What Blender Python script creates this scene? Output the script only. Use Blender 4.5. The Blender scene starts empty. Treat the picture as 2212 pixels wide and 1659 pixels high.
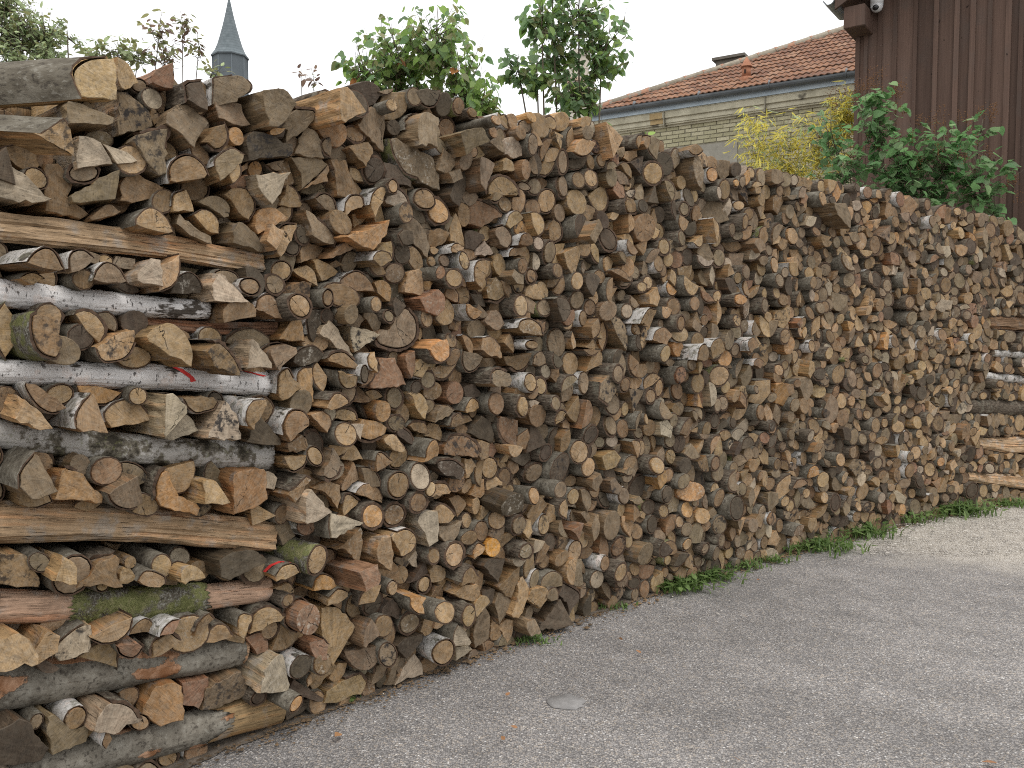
import bpy, bmesh, math, random
from mathutils import Vector, Matrix, noise

# ------------------------------------------------------------------ camera, sky, sun, exposure
scene = bpy.context.scene
col = scene.collection
CAM_H, PITCH, FPX = 1.6, math.radians(3.25), 1838.0          # focal length in pixels of a 2212 px wide frame
cam_d = bpy.data.cameras.new('camera')
cam_d.sensor_width = 36.0
cam_d.lens = 36.0 * FPX / 2212.0
cam_d.clip_start = 0.05
cam_d.clip_end = 2000.0
cam = bpy.data.objects.new('camera', cam_d)
cam.location = (0, 0, CAM_H)
cam.rotation_euler = (math.pi / 2 - PITCH, 0, 0)
col.objects.link(cam)
scene.camera = cam

SUN_EL, SUN_AZ = math.radians(62), math.radians(150)          # azimuth clockwise from +Y: behind the camera, to the right
world = bpy.data.worlds.new('World')
scene.world = world
world.use_nodes = True
wn, wl = world.node_tree.nodes, world.node_tree.links
wn.clear()
w_out = wn.new('ShaderNodeOutputWorld')
w_bg = wn.new('ShaderNodeBackground')
w_bg.inputs['Strength'].default_value = 0.12
w_sky = wn.new('ShaderNodeTexSky')
w_sky.sky_type = 'NISHITA'
w_sky.sun_disc = False
w_sky.sun_elevation = SUN_EL
w_sky.sun_rotation = SUN_AZ
w_mix = wn.new('ShaderNodeMix')
w_mix.data_type = 'RGBA'
w_mix.inputs['Factor'].default_value = 0.88                    # closed cloud cover over the clear sky
w_tc = wn.new('ShaderNodeTexCoord')                            # overcast sky: evenly grey-white, brighter overhead than at the horizon
w_sep = wn.new('ShaderNodeSeparateXYZ')
w_ramp = wn.new('ShaderNodeMapRange')
w_ramp.inputs[1].default_value, w_ramp.inputs[2].default_value = 0.0, 1.0
w_ramp.inputs[3].default_value, w_ramp.inputs[4].default_value = 10.0, 20.0
w_cl = wn.new('ShaderNodeCombineXYZ')
wl.new(w_tc.outputs['Generated'], w_sep.inputs[0])
wl.new(w_sep.outputs['Z'], w_ramp.inputs[0])
for i in range(3): wl.new(w_ramp.outputs[0], w_cl.inputs[i])
wl.new(w_cl.outputs[0], w_mix.inputs['B'])
wl.new(w_sky.outputs['Color'], w_mix.inputs['A'])
wl.new(w_mix.outputs['Result'], w_bg.inputs['Color'])
wl.new(w_bg.outputs[0], w_out.inputs['Surface'])

sun_d = bpy.data.lights.new('sun', 'SUN')
sun_d.energy = 1.2
sun_d.angle = math.radians(28)
sun_d.color = (1.0, 0.965, 0.92)
sun = bpy.data.objects.new('sun', sun_d)
sd = Vector((math.sin(SUN_AZ) * math.cos(SUN_EL), math.cos(SUN_AZ) * math.cos(SUN_EL), math.sin(SUN_EL)))
sun.rotation_euler = (-sd).to_track_quat('-Z', 'Y').to_euler()
sun.location = sd * 30
col.objects.link(sun)

scene.view_settings.view_transform = 'Standard'
scene.view_settings.look = 'None'
scene.view_settings.exposure = 0.0
scene.view_settings.gamma = 1.0
scene.view_settings.use_curve_mapping = False
scene.render.engine = 'CYCLES'
scene.cycles.max_bounces = 6
scene.cycles.diffuse_bounces = 4
scene.cycles.use_denoising = False
scene.cycles.filter_width = 1.1
scene.cycles.sample_clamp_indirect = 4.0

rnd = random.Random(11)


def at(px, py, y):
    """The point at depth y seen at pixel (px, py) of a 2212 x 1659 frame of the photograph."""
    u, v = (px - 1106.0) / FPX, (829.5 - py) / FPX
    d = Vector((u, math.cos(PITCH) + v * math.sin(PITCH), -math.sin(PITCH) + v * math.cos(PITCH)))
    return Vector((0, 0, CAM_H)) + d * (y / d.y)


def at_z(px, py, z):
    u, v = (px - 1106.0) / FPX, (829.5 - py) / FPX
    d = Vector((u, math.cos(PITCH) + v * math.sin(PITCH), -math.sin(PITCH) + v * math.cos(PITCH)))
    return Vector((0, 0, CAM_H)) + d * ((z - CAM_H) / d.z)


# ------------------------------------------------------------------ object helpers
def tag(o, label=None, cat=None, group=None, kind=None):
    if label: o['label'] = label
    if cat: o['category'] = cat
    if group: o['group'] = group
    if kind: o['kind'] = kind
    return o


def empty(name, loc=(0, 0, 0), rz=0.0):
    o = bpy.data.objects.new(name, None)
    o.location = loc
    o.rotation_euler = (0, 0, rz)
    o.empty_display_size = 0.05
    col.objects.link(o)
    return o


def link_mesh(name, me, mats, parent=None):
    o = bpy.data.objects.new(name, me)
    if mats is not None:
        for m in (mats if isinstance(mats, (list, tuple)) else [mats]):
            me.materials.append(m)
    if parent: o.parent = parent
    col.objects.link(o)
    return o


class MB:
    """Collects vertices, faces, material slots and point attributes for one mesh."""
    def __init__(s):
        s.v, s.f, s.m, s.lc, s.seed, s.tone, s.aux = [], [], [], [], [], [], []
        s.smooth = []

    def add(s, verts, faces, mat=0, lc=None, seed=0.0, tone=(1, 1, 1), aux=(0, 0, 0), smooth=False):
        b = len(s.v)
        s.v.extend(verts)
        for f in faces:
            s.f.append(tuple(i + b for i in f))
        s.m.extend([mat] * len(faces))
        s.smooth.extend([smooth] * len(faces))
        n = len(verts)
        s.lc.extend(lc if lc is not None else verts)
        s.seed.extend([seed] * n)
        s.tone.extend([tone] * n)
        s.aux.extend([aux] * n)

    def box(s, p0, p1, mat=0, mtx=None, **k):
        x0, y0, z0 = p0
        x1, y1, z1 = p1
        vs = [(x0, y0, z0), (x1, y0, z0), (x1, y1, z0), (x0, y1, z0), (x0, y0, z1), (x1, y0, z1), (x1, y1, z1), (x0, y1, z1)]
        if mtx is not None: vs = [tuple(mtx @ Vector(q)) for q in vs]
        s.add(vs, [(0, 3, 2, 1), (4, 5, 6, 7), (0, 1, 5, 4), (1, 2, 6, 5), (2, 3, 7, 6), (3, 0, 4, 7)], mat, **k)

    def tube(s, pts, radii, n=6, mat=0, cap=True, **k):
        vs, fs = [], []
        for i, (p, r) in enumerate(zip(pts, radii)):
            a = Vector(pts[max(i - 1, 0)])
            b = Vector(pts[min(i + 1, len(pts) - 1)])
            t = (b - a).normalized() if (b - a).length > 1e-9 else Vector((0, 0, 1))
            u = t.orthogonal().normalized()
            w = t.cross(u)
            for j in range(n):
                an = 2 * math.pi * j / n
                vs.append(tuple(Vector(p) + (u * math.cos(an) + w * math.sin(an)) * r))
        for i in range(len(pts) - 1):
            for j in range(n):
                fs.append((i * n + j, i * n + (j + 1) % n, (i + 1) * n + (j + 1) % n, (i + 1) * n + j))
        if cap:
            fs.append(tuple(range(n - 1, -1, -1)))
            fs.append(tuple((len(pts) - 1) * n + j for j in range(n)))
        s.add(vs, fs, mat, smooth=True, **k)

    def mesh(s, name, attrs=True):
        me = bpy.data.meshes.new(name)
        me.from_pydata(s.v, [], s.f)
        me.polygons.foreach_set('material_index', s.m)
        me.polygons.foreach_set('use_smooth', s.smooth)
        if attrs:
            a = me.attributes.new('lc', 'FLOAT_VECTOR', 'POINT')
            a.data.foreach_set('vector', [c for q in s.lc for c in q])
            a = me.attributes.new('seed', 'FLOAT', 'POINT')
            a.data.foreach_set('value', s.seed)
            a = me.attributes.new('tone', 'FLOAT_COLOR', 'POINT')
            a.data.foreach_set('color', [c for q in s.tone for c in (*q, 1.0)])
            a = me.attributes.new('aux', 'FLOAT_COLOR', 'POINT')
            a.data.foreach_set('color', [c for q in s.aux for c in (*q, 1.0)])
        me.update()
        return me

    def build(s, name, mats, parent=None, attrs=True):
        return link_mesh(name, s.mesh(name, attrs), mats, parent)


# ------------------------------------------------------------------ material helpers
class NT:
    def __init__(s, name):
        s.m = bpy.data.materials.new(name)
        s.m.use_nodes = True
        s.n, s.l = s.m.node_tree.nodes, s.m.node_tree.links
        s.bsdf = s.n['Principled BSDF']
        s.bsdf.inputs['Roughness'].default_value = 0.85
        s.bsdf.inputs['Specular IOR Level'].default_value = 0.15

    def _in(s, sock, val):
        if isinstance(val, bpy.types.NodeSocket): s.l.new(val, sock)
        elif val is not None: sock.default_value = val

    def attr(s, name, out='Vector'):
        a = s.n.new('ShaderNodeAttribute')
        a.attribute_name = name
        return a.outputs[out]

    def math(s, op, a, b=None, c=None, clamp=False):
        n = s.n.new('ShaderNodeMath')
        n.operation = op
        n.use_clamp = clamp
        for i, q in enumerate((a, b, c)):
            if q is not None: s._in(n.inputs[i], q)
        return n.outputs[0]

    def vmath(s, op, a, b=None):
        n = s.n.new('ShaderNodeVectorMath')
        n.operation = op
        s._in(n.inputs[0], a)
        if b is not None: s._in(n.inputs[1], b)
        return n.outputs['Value'] if op in ('LENGTH', 'DOT_PRODUCT') else n.outputs[0]

    def sep(s, v):
        n = s.n.new('ShaderNodeSeparateXYZ')
        s._in(n.inputs[0], v)
        return n.outputs

    def comb(s, x, y, z):
        n = s.n.new('ShaderNodeCombineXYZ')
        for i, q in enumerate((x, y, z)): s._in(n.inputs[i], q)
        return n.outputs[0]

    def noise(s, v, scale, detail=3, rough=0.55, w=None, dist=0.0, out='Fac'):
        n = s.n.new('ShaderNodeTexNoise')
        if w is not None:
            n.noise_dimensions = '4D'
            s._in(n.inputs['W'], w)
        s._in(n.inputs['Vector'], v)
        n.inputs['Scale'].default_value = scale
        n.inputs['Detail'].default_value = detail
        n.inputs['Roughness'].default_value = rough
        n.inputs['Distortion'].default_value = dist
        return n.outputs[out]

    def voronoi(s, v, scale, feature='F1', out='Distance', rand=1.0):
        n = s.n.new('ShaderNodeTexVoronoi')
        n.feature = feature
        s._in(n.inputs['Vector'], v)
        n.inputs['Scale'].default_value = scale
        n.inputs['Randomness'].default_value = rand
        return n.outputs[out]

    def ramp(s, f, stops, interp='LINEAR'):
        n = s.n.new('ShaderNodeValToRGB')
        n.color_ramp.interpolation = interp
        e = n.color_ramp.elements
        while len(e) > 1: e.remove(e[-1])
        e[0].position = stops[0][0]
        for i, (p, c) in enumerate(stops):
            q = e[0] if i == 0 else e.new(p)
            q.color = c if len(c) == 4 else (*c, 1)
        s._in(n.inputs[0], f)
        return n.outputs[0]

    def step(s, f, a, b):
        n = s.n.new('ShaderNodeMapRange')
        n.interpolation_type = 'SMOOTHSTEP'
        s._in(n.inputs[0], f)
        n.inputs[1].default_value = a
        n.inputs[2].default_value = b
        return n.outputs[0]

    def mix(s, f, a, b, mode='MIX'):
        n = s.n.new('ShaderNodeMix')
        n.data_type = 'RGBA'
        n.blend_type = mode
        s._in(n.inputs['Factor'], f)
        for q, val in (('A', a), ('B', b)):
            if not isinstance(val, bpy.types.NodeSocket) and len(val) == 3: val = (*val, 1)
            s._in(n.inputs[q], val)
        return n.outputs['Result']

    def scale_col(s, c, f):
        n = s.n.new('ShaderNodeVectorMath')
        n.operation = 'SCALE'
        s._in(n.inputs[0], c)
        s._in(n.inputs['Scale'], f)
        return n.outputs[0]

    def bump(s, h, strength=0.5, dist=0.01):
        n = s.n.new('ShaderNodeBump')
        n.inputs['Strength'].default_value = strength
        n.inputs['Distance'].default_value = dist
        s._in(n.inputs['Height'], h)
        s.l.new(n.outputs[0], s.bsdf.inputs['Normal'])

    def color(s, c): s._in(s.bsdf.inputs['Base Color'], c)
    def rough(s, r): s._in(s.bsdf.inputs['Roughness'], r)


def mat_end():
    t = NT('sawn_end_grain')
    lc = t.attr('lc'); seed = t.attr('seed', 'Fac'); tone = t.attr('tone', 'Color'); aux = t.attr('aux', 'Color')
    x, y, z = t.sep(lc)
    ar, ag, ab = t.sep(aux)
    flat = t.comb(x, y, 0.0)
    dist = t.noise(flat, 14, 2, w=seed)
    r = t.math('ADD', t.vmath('LENGTH', flat), t.math('MULTIPLY', dist, 0.02))
    ang = t.math('ARCTAN2', y, x)
    rings = t.noise(t.comb(t.math('MULTIPLY', r, 210), 0.0, seed), 1.0, 2)
    rays = t.noise(t.comb(t.math('MULTIPLY', t.math('COSINE', ang), 9), t.math('MULTIPLY', t.math('SINE', ang), 9), t.math('MULTIPLY', r, 5)), 1.6, 3, w=seed)
    # saw marks in a direction of their own
    sa = t.math('MULTIPLY', seed, 37.0)
    u = t.math('ADD', t.math('MULTIPLY', x, t.math('COSINE', sa)), t.math('MULTIPLY', y, t.math('SINE', sa)))
    v = t.math('SUBTRACT', t.math('MULTIPLY', y, t.math('COSINE', sa)), t.math('MULTIPLY', x, t.math('SINE', sa)))
    saw = t.noise(t.comb(t.math('MULTIPLY', u, 22), t.math('MULTIPLY', v, 330), 0.0), 1.0, 3, w=seed)
    blot = t.noise(flat, 17, 4, 0.6, w=seed)
    blot2 = t.noise(flat, 52, 4, 0.65, w=t.math('ADD', seed, 4.7))
    fine = t.noise(flat, 420, 2, w=seed)
    f = 1.0
    for src, amt in ((rings, .55), (rays, 1.05), (saw, .95), (blot, 1.5), (blot2, .85), (fine, .55)):
        f = t.math('ADD', f, t.math('MULTIPLY', t.math('SUBTRACT', src, 0.5), amt))
    f = t.math('MAXIMUM', f, 0.22)
    c = t.scale_col(tone, f)
    # weathering greys parts of the face and leaves others warm
    lum = t.vmath('DOT_PRODUCT', c, (0.33, 0.45, 0.22))
    c = t.mix(t.math('MULTIPLY', t.step(blot2, 0.40, 0.62), 0.42), c, t.scale_col(t.comb(1.04, 0.89, 0.68), t.math('MULTIPLY', lum, 1.0)))
    # small dark spots on every face, heavy ones on the mouldy ones
    sp = t.noise(flat, 95, 3, 0.6, w=t.math('ADD', seed, 1.3))
    c = t.mix(t.math('MULTIPLY', t.step(sp, 0.57, 0.68), 0.6), c, t.scale_col(c, 0.36))
    mo = t.noise(flat, 26, 5, 0.7, w=t.math('ADD', seed, 9.1))
    c = t.mix(t.math('MULTIPLY', t.step(mo, 0.49, 0.60), ar), c, (0.030, 0.027, 0.026))
    fu = t.noise(flat, 75, 4, 0.7, w=t.math('ADD', seed, 2.9))
    fm = t.step(t.noise(flat, 19, 3, 0.6, w=t.math('ADD', seed, 12.0)), 0.44, 0.60)
    c = t.mix(t.math('MULTIPLY', t.math('MULTIPLY', t.step(fu, 0.49, 0.66), fm), t.math('MULTIPLY', ag, .85)), c, (0.40, 0.365, 0.305))
    # drying cracks running out from the heart
    wob = t.math('MULTIPLY', t.math('SUBTRACT', t.noise(flat, 40, 3, w=seed), 0.5), 0.9)
    rr = t.vmath('LENGTH', flat)
    crack = 0.0
    for k, off in ((91.7, 0.0), (47.3, 1.9), (23.9, 4.1)):
        a0 = t.math('ADD', t.math('MULTIPLY', seed, k), off)
        dd = t.math('SUBTRACT', t.math('ADD', ang, wob), a0)
        dist_c = t.math('MULTIPLY', t.math('ABSOLUTE', t.math('SINE', dd)), rr)
        on = t.step(t.math('COSINE', dd), -0.05, 0.05)
        gate = t.step(t.math('FRACT', t.math('MULTIPLY', seed, k * 3.71)), .42, .44)
        reach = t.step(t.math('SUBTRACT', rr, t.math('MULTIPLY', t.math('FRACT', t.math('MULTIPLY', seed, k * 1.31)), .03)), -.004, .006)
        line = t.math('MULTIPLY', t.math('MULTIPLY', t.math('SUBTRACT', 1.0, t.step(dist_c, 0.0005, 0.0018)), on), t.math('MULTIPLY', gate, reach))
        crack = t.math('MAXIMUM', crack, line)
    crack = t.math('MULTIPLY', crack, ab)
    c = t.mix(crack, c, (0.012, 0.010, 0.008))
    t.color(c)
    t.rough(0.88)
    h = t.math('ADD', t.math('MULTIPLY', saw, 0.5), t.math('ADD', t.math('MULTIPLY', blot2, 0.5), t.math('MULTIPLY', fine, 0.25)))
    h = t.math('SUBTRACT', h, t.math('MULTIPLY', crack, 1.5))
    t.bump(h, 0.55, 0.004)
    return t.m


def mat_split():
    t = NT('split_wood_grain')
    lc = t.attr('lc'); seed = t.attr('seed', 'Fac'); tone = t.attr('tone', 'Color'); aux = t.attr('aux', 'Color')
    x, y, z = t.sep(lc)
    ar, ag, ab = t.sep(aux)
    wav = t.math('MULTIPLY', t.math('SUBTRACT', t.noise(t.comb(0.0, 0.0, z), 5, 2, w=seed), 0.5), 0.02)
    g = t.comb(t.math('MULTIPLY', t.math('ADD', x, wav), 150), t.math('MULTIPLY', t.math('ADD', y, wav), 150), t.math('MULTIPLY', z, 9))
    grain = t.noise(g, 1.0, 4, 0.6, w=seed)
    g2 = t.comb(t.math('MULTIPLY', t.math('ADD', x, wav), 45), t.math('MULTIPLY', t.math('ADD', y, wav), 45), t.math('MULTIPLY', z, 2.2))
    band = t.noise(g2, 1.0, 3, 0.6, w=seed)
    blot = t.noise(lc, 13, 4, 0.6, w=seed)
    f = 1.0
    for src, amt in ((grain, 1.5), (band, 1.3), (blot, 1.2)):
        f = t.math('ADD', f, t.math('MULTIPLY', t.math('SUBTRACT', src, 0.5), amt))
    f = t.math('MAXIMUM', f, 0.2)
    c = t.scale_col(tone, f)
    c = t.mix(t.math('MULTIPLY', t.step(band, 0.50, 0.64), 0.40), c, t.mix(1.0, c, (1.25, 0.86, 0.60), 'MULTIPLY'))
    lum = t.vmath('DOT_PRODUCT', c, (0.33, 0.45, 0.22))
    c = t.mix(t.math('MULTIPLY', t.step(blot, 0.50, 0.66), 0.65), c, t.scale_col(t.comb(0.95, 0.88, 0.78), lum))
    cr = t.noise(t.comb(t.math('MULTIPLY', x, 260), t.math('MULTIPLY', y, 260), t.math('MULTIPLY', z, 11)), 1.0, 2, w=t.math('ADD', seed, 3.3))
    crk = t.step(cr, 0.62, 0.68)
    c = t.mix(t.math('MULTIPLY', crk, 0.75), c, (0.03, 0.022, 0.016))
    mo = t.noise(lc, 24, 4, 0.7, w=t.math('ADD', seed, 9.1))
    c = t.mix(t.math('MULTIPLY', t.step(mo, 0.52, 0.66), t.math('MULTIPLY', ar, 0.8)), c, (0.035, 0.032, 0.030))
    t.color(c)
    t.rough(0.8)
    h = t.math('SUBTRACT', t.math('ADD', grain, t.math('MULTIPLY', band, 1.2)), t.math('MULTIPLY', crk, 0.8))
    t.bump(h, 0.7, 0.006)
    return t.m


def mat_bark(kind):
    t = NT({'G': 'smooth_grey_bark', 'D': 'rough_dark_bark', 'B': 'birch_bark', 'M': 'mossy_bark', 'L': 'lichen_bark', 'W': 'white_birch_bark', 'P': 'peeling_beech_bark', 'K': 'blackened_birch_bark'}[kind])
    lc = t.attr('lc'); seed = t.attr('seed', 'Fac')
    x, y, z = t.sep(lc)
    ang = t.math('ARCTAN2', y, x)
    ca, sa = t.math('COSINE', ang), t.math('SINE', ang)
    n1 = t.noise(lc, 18, 5, 0.62, w=seed)
    n2 = t.noise(lc, 70, 4, 0.65, w=t.math('ADD', seed, 5.0))
    n3 = t.noise(lc, 300, 3, 0.6, w=seed)
    ridge = t.noise(t.comb(t.math('MULTIPLY', x, 130), t.math('MULTIPLY', y, 130), t.math('MULTIPLY', z, 24)), 1.0, 3, 0.65, w=seed)
    ring = t.noise(t.comb(t.math('MULTIPLY', ca, 2.2), t.math('MULTIPLY', sa, 2.2), t.math('MULTIPLY', z, 95)), 1.0, 3, 0.6, w=seed)
    if kind in 'GLPM':
        c = t.ramp(n1, [(0.28, (0.055, 0.046, 0.034)), (0.5, (0.120, 0.105, 0.080)), (0.72, (0.190, 0.172, 0.138))])
        if kind == 'P': c = t.ramp(n1, [(0.28, (0.085, 0.074, 0.058)), (0.5, (0.185, 0.166, 0.135)), (0.72, (0.270, 0.250, 0.210))])
        c = t.mix(t.math('MULTIPLY', t.step(n2, 0.55, 0.64), 0.5), c, (0.28, 0.265, 0.225))
        c = t.mix(t.math('MULTIPLY', t.step(n2, 0.46, 0.37), 0.7), c, (0.040, 0.034, 0.028))
        c = t.mix(t.math('MULTIPLY', t.step(ring, 0.66, 0.72), 0.6), c, (0.03, 0.025, 0.02))
        h = t.math('ADD', t.math('MULTIPLY', n2, 0.7), t.math('MULTIPLY', n3, 0.4))
        if kind == 'L':
            n4 = t.noise(lc, 11, 5, 0.7, w=t.math('ADD', seed, 7.7))
            c = t.mix(t.step(n4, 0.43, 0.51), c, t.mix(n3, (0.30, 0.28, 0.25), (0.50, 0.48, 0.45)))
            c = t.mix(t.step(n4, 0.42, 0.36), c, t.mix(n3, (0.02, 0.017, 0.014), (0.07, 0.062, 0.045)))
            c = t.mix(t.math('MULTIPLY', t.step(n2, 0.55, 0.66), 0.5), c, (0.13, 0.13, 0.05))
        if kind == 'P':
            n4 = t.noise(t.comb(t.math('MULTIPLY', x, 9), t.math('MULTIPLY', y, 9), t.math('MULTIPLY', z, 5)), 1.0, 1, 0.4, w=t.math('ADD', seed, 2.2))
            n4 = t.math('ADD', n4, t.math('MULTIPLY', t.math('SUBTRACT', n2, .5), .10))
            pk = t.step(n4, 0.60, 0.615)
            c = t.mix(pk, c, t.mix(t.step(n1, .35, .65), (0.24, 0.115, 0.055), (0.50, 0.31, 0.20)))
            h = t.math('SUBTRACT', h, t.math('MULTIPLY', pk, 1.4))
        if kind == 'M':
            mo = t.noise(lc, 15, 4, 0.6, w=t.math('ADD', seed, 3.1))
            fz = t.noise(lc, 520, 3, 0.7)
            moss = t.mix(t.step(fz, .3, .7), (0.060, 0.068, 0.022), (0.27, 0.275, 0.115))
            moss = t.mix(t.math('MULTIPLY', t.step(t.noise(lc, 40, 3, .6, w=seed), .5, .64), .7), moss, (.27, .25, .13))
            c = t.mix(t.math('MULTIPLY', t.step(t.noise(lc, 130, 3, .7, w=seed), .5, .6), .8), c, (.33, .32, .28))
            c = t.mix(t.step(mo, 0.43, 0.53), c, moss)
            h = t.math('ADD', h, t.math('MULTIPLY', fz, 1.3))
    elif kind == 'D':
        c = t.ramp(ridge, [(0.30, (0.022, 0.017, 0.013)), (0.52, (0.095, 0.075, 0.055)), (0.75, (0.20, 0.165, 0.125))])
        c = t.mix(t.math('MULTIPLY', t.step(n1, 0.52, 0.64), 0.6), c, (0.21, 0.195, 0.15))
        c = t.mix(t.math('MULTIPLY', t.step(n2, 0.60, 0.70), 0.5), c, (0.30, 0.29, 0.26))
        h = t.math('ADD', t.math('MULTIPLY', ridge, 2.0), t.math('MULTIPLY', n3, 0.5))
    else:
        lo, hi = ((0.30, 0.28, 0.255), (0.58, 0.56, 0.53)) if kind == 'B' else ((0.50, 0.475, 0.455), (0.80, 0.78, 0.76))
        c = t.mix(n1, lo, hi)
        c = t.mix(t.math('MULTIPLY', t.step(n1, 0.55, 0.63), 0.35), c, (0.62, 0.46, 0.37))
        c = t.mix(t.math('MULTIPLY', t.step(ring, 0.58, 0.66), 0.85), c, (0.045, 0.038, 0.035))
        scar = t.noise(t.comb(t.math('MULTIPLY', x, 16), t.math('MULTIPLY', y, 16), t.math('MULTIPLY', z, 7)), 1.0, 4, 0.65, w=t.math('ADD', seed, 6.1))
        dirt = t.noise(lc, 30, 4, 0.65, w=t.math('ADD', seed, 8.0))
        if kind == 'B':
            c = t.mix(t.step(scar, 0.56, 0.62), c, t.mix(n3, (0.015, 0.013, 0.011), (0.11, 0.095, 0.075)))
            c = t.mix(t.math('MULTIPLY', t.step(dirt, 0.48, 0.62), 0.7), c, (0.155, 0.145, 0.105))
        else:
            if kind == 'K': scar = t.math('ADD', scar, t.math('ADD', -.06, t.math('MULTIPLY', t.step(z, .38, .62), .20)))
            c = t.mix(t.step(scar, 0.60, 0.66), c, t.mix(n3, (0.02, 0.018, 0.016), (0.13, 0.11, 0.09)))
            c = t.mix(t.math('MULTIPLY', t.step(n2, 0.60, 0.67), 0.6), c, (0.16, 0.14, 0.12))
        h = t.math('ADD', t.math('MULTIPLY', n2, 0.6), t.math('ADD', t.math('MULTIPLY', ring, -0.6), t.math('MULTIPLY', n3, 0.4)))
    t.color(c)
    t.rough(0.9)
    t.bump(h, 0.7, 0.006)
    return t.m


def mat_noise(name, c0, c1, scale=8, detail=4, rough=0.85, bump=0.0, bscale=None, spots=None, coords='Object', spec=0.25):
    t = NT(name)
    tc = t.n.new('ShaderNodeTexCoord').outputs[coords]
    f = t.noise(tc, scale, detail, 0.62)
    c = t.ramp(f, [(0.30, c0), (0.70, c1)])
    if spots:
        sc, thr, cc = spots
        c = t.mix(t.step(t.noise(tc, sc, 3, 0.6), thr, thr + 0.08), c, cc)
    t.color(c)
    t.rough(rough)
    t.bsdf.inputs['Specular IOR Level'].default_value = spec
    if bump:
        t.bump(t.noise(tc, bscale or scale * 6, 4, 0.6), bump, 0.01)
    return t.m


M_END, M_SPLIT = mat_end(), mat_split()
M_BARK = {k: mat_bark(k) for k in 'GDBMLWPK'}
M_INNER = mat_noise('inner_bark', (0.040, 0.026, 0.018), (0.115, 0.072, 0.046), 60, 3, .9)
LOG_MATS = [M_END, M_SPLIT, M_BARK['G'], M_BARK['D'], M_BARK['B'], M_BARK['M'], M_INNER]
BARK_SLOT = {'G': 2, 'D': 3, 'B': 4, 'M': 5}

# ------------------------------------------------------------------ wood pile data (metres x 1000 along the pile and up)
# outline points: s along the pile, z up; an asterisk marks an edge with bark
PATH = [(-1.377, -2.6, 1.557), (-1.224, -2.502, 1.674), (-1.073, -2.404, 1.79), (-0.921, -2.306, 1.905), (-0.771, -2.208, 2.019), (-0.621, -2.11, 2.133), (-0.471, -2.012, 2.246), (-0.322, -1.914, 2.358), (-0.174, -1.816, 2.469), (-0.027, -1.718, 2.579), (0.12, -1.62, 2.689), (0.267, -1.522, 2.798), (0.413, -1.424, 2.906), (0.558, -1.326, 3.013), (0.703, -1.228, 3.119), (0.847, -1.13, 3.225), (0.99, -1.031, 3.33), (1.133, -0.933, 3.434), (1.276, -0.835, 3.537), (1.418, -0.737, 3.64), (1.559, -0.639, 3.741), (1.699, -0.541, 3.842), (1.84, -0.443, 3.942), (1.979, -0.345, 4.041), (2.118, -0.247, 4.14), (2.256, -0.149, 4.238), (2.394, -0.051, 4.335), (2.532, 0.047, 4.431), (2.668, 0.145, 4.526), (2.804, 0.243, 4.62), (2.94, 0.341, 4.714), (3.075, 0.439, 4.807), (3.21, 0.537, 4.899), (3.344, 0.635, 4.991), (3.477, 0.733, 5.081), (3.61, 0.831, 5.171), (3.742, 0.929, 5.26), (3.874, 1.027, 5.348), (4.006, 1.125, 5.435), (4.136, 1.223, 5.522), (4.267, 1.321, 5.608), (4.396, 1.419, 5.693), (4.526, 1.517, 5.777), (4.654, 1.615, 5.86), (4.782, 1.713, 5.943), (4.91, 1.811, 6.025), (5.037, 1.91, 6.106), (5.164, 2.008, 6.186), (5.29, 2.106, 6.265), (5.416, 2.204, 6.344), (5.541, 2.302, 6.422), (5.666, 2.4, 6.499), (5.79, 2.498, 6.575), (5.914, 2.596, 6.651), (6.037, 2.694, 6.725), (6.16, 2.792, 6.799), (6.282, 2.89, 6.872), (6.404, 2.988, 6.944), (6.525, 3.086, 7.016), (6.646, 3.184, 7.087), (6.766, 3.282, 7.157), (6.886, 3.38, 7.226), (7.006, 3.478, 7.294), (7.125, 3.576, 7.361), (7.243, 3.674, 7.428), (7.361, 3.772, 7.494), (7.479, 3.87, 7.559), (7.596, 3.968, 7.624), (7.713, 4.066, 7.687), (7.83, 4.164, 7.75), (7.946, 4.262, 7.812), (8.061, 4.36, 7.873), (8.176, 4.458, 7.933), (8.291, 4.556, 7.993), (8.405, 4.654, 8.052), (8.519, 4.752, 8.11), (8.633, 4.85, 8.167), (8.746, 4.949, 8.223), (8.858, 5.047, 8.279), (8.971, 5.145, 8.334), (9.083, 5.243, 8.388), (9.194, 5.341, 8.441), (9.305, 5.439, 8.493), (9.416, 5.537, 8.545), (9.527, 5.635, 8.596), (9.637, 5.733, 8.646), (9.746, 5.831, 8.695), (9.856, 5.929, 8.744), (9.965, 6.027, 8.791), (10.073, 6.125, 8.838), (10.182, 6.223, 8.884), (10.29, 6.321, 8.929), (10.397, 6.419, 8.974), (10.505, 6.517, 9.018), (10.612, 6.615, 9.06), (10.718, 6.713, 9.103), (10.825, 6.811, 9.144), (10.931, 6.909, 9.185), (11.037, 7.007, 9.226), (11.144, 7.105, 9.267)]
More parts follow.
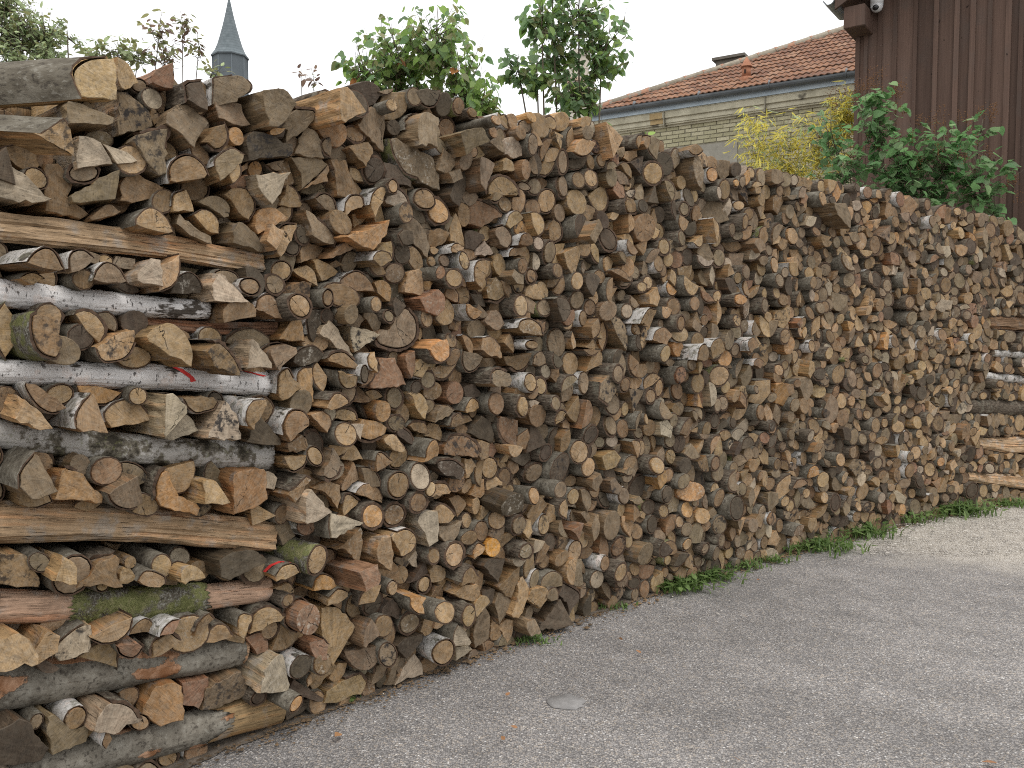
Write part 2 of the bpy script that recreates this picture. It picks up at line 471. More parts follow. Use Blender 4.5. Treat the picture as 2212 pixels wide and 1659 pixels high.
TEMPLATES = [['R', [(0.574, -0.0), (0.517, 0.249), (0.358, 0.449), (0.128, 0.559), (-0.128, 0.559), (-0.358, 0.449), (-0.517, 0.249), (-0.574, 0.0), (-0.517, -0.249), (-0.358, -0.449), (-0.128, -0.559), (0.128, -0.559), (0.358, -0.449), (0.517, -0.249)], [1, 1, 1, 1, 1, 1, 1, 1, 1, 1, 1, 1, 1, 1]], ['R', [(0.634, -0.0), (0.571, 0.225), (0.395, 0.406), (0.141, 0.507), (-0.141, 0.507), (-0.395, 0.406), (-0.571, 0.225), (-0.634, 0.0), (-0.571, -0.225), (-0.395, -0.406), (-0.141, -0.507), (0.141, -0.507), (0.395, -0.406), (0.571, -0.225)], [1, 1, 1, 1, 1, 1, 1, 1, 1, 1, 1, 1, 1, 1]], ['H', [(0.808, -0.451), (0.747, -0.142), (0.572, 0.12), (0.309, 0.295), (-0.0, 0.357), (-0.309, 0.295), (-0.572, 0.12), (-0.747, -0.142), (-0.808, -0.451)], [1, 1, 1, 1, 1, 1, 1, 1, 0]], ['H', [(0.683, -0.49), (0.697, -0.207), (0.598, 0.058), (0.402, 0.264), (0.142, 0.375), (-0.142, 0.375), (-0.402, 0.264), (-0.598, 0.058), (-0.697, -0.207), (-0.683, -0.49)], [1, 1, 1, 1, 1, 1, 1, 1, 1, 0]], ['Q', [(-0.594, -0.594), (0.543, -0.594), (0.488, -0.243), (0.326, 0.074), (0.074, 0.326), (-0.243, 0.488), (-0.594, 0.543)], [0, 1, 1, 1, 1, 1, 0]], ['Q', [(-0.868, -0.551), (0.47, -0.551), (0.417, -0.178), (0.262, 0.166), (0.017, 0.453), (-0.298, 0.66)], [0, 1, 1, 1, 1, 0]], ['Q', [(-0.288, -0.565), (0.676, -0.565), (0.612, -0.22), (0.429, 0.08), (0.15, 0.294), (-0.187, 0.394), (-0.538, 0.366), (-0.855, 0.215)], [0, 1, 1, 1, 1, 1, 1, 0]], ['T', [(-0.758, -0.486), (0.81, -0.361), (-0.052, 0.846)], [0, 0, 0]], ['S', [(-0.737, -0.413), (0.701, -0.341), (0.629, 0.449), (-0.593, 0.306)], [0, 0, 0, 0]], ['S', [(-0.585, -0.486), (0.519, -0.375), (0.739, 0.121), (-0.033, 0.563), (-0.64, 0.177)], [0, 0, 0, 0, 0]], ['L', [(1.108, -0.359), (0.827, -0.01), (0.441, 0.219), (0.0, 0.299), (-0.441, 0.219), (-0.827, -0.01), (-1.108, -0.359)], [1, 1, 1, 1, 1, 1, 0]], ['S', [(-0.523, -0.545), (0.159, -0.659), (0.5, 0.023), (0.273, 0.704), (-0.409, 0.477)], [0, 0, 1, 1, 0]]]
LONG_LOGS = [
    ('long_split_log', 'split beam of weathered wood lying behind the heart-shaped log on the pile top', 'split', 't', 'N', -0.25, 0.185, 2.418, 0.028, 0.399, 2.529, 0.025),
    ('long_split_log', 'long fresh tan split log, topmost of the lengthwise logs in the crib', 'split', 't', 'N', 0.02, 0.091, 1.944, 0.05, 1.054, 1.885, 0.041),
    ('long_birch_log', 'long white birch log flecked with black, second lengthwise log down the crib', 'half', 'b', 'B', 0.02, 0.085, 1.735, 0.042, 0.827, 1.697, 0.03),
    ('long_split_log', 'thin reddish split log tucked under the black-flecked birch pole', 'split', 'r', 'N', -0.02, 0.595, 1.653, 0.023, 1.133, 1.629, 0.026),
    ('long_birch_log', 'brightest white birch log across the crib, marked with dabs of red paint', 'half', 'w', 'B', 0.02, 0.077, 1.492, 0.035, 1.071, 1.403, 0.047),
    ('long_bark_log', 'long grey log blotched with pale lichen and dark moss in the crib', 'half', 't', 'L', 0.02, 0.071, 1.297, 0.042, 1.08, 1.111, 0.055),
    ('long_split_log', 'thickest pale split log lying lengthwise in the crib, below the lichen-blotched one', 'split', 't', 'N', 0.02, 0.062, 1.006, 0.075, 1.088, 0.786, 0.066),
    ('long_mossy_log', 'long log coated in green moss with bare pinkish wood at both ends', 'half', 'r', 'M', 0.02, 0.054, 0.742, 0.054, 1.062, 0.572, 0.05),
    ('long_bark_log', 'long round grey-barked log with peeled orange patches, under the mossy log', 'round', 'g', 'G', 0.02, 0.045, 0.465, 0.075, 0.954, 0.354, 0.056),
    ('long_bark_log', 'lowest lengthwise log, grey bark peeled off pinkish wood, resting on the asphalt', 'half', 't', 'G', 0.02, 0.088, 0.188, 0.058, 1.111, 0.072, 0.074),
    ('long_split_log', 'pale split log lying lengthwise in the far crib, upper of the two pale ones', 'split', 't', 'N', 0.02, 7.99, 0.609, 0.065, 9.11, 0.511, 0.101),
    ('long_split_log', 'pale split log lying lengthwise in the far crib, lower of the two pale ones', 'split', 't', 'N', 0.02, 7.834, 0.308, 0.048, 9.134, 0.128, 0.091),
    ('long_birch_log', 'thin white birch log lying lengthwise in the far crib, lower of two birches', 'half', 'w', 'B', 0.02, 8.056, 1.234, 0.032, 9.071, 1.15, 0.045),
    ('long_birch_log', 'thin white birch log lying lengthwise in the far crib, upper of two birches', 'half', 'w', 'B', 0.02, 8.203, 1.44, 0.029, 9.057, 1.381, 0.038),
    ('long_split_log', 'brown split log lying lengthwise in the far crib, above both birches', 'split', 'b', 'N', 0.02, 8.1, 1.722, 0.064, 9.037, 1.704, 0.076),
    ('long_bark_log', 'dark rough-barked log lying lengthwise in the far crib, above the pale split ones', 'round', 'd', 'D', 0.02, 7.827, 0.962, 0.067, 9.087, 0.883, 0.078),
]
LOGS = """
P dM N 10|dark split chunk, far on the spire side of the lowest long log|107,332 -63,57 -50,59 -6,76 19,57 94,-72 73,-108 -67,-69
P t G 10 -1.15 -.12|large heart-shaped tan log end with grey bark on the pile top|404,2435 -52,-77* -69,-38* -72,1* -57,30* -17,64* 32,82* 71,92 68,35 58,-58 40,-66 -3,-66
P ro N 12|reddish split chunk, some way on the barn side of the ragged orange broken log|921,1026 -77,59 -62,68 63,62 76,44 84,-59 -9,-84 -76,-91
P b N 2|brown split chunk, some way above and spireward of the topmost long split log|323,2079 -58,73 -21,81 -2,63 23,43 25,23 7,-21 23,-36 77,-72 50,-90 -61,-75 -61,12
P tm N 6|mould-stained tan split chunk, far on the spire side of the mossy long log|141,853 -71,70 -56,68 11,54 34,26 46,-15 61,-56 56,-67 -8,-53 -74,-27
P gf M 6|broad grey slab speckled with fungus, the widest end under the pile top|1805,2362 -151,100 -111,106 -19,81 92,50 102,10 129,-23 134,-92 91,-89 42,-75 0,-60* -62,-48* -107,-7* -141,47*
P ro N 6|reddish split chunk, a little way above and barnward of the lowest long log|594,275 -68,1 -21,68 33,67 70,44 70,-82 -11,-81 -72,-17
P gm N 4|mould-stained grey-brown split chunk, some way above and barnward of the lowest long log|869,228 -105,51 26,72* 45,66 79,-5 82,-46 27,-47 -41,-54 -114,-37
P t N 18|tan split chunk, far on the spire side of the grey-barked long log|81,627 -60,55 14,57 41,27* 58,-23 52,-44 -43,-39 -63,-33
P bm M 21|mould-stained brown half-round log with mossy bark, far above and spireward of the lichen-blotched long log|184,1593 -41,24* -34,68* -19,76 50,44 50,-51* 34,-73* -8,-61* -32,-28*
P w D 12|pale grey quarter log with dark rough bark, a little way below the grey-barked long log|414,305 -84,30 -41,75* 3,57* 48,20* 75,-30* 84,-53 19,-36 -9,-52 -97,-11
P t N 8|tan split slab, some way below and barnward of the red-painted half log|1311,361 -47,110 24,97 111,-6 -2,-148 -33,-93 -53,39
P to M 12|tan split chunk with mossy bark, some way below and spireward of the lichen-blotched long log|310,1096 -89,-23 -56,83* -9,66 29,5 71,-34 65,-59 -12,-37
P g G 21|grey-brown quarter log with smooth grey bark, far above and spireward of the mossy long log|138,1162 -46,-20* -42,23* -26,51* 10,89 66,-41 47,-47 -9,-55
P gk D 8|very large cracked grey round log with a wedge missing from its face|1674,1615 -13,67 64,109* 105,65* 115,8* 99,-41* 47,-77* -24,-84* -103,-63* -122,-36 -102,3 -43,12 -23,35
P w N 6|pale grey split chunk, far above and spireward of the topmost long split log|173,2062 -68,17 -47,34 -24,63 24,35 73,-18 94,-24 72,-35 -55,-36 -69,-35
P tk N 15|cracked tan half-round log, a little way above and barnward of the red-dabbed white birch pole|606,1572 -82,20 -56,48* 1,67* 40,42* 62,1* 68,-44* 57,-88 -14,-48 -76,2
P g N 8|grey-brown split chunk, some way on the spire side of the lowest long log|263,301 -72,74 -52,75 -5,14 43,-18 72,-5 63,-70 -49,-71
P g N 12|grey-brown quarter log, some way below and barnward of the heart-shaped log end|700,2358 -65,10 -19,50 28,60* 41,39* 88,4 28,-95 -34,-43 -69,-25
P gm D 10|mould-stained grey-brown quarter log with dark rough bark, some way above the topmost long split log|607,2244 -62,44* -18,64* 44,77* 39,5 28,-31 40,-80 10,-92 -81,13
P gm N 4|mould-stained grey-brown split chunk, a little way below and barnward of the heart-shaped log end|545,2372 -47,57 -14,61 23,37 60,11 72,-37 -45,-88 -50,-40
P b D 4|brown quarter log with dark rough bark, a little way above the topmost long split log|568,2113 -50,39 13,48* 71,31* 91,8 60,-21 -37,-57 -77,-53 -72,6
P o D 10|ragged orange broken log end spilling over the thickest long split log|635,1035 -77,-7* -75,50* -55,96* -29,105 -23,69 -7,35 12,-3 35,-13 55,-36 89,-57 78,-85 51,-68 -3,-56 -52,-30
P t B 6|tan half-round log with white birch bark, just above and spireward of the lichen-blotched long log|485,1329 -70,-24* -72,7* -39,39* 5,52* 48,40* 79,-3 81,-29 18,-40 -50,-44
P wm G 10|pale grey quarter log below a tan split chunk, near the grey-barked long log|283,588 -58,-35* -55,-6* -29,26* 11,51* 40,59 60,48 52,-42 14,-50 -36,-50
P dm N 10|mould-stained dark split chunk, far above and spireward of the pale-topped jutting log|1045,2335 -95,16 -72,36 -38,39 20,25 44,8 80,11 83,-20 67,-40 -89,-75
P b D 6|brown quarter log with dark rough bark, far above the notched large grey round|1411,2257 -86,58 10,75 32,45* 110,-51 49,-70 -51,-81 -63,24
P tm G 12|mould-stained tan half-round log with smooth grey bark, a little way below the black-flecked birch pole|433,1557 -73,6 -17,35 68,63 70,20* 48,-17* 14,-40* -45,-45* -65,-21*
P b D 12|brown quarter log with dark rough bark, some way above the grey-barked long log|367,801 -65,-9* -33,9* -18,39* 6,55* 63,63 55,-4 75,-55 9,-31 -26,-35 -66,-32
P gc N 4|cracked grey-brown split chunk, a little way above and spireward of the broad fungus-speckled slab|1588,2480 -110,9 -24,104 63,82 63,31 47,-18 47,-77 13,-66 -26,-46 -73,-19
P wf N 12|fungus-speckled pale grey quarter log, some way below the red-painted half log|1026,267 -90,-36 -69,40* -21,73* 27,74* 46,-16 58,-56 49,-77
P g G 15|grey-brown quarter log with smooth grey bark, just above the thickest long split log|440,1061 -67,27 -10,52 36,71 61,-31 48,-42* 15,-46* -27,-30* -56,-2*
P g B 8|grey-brown half-round log above a grey-brown split chunk, near the heart-shaped log end|899,2508 -73,-65* -68,13* -64,37* 1,58 56,50* 74,30* 66,2 21,-27 17,-41 -30,-57
P b B 18|brown quarter log with white birch bark, far below the black-flecked birch pole|315,1344 -43,-11* -34,11* -6,44* 23,68 32,65 39,29 54,-63 6,-50 -25,-53 -46,-40*
P b B 10|brown half-round log with white birch bark, far below and barnward of the heart-shaped log end|713,2198 -67,-61* -70,-14* -46,24* -5,49* 35,45* 69,18* 82,-15 2,-45
P w N 8|pale grey split chunk, some way above and spireward of the topmost long split log|382,2208 -31,41 -8,44 38,32 77,-33 -36,-64 -41,-21
P d N 12|dark split chunk, a little way on the spire side of the red-painted half log|887,732 -86,28 -38,49 48,43 94,6 98,-9 24,-32 -55,-51 -84,-34
P g N 8|grey-brown quarter log, a little way above and spireward of the topmost long split log|421,2088 -86,-36 -1,33 62,66* 58,23* 48,-32 -81,-54
P bm D 21|mould-stained brown half-round log with dark rough bark, just below the thin reddish long log|772,1524 -75,24 -47,62* -19,65* 15,42* 53,-4* 72,-50 59,-66 -1,-45 -56,-27
P wm N 18|mould-stained pale grey split chunk, some way above and barnward of the ragged orange broken log|795,1282 -76,-50 -33,28 3,78 17,64 48,9 54,-65 -14,-65
P t D 4|tan quarter log with dark rough bark, far below and spireward of the peeled fresh-cut log|1418,65 -122,-24 -112,26 -23,60* 59,63* 96,17 86,-19 67,-45 12,-35 -61,-43
P b B 2|brown quarter log with white birch bark, far above and spireward of the black-flecked birch pole|198,2165 -62,21* -28,37* 14,44* 50,30 42,0 49,-19 32,-47 -2,-37 -32,-14 -63,-16
P rfM N 10|fungus-speckled reddish split chunk, a little way below the notched large grey round|1587,1428 -37,20 -46,74 47,73 71,28 116,-49 26,-57 -86,-52 -91,-37
P g N 18|grey-brown quarter log, far above and spireward of the broad fungus-speckled slab|1038,2454 -64,56* 8,71* 43,41* 58,24 38,-7 22,-40 -6,-68 -40,-71 -58,-5
P ro D 15|reddish split log with a fresh pale upper face, jutting from the pile|1477,2022 -101,-2 23,35 127,79 109,16 22,-59 -45,-51 -134,-18
P g G 12|grey-brown quarter log with smooth grey bark, a little way above the broad fungus-speckled slab|1816,2524 -63,-5* -52,36* -26,68* 16,84* 85,65 58,-12 52,-77 -6,-70 -63,-87
P g N 10|grey-brown split chunk, a little way below the heart-shaped log end|381,2312 -58,42 -34,42 74,9 68,-11 50,-21 -36,-28 -64,-33
P tm G 12 -.9 .05|mould-stained tan quarter log with smooth grey bark, far above the red-dabbed white birch pole|265,2239 -53,-11* -15,20* 21,50* 35,35 42,19 54,-64 -9,-36 -76,-13
P t G 10|tan half-round log with smooth grey bark, some way above the black-flecked birch pole|583,1993 -71,-24* -70,0* -35,37* 0,47* 41,24* 63,-12* 69,-36 4,-36
R rfk G 18|reddish round log above a tan split slab, near the red-painted half log|1136,477 60,68
P g D 10|grey-brown quarter log with dark rough bark, far above and spireward of the pale-topped jutting log|1171,2437 -24,58* 67,68* 84,36 41,-11 -50,-84 -45,-36 -73,-31
P b B 21|brown half-round log with white birch bark, far below the heart-shaped log end|172,1832 -57,-11* -36,17* 2,39* 32,31* 50,2* 64,-33 -3,-29 -52,-16
P w N 15|pale grey split chunk, some way above and spireward of the pale-topped jutting log|1020,2161 -64,43 84,72 43,-14 7,-59 -20,-38 -50,-5
R dk G 8|dark round log below a grey-brown half-round log, near the black-flecked birch pole|338,1597 47,46
P df B 8|fungus-speckled dark half-round log with white birch bark, far above the lichen-blotched long log|709,1789 -69,-6* -51,23* -11,45* 26,40* 57,12* 70,-13 59,-30 -13,-36 -69,-35
P rf D 6|fungus-speckled reddish quarter log with dark rough bark, far above the bright orange round|2387,1108 -96,19* -96,83 -26,82 77,57 84,-32 71,-78 38,-88* -52,-43*
P t N 2|tan split chunk, some way below the red-painted half log|1277,174 -78,20 -12,55 56,36 97,0 -5,-82 -57,-29
P g N 4|grey-brown split chunk, a little way on the barn side of the pale-topped jutting log|1819,2057 -113,12 -72,75 -30,75 12,51 54,1 75,-55 64,-101 11,-59
P t N 25|tan split chunk, some way above and spireward of the broad fungus-speckled slab|1292,2496 -54,58 -16,69 26,40 83,-6 43,-24 -31,-72 -52,-65
P bm D 8|mould-stained brown half-round log with dark rough bark, some way below the fresh orange half log|2058,1079 -105,-38 -99,26* -70,57* 10,55* 80,10* 104,-45 80,-65
P r M 4|reddish quarter log with mossy bark, some way below and barnward of the broad fungus-speckled slab|2238,2197 -94,56* -35,67* 62,39* 118,0 50,-33 -11,-70 -89,-59
P b B 15|brown half-round log with white birch bark, far below and spireward of the black-flecked birch pole|211,1396 -50,47* -42,58 4,30 67,-31 50,-44* 23,-48* -13,-25* -38,13*
P w N 18|pale grey split slab, a little way above and barnward of the lichen-blotched long log|594,1331 -26,67 -4,69 44,22 46,-3 -27,-82 -33,-72
P bo N 6|brown half-round log, some way on the spire side of the broad fungus-speckled slab|1358,2432 -98,13 -20,30 11,46* 74,46* 78,-5* 32,-49* -12,-56 -64,-25
R tc M 18|tan round log above a orange half-round log, near the red-painted half log|1171,707 57,64
P gc N 8|cracked grey-brown split chunk, some way above and spireward of the pale-topped jutting log|1238,2363 -13,66 20,58 54,16 62,-51 -11,-55 -65,-49 -47,14
P tc B 12|cracked tan half-round log with white birch bark, a little way above the peeled fresh-cut log|1674,685 -93,40 -53,57* 8,59* 64,25* 80,-18* 53,-59* -14,-75 -44,-29
P g N 6|grey-brown split chunk, far on the barn side of the heart-shaped log end|918,2435 -85,19 -38,20 10,36 32,36 35,6 70,-35 49,-43 -72,-40
P gc N 4|cracked grey-brown quarter log, a little way on the barn side of the peeled fresh-cut log|2222,153 -69,-24 -38,111 -13,105* 42,37* 55,-22 61,-93 -38,-114
P d N 10|dark split chunk, some way above and barnward of the ragged orange broken log|998,1218 -78,-17 -43,35 -11,78 70,-17 74,-45 -13,-34
P w N 18|pale grey split chunk, some way above the red-painted half log|1148,927 -37,-53 -32,18 -11,65 2,70 107,-39 -29,-61
P g D 8|grey-brown quarter log with dark rough bark, far below and spireward of the broad fungus-speckled slab|1278,2030 -70,76 -11,53* 49,15* 79,-37* 61,-61 0,-47 -51,-23 -58,23
P r N 4|reddish split wedge, some way on the barn side of the grey-barked long log|731,272 -51,47 49,41 48,13 7,-66 -53,-35
P t G 6|tan half-round log above a tan half-round log, near the topmost long split log|943,2106 -70,20 -22,56* 16,54* 49,13* 52,-31* 28,-71 -12,-41 -41,0
R of D 10|big fuzzy orange round log with dark rough bark low in the pile|1507,825 70,61
P d N 2|dark half-round log, some way above and spireward of the broad fungus-speckled slab|1558,2635 -106,14* 3,57* 73,30* 45,-31 -15,-69
P wc N 12|cracked pale grey split chunk, just above the thin reddish long log|838,1764 -48,18 -34,38 -12,65 85,-39 55,-43 -46,-38
P g N 8|grey-brown split chunk, some way above the thin reddish long log|939,1974 -58,14 -35,53 -17,51 39,19 80,-29 76,-50 -30,-31 -55,-26
P bk B 15|cracked brown half-round log with white birch bark, far above the red-painted half log|1105,1262 -54,-6* -37,28* -5,51* 40,44* 69,10 64,-15 -27,-71 -51,-41*
P t N 21|tan split wedge, some way on the spire side of the lichen-blotched long log|154,1359 -53,0 -24,55 8,26 53,-39 16,-41
P to G 8|tan half-round log above a tan half-round log, near the pale-topped jutting log|1036,2054 -49,4* -29,30* -2,43* 41,44* 93,8 36,-26 -39,-67 -50,-37
P t D 8|tan half-round log above a reddish half-round log, near the red-painted half log|1004,490 -63,-32* -50,26* -15,53* 25,51* 57,29* 85,-11 32,-20 -12,-45 -60,-51
P g N 6|grey-brown split wedge, some way above and spireward of the pale-topped jutting log|1234,2270 -89,32 54,46 88,29 -21,-83 -32,-24
P to D 4|tan split chunk, some way on the barn side of the thin reddish long log|1168,1633 -68,-49 -26,5 13,74 47,86 48,-60 -14,-56
P g B 12|grey-brown half-round log with white birch bark, far below and barnward of the heart-shaped log end|865,2242 -51,-4* -7,35* 25,45* 65,26 58,12 -35,-83 -55,-31*
P g B 12|grey-brown half-round log with white birch bark, some way above the red-dabbed white birch pole|419,1806 -53,-28* -43,5* -17,33* 10,37* 42,15* 65,-29 -4,-33
P g N 8|grey-brown half-round log, some way below and spireward of the peeled fresh-cut log|1481,200 -93,47 -3,43 85,35 80,0* 45,-39* 6,-56* -42,-38* -79,8*
P w N 12|pale grey split chunk, a little way above and barnward of the black-flecked birch pole|556,1807 -40,-25 -38,-1 10,54* 42,50 46,-43 -20,-35
P d D 15|dark half-round log with dark rough bark, far above and spireward of the pale-topped jutting log|727,2449 -42,28* -25,44* 32,60 28,15 37,-24 33,-53 -23,-33 -40,-36*
P tc G 8|tan half-round log above a brown split chunk, near the pale-topped jutting log|1107,1982 -53,-69* -52,-20* -35,23* 13,59* 75,65 49,30 32,-10 -29,-78
P bf B 8|brown half-round log below a brown round log, near the thin reddish long log|1024,1716 -60,-5* -44,26* 3,49* 39,39* 66,-6* 69,-57 -10,-32 -64,-15
P to D 6|tan quarter log with dark rough bark, far above and barnward of the red-painted half log|1524,1191 -71,-8 -57,29 -28,51 39,38 93,6 78,-37* 9,-55* -62,-25*
R to D 6|tan round log with dark rough bark, far above the notched large grey round|1928,2173 66,68
P g D 4|grey-brown half-round log with dark rough bark, far above the thin reddish long log|850,2090 -71,0 -32,35* 4,42* 48,24* 65,-15* 50,-53 -11,-26 -54,-7
P d N 6|dark split chunk, just below and spireward of the broad fungus-speckled slab|1691,2296 -72,55 2,54 88,-6 78,-35 -19,-36 -78,-31
R bc G 12|cracked brown round log with smooth grey bark, far above the peeled fresh-cut log|1630,943 65,60
P g G 10|grey-brown half-round log with smooth grey bark, far below and spireward of the pale-topped jutting log|1083,1524 -60,11* -36,36* 16,49* 69,31 64,6 11,-32 -18,-63 -45,-38*
P b D 10|brown half-round log with dark rough bark, far below and barnward of the heart-shaped log end|823,2321 -66,-25 -24,24 19,64* 40,41* 47,3* 31,-29* -4,-47* -42,-31
P b B 10|brown quarter log with white birch bark, a little way below the pale-topped jutting log|1421,1829 -62,-24* -53,6* -12,34* 25,43* 62,26 104,-42 -63,-43
P d N 8|dark split chunk, a little way below and barnward of the broad fungus-speckled slab|2030,2292 -75,-44 -30,23 44,100 78,88 49,0 -8,-91 -58,-75
P to B 6|tan half-round log with white birch bark, far below and spireward of the pale-topped jutting log|1207,1401 -36,4* -31,44* -1,72* 42,71 35,-69 14,-79* -24,-44*
P bc D 8|cracked brown half-round log with dark rough bark, far above the fresh orange half log|2330,2329 -93,-52* -93,-9* -56,39* -7,63* 56,44* 100,-3* 100,-39 -7,-42
P t N 15|tan quarter log, a little way on the barn side of the ragged orange broken log|757,1028 -48,-28 -48,50 -12,51* 9,43* 57,-40 43,-41 0,-35
P w G 18|pale grey quarter log above a brown quarter log, near the big fuzzy orange round|1276,814 -38,-39* -41,9* -30,68 122,1 -14,-40
R tk D 8|tan round log below a grey-brown quarter log, near the bright orange round|1997,559 74,62
P w N 8|pale grey split chunk, some way on the spire side of the fresh orange half log|1352,1578 -93,27 -40,83 -9,61 90,-64 71,-72 17,-37 -36,1
P w N 10|pale grey split slab, some way on the spire side of the bright orange round|1821,727 -55,26 -39,61 -7,64 53,60 58,-81 8,-100 -18,-30
P d N 2|dark split chunk, far below and barnward of the mossy long log|1170,63 -59,13 -50,67 57,14 74,-7 21,-40 -43,-46
P bf N 10|fungus-speckled brown quarter log, a little way below and spireward of the big fuzzy orange round|1402,709 -90,2 49,70 60,9* 35,-80 -54,-1
P t N 6|tan quarter log, just on the barn side of the heart-shaped log end|515,2482 -22,58* 17,43* 49,-13 -1,-48 -16,-45 -27,6
P b B 15|brown half-round log with white birch bark, some way above the ragged orange broken log|736,1347 -73,32 43,29 64,11* 46,-17* 7,-25* -27,-29* -60,-1*
P w N 12|pale grey split wedge, a little way on the barn side of the lichen-blotched long log|662,1275 -63,-33 8,44 25,46 65,-15 -34,-42
P w N 15|pale grey split chunk, a little way below and barnward of the thin reddish long log|954,1515 -56,-37 -32,73 -9,56 50,-20 50,-40 -3,-32
P t B 8|tan half-round log below a pale grey split chunk, near the thin reddish long log|1107,1413 -34,-3* -26,43* 11,64* 35,23 60,-21 -11,-68 -35,-38*
R d B 12|dark round log with white birch bark, some way below the red-painted half log|1127,276 54,50
R tk G 12|cracked tan round log with smooth grey bark, some way above the big fuzzy orange round|1352,1192 56,51
R dc D 6|cracked dark round log with dark rough bark, a little way above the pale-topped jutting log|1570,2313 51,62
P t N 15|tan split slab, a little way below the big fuzzy orange round|1535,663 -26,71 18,67 46,-21 41,-96 -32,-38 -46,16
P df G 6|fungus-speckled dark half-round log with smooth grey bark, far above the big fuzzy orange round|1217,1515 -56,3* -27,32* 33,46* 85,8 49,-25 -28,-41 -57,-22
P t B 6|tan quarter log with white birch bark, far above and barnward of the black-flecked birch pole|695,2077 -35,-18* -21,28* 33,54 55,-27 -32,-37
P d D 6|dark quarter log with dark rough bark, far below and spireward of the moss-topped sawn round|2856,151 -103,47 -62,115* 81,28* 96,-25 24,-58 -4,-100 -33,-7
P rf N 12|fungus-speckled reddish quarter log, a little way above and barnward of the notched large grey round|1855,1749 -88,20 13,64* 51,32* 56,-25 18,-55 -51,-36
R wc G 12|cracked pale grey round log with smooth grey bark, far above the peeled fresh-cut log|1759,964 55,64
R wk G 4|cracked pale grey round log with smooth grey bark, far above the topmost long split log|617,2428 42,39
P b B 2|brown split chunk with white birch bark, far below and spireward of the broad fungus-speckled slab|1256,1946 -55,-5* -41,22* -16,31 102,22 61,-19 -51,-52
P d N 8|dark quarter log, some way below and barnward of the bright orange round|2723,71 -106,-35 -46,35 36,102* 107,-48 9,-54
P t N 8|tan quarter log, some way on the barn side of the peeled fresh-cut log|2454,243 -81,-59 -29,-5 -23,79 24,112* 71,40* 64,-1 4,-74 -29,-92
P t N 18|tan split chunk, some way above and spireward of the mossy long log|249,853 -40,-26 -23,14 -9,43 18,20 29,0 25,-52
R dc D 8|cracked dark round log with dark rough bark, some way below the big fuzzy orange round|1519,429 53,58
R bf D 8|fungus-speckled brown round log with dark rough bark, some way above the peeled fresh-cut log|1648,808 56,59
P dfk D 10|fungus-speckled dark quarter log with dark rough bark, far below the fresh orange half log|1964,978 -94,27* -72,50* 12,46* 74,5 74,-43 51,-62 -45,-24
P b B 21|brown half-round log above a dark split chunk, some way below the thin reddish long log|883,1318 -38,-25* -34,8* -15,40* 14,51* 52,49 40,10 17,-26 -6,-61 -28,-46*
P g B 10|grey-brown half-round log with white birch bark, far below the heart-shaped log end|323,1839 -30,-26* -29,5* -12,30* 22,38* 55,14 20,-21 -25,-40
P g N 21|grey-brown split chunk, a little way above and barnward of the broad fungus-speckled slab|2027,2494 -76,19 -4,51 42,59 99,11 7,-36 -26,-69 -43,-36
P w N 4|pale grey quarter log, a little way below the peeled fresh-cut log|1773,60 -105,-48 -34,29 17,64* 59,3* 63,-48
P bf D 6|brown half-round log below a brown quarter log, near the fresh orange half log|2301,1813 -82,7 4,76 66,30* 79,-15* 4,-53* -70,-46
R tc B 12|cracked tan round log with white birch bark, far below the fresh orange half log|1897,128 59,66
R bo D 8|brown round log with dark rough bark, some way below the notched large grey round|1592,1272 52,59
P g N 15|grey-brown quarter log, some way on the barn side of the broad fungus-speckled slab|2147,2376 -45,52 -34,62* 19,61* 78,48 37,-13 7,-50 -11,-94 -51,-66
P tf D 4|fungus-speckled tan half-round log with dark rough bark, just below the fresh orange half log|1968,1436 -131,14 -22,24 74,60 80,17* 45,-25* 5,-50* -50,-39*
P dc N 6|cracked dark split chunk, some way below and barnward of the fresh orange half log|2221,1131 -100,-3 -28,76 33,49 64,-21 58,-61 -28,-40
P b D 12|brown half-round log with dark rough bark, some way above the lowest long log|580,510 -47,-27* -43,11* -10,34* 23,42* 62,2 52,-5 8,-23 -44,-34
P df B 6|dark half-round log below a brown round log, near the notched large grey round|1253,1656 -36,0* -22,44* 8,59* 52,53 29,-21 -3,-84 -28,-51*
P t D 10|tan half-round log below a brown half-round log, near the peeled fresh-cut log|2082,353 -93,21 -52,52 54,48* 78,-7* 54,-46* 24,-53* -64,-15
P tc N 6|cracked tan split chunk, a little way above the notched large grey round|1784,1837 -60,-44 -44,45 24,65 45,33 49,-53 -14,-47
P wm N 8|mould-stained pale grey split wedge, some way below the pale-topped jutting log|1480,1596 -52,44 28,31 97,10 -28,-66 -44,-18
P g N 6|grey-brown split wedge, some way on the barn side of the topmost long split log|756,1981 -71,20 -57,57 63,-13 66,-41 -1,-22
P b N 8|brown split wedge, a little way below and barnward of the bright orange round|2380,331 -97,12 51,94 61,21 18,-74 -33,-53
P r G 8|reddish split chunk, a little way on the barn side of the heart-shaped log end|635,2497 -35,0 -22,21 37,59 41,-27 12,-30 -33,-23
P g D 15|grey-brown half-round log with dark rough bark, far above the bright orange round|2240,1391 -83,-21* -77,27* -22,56* 58,36 83,-14 64,-40 -22,-45
P t G 4|tan half-round log with smooth grey bark, some way above the thin reddish long log|817,2022 -60,14* -24,41* 15,35* 46,1* 45,-46 13,-42 -36,-3
R gc D 6|grey-brown round log above a brown half-round log, near the thin reddish long log|1080,1801 46,46
P d N 8|dark split chunk, a little way below the peeled fresh-cut log|1718,192 -71,14 -30,40 76,30 81,-1 1,-68 -56,-15
P b D 2|brown quarter log below a pale grey split chunk, near the pale-topped jutting log|1175,2157 -57,-41 -19,21 -14,57* 35,35* 64,-27 -8,-44
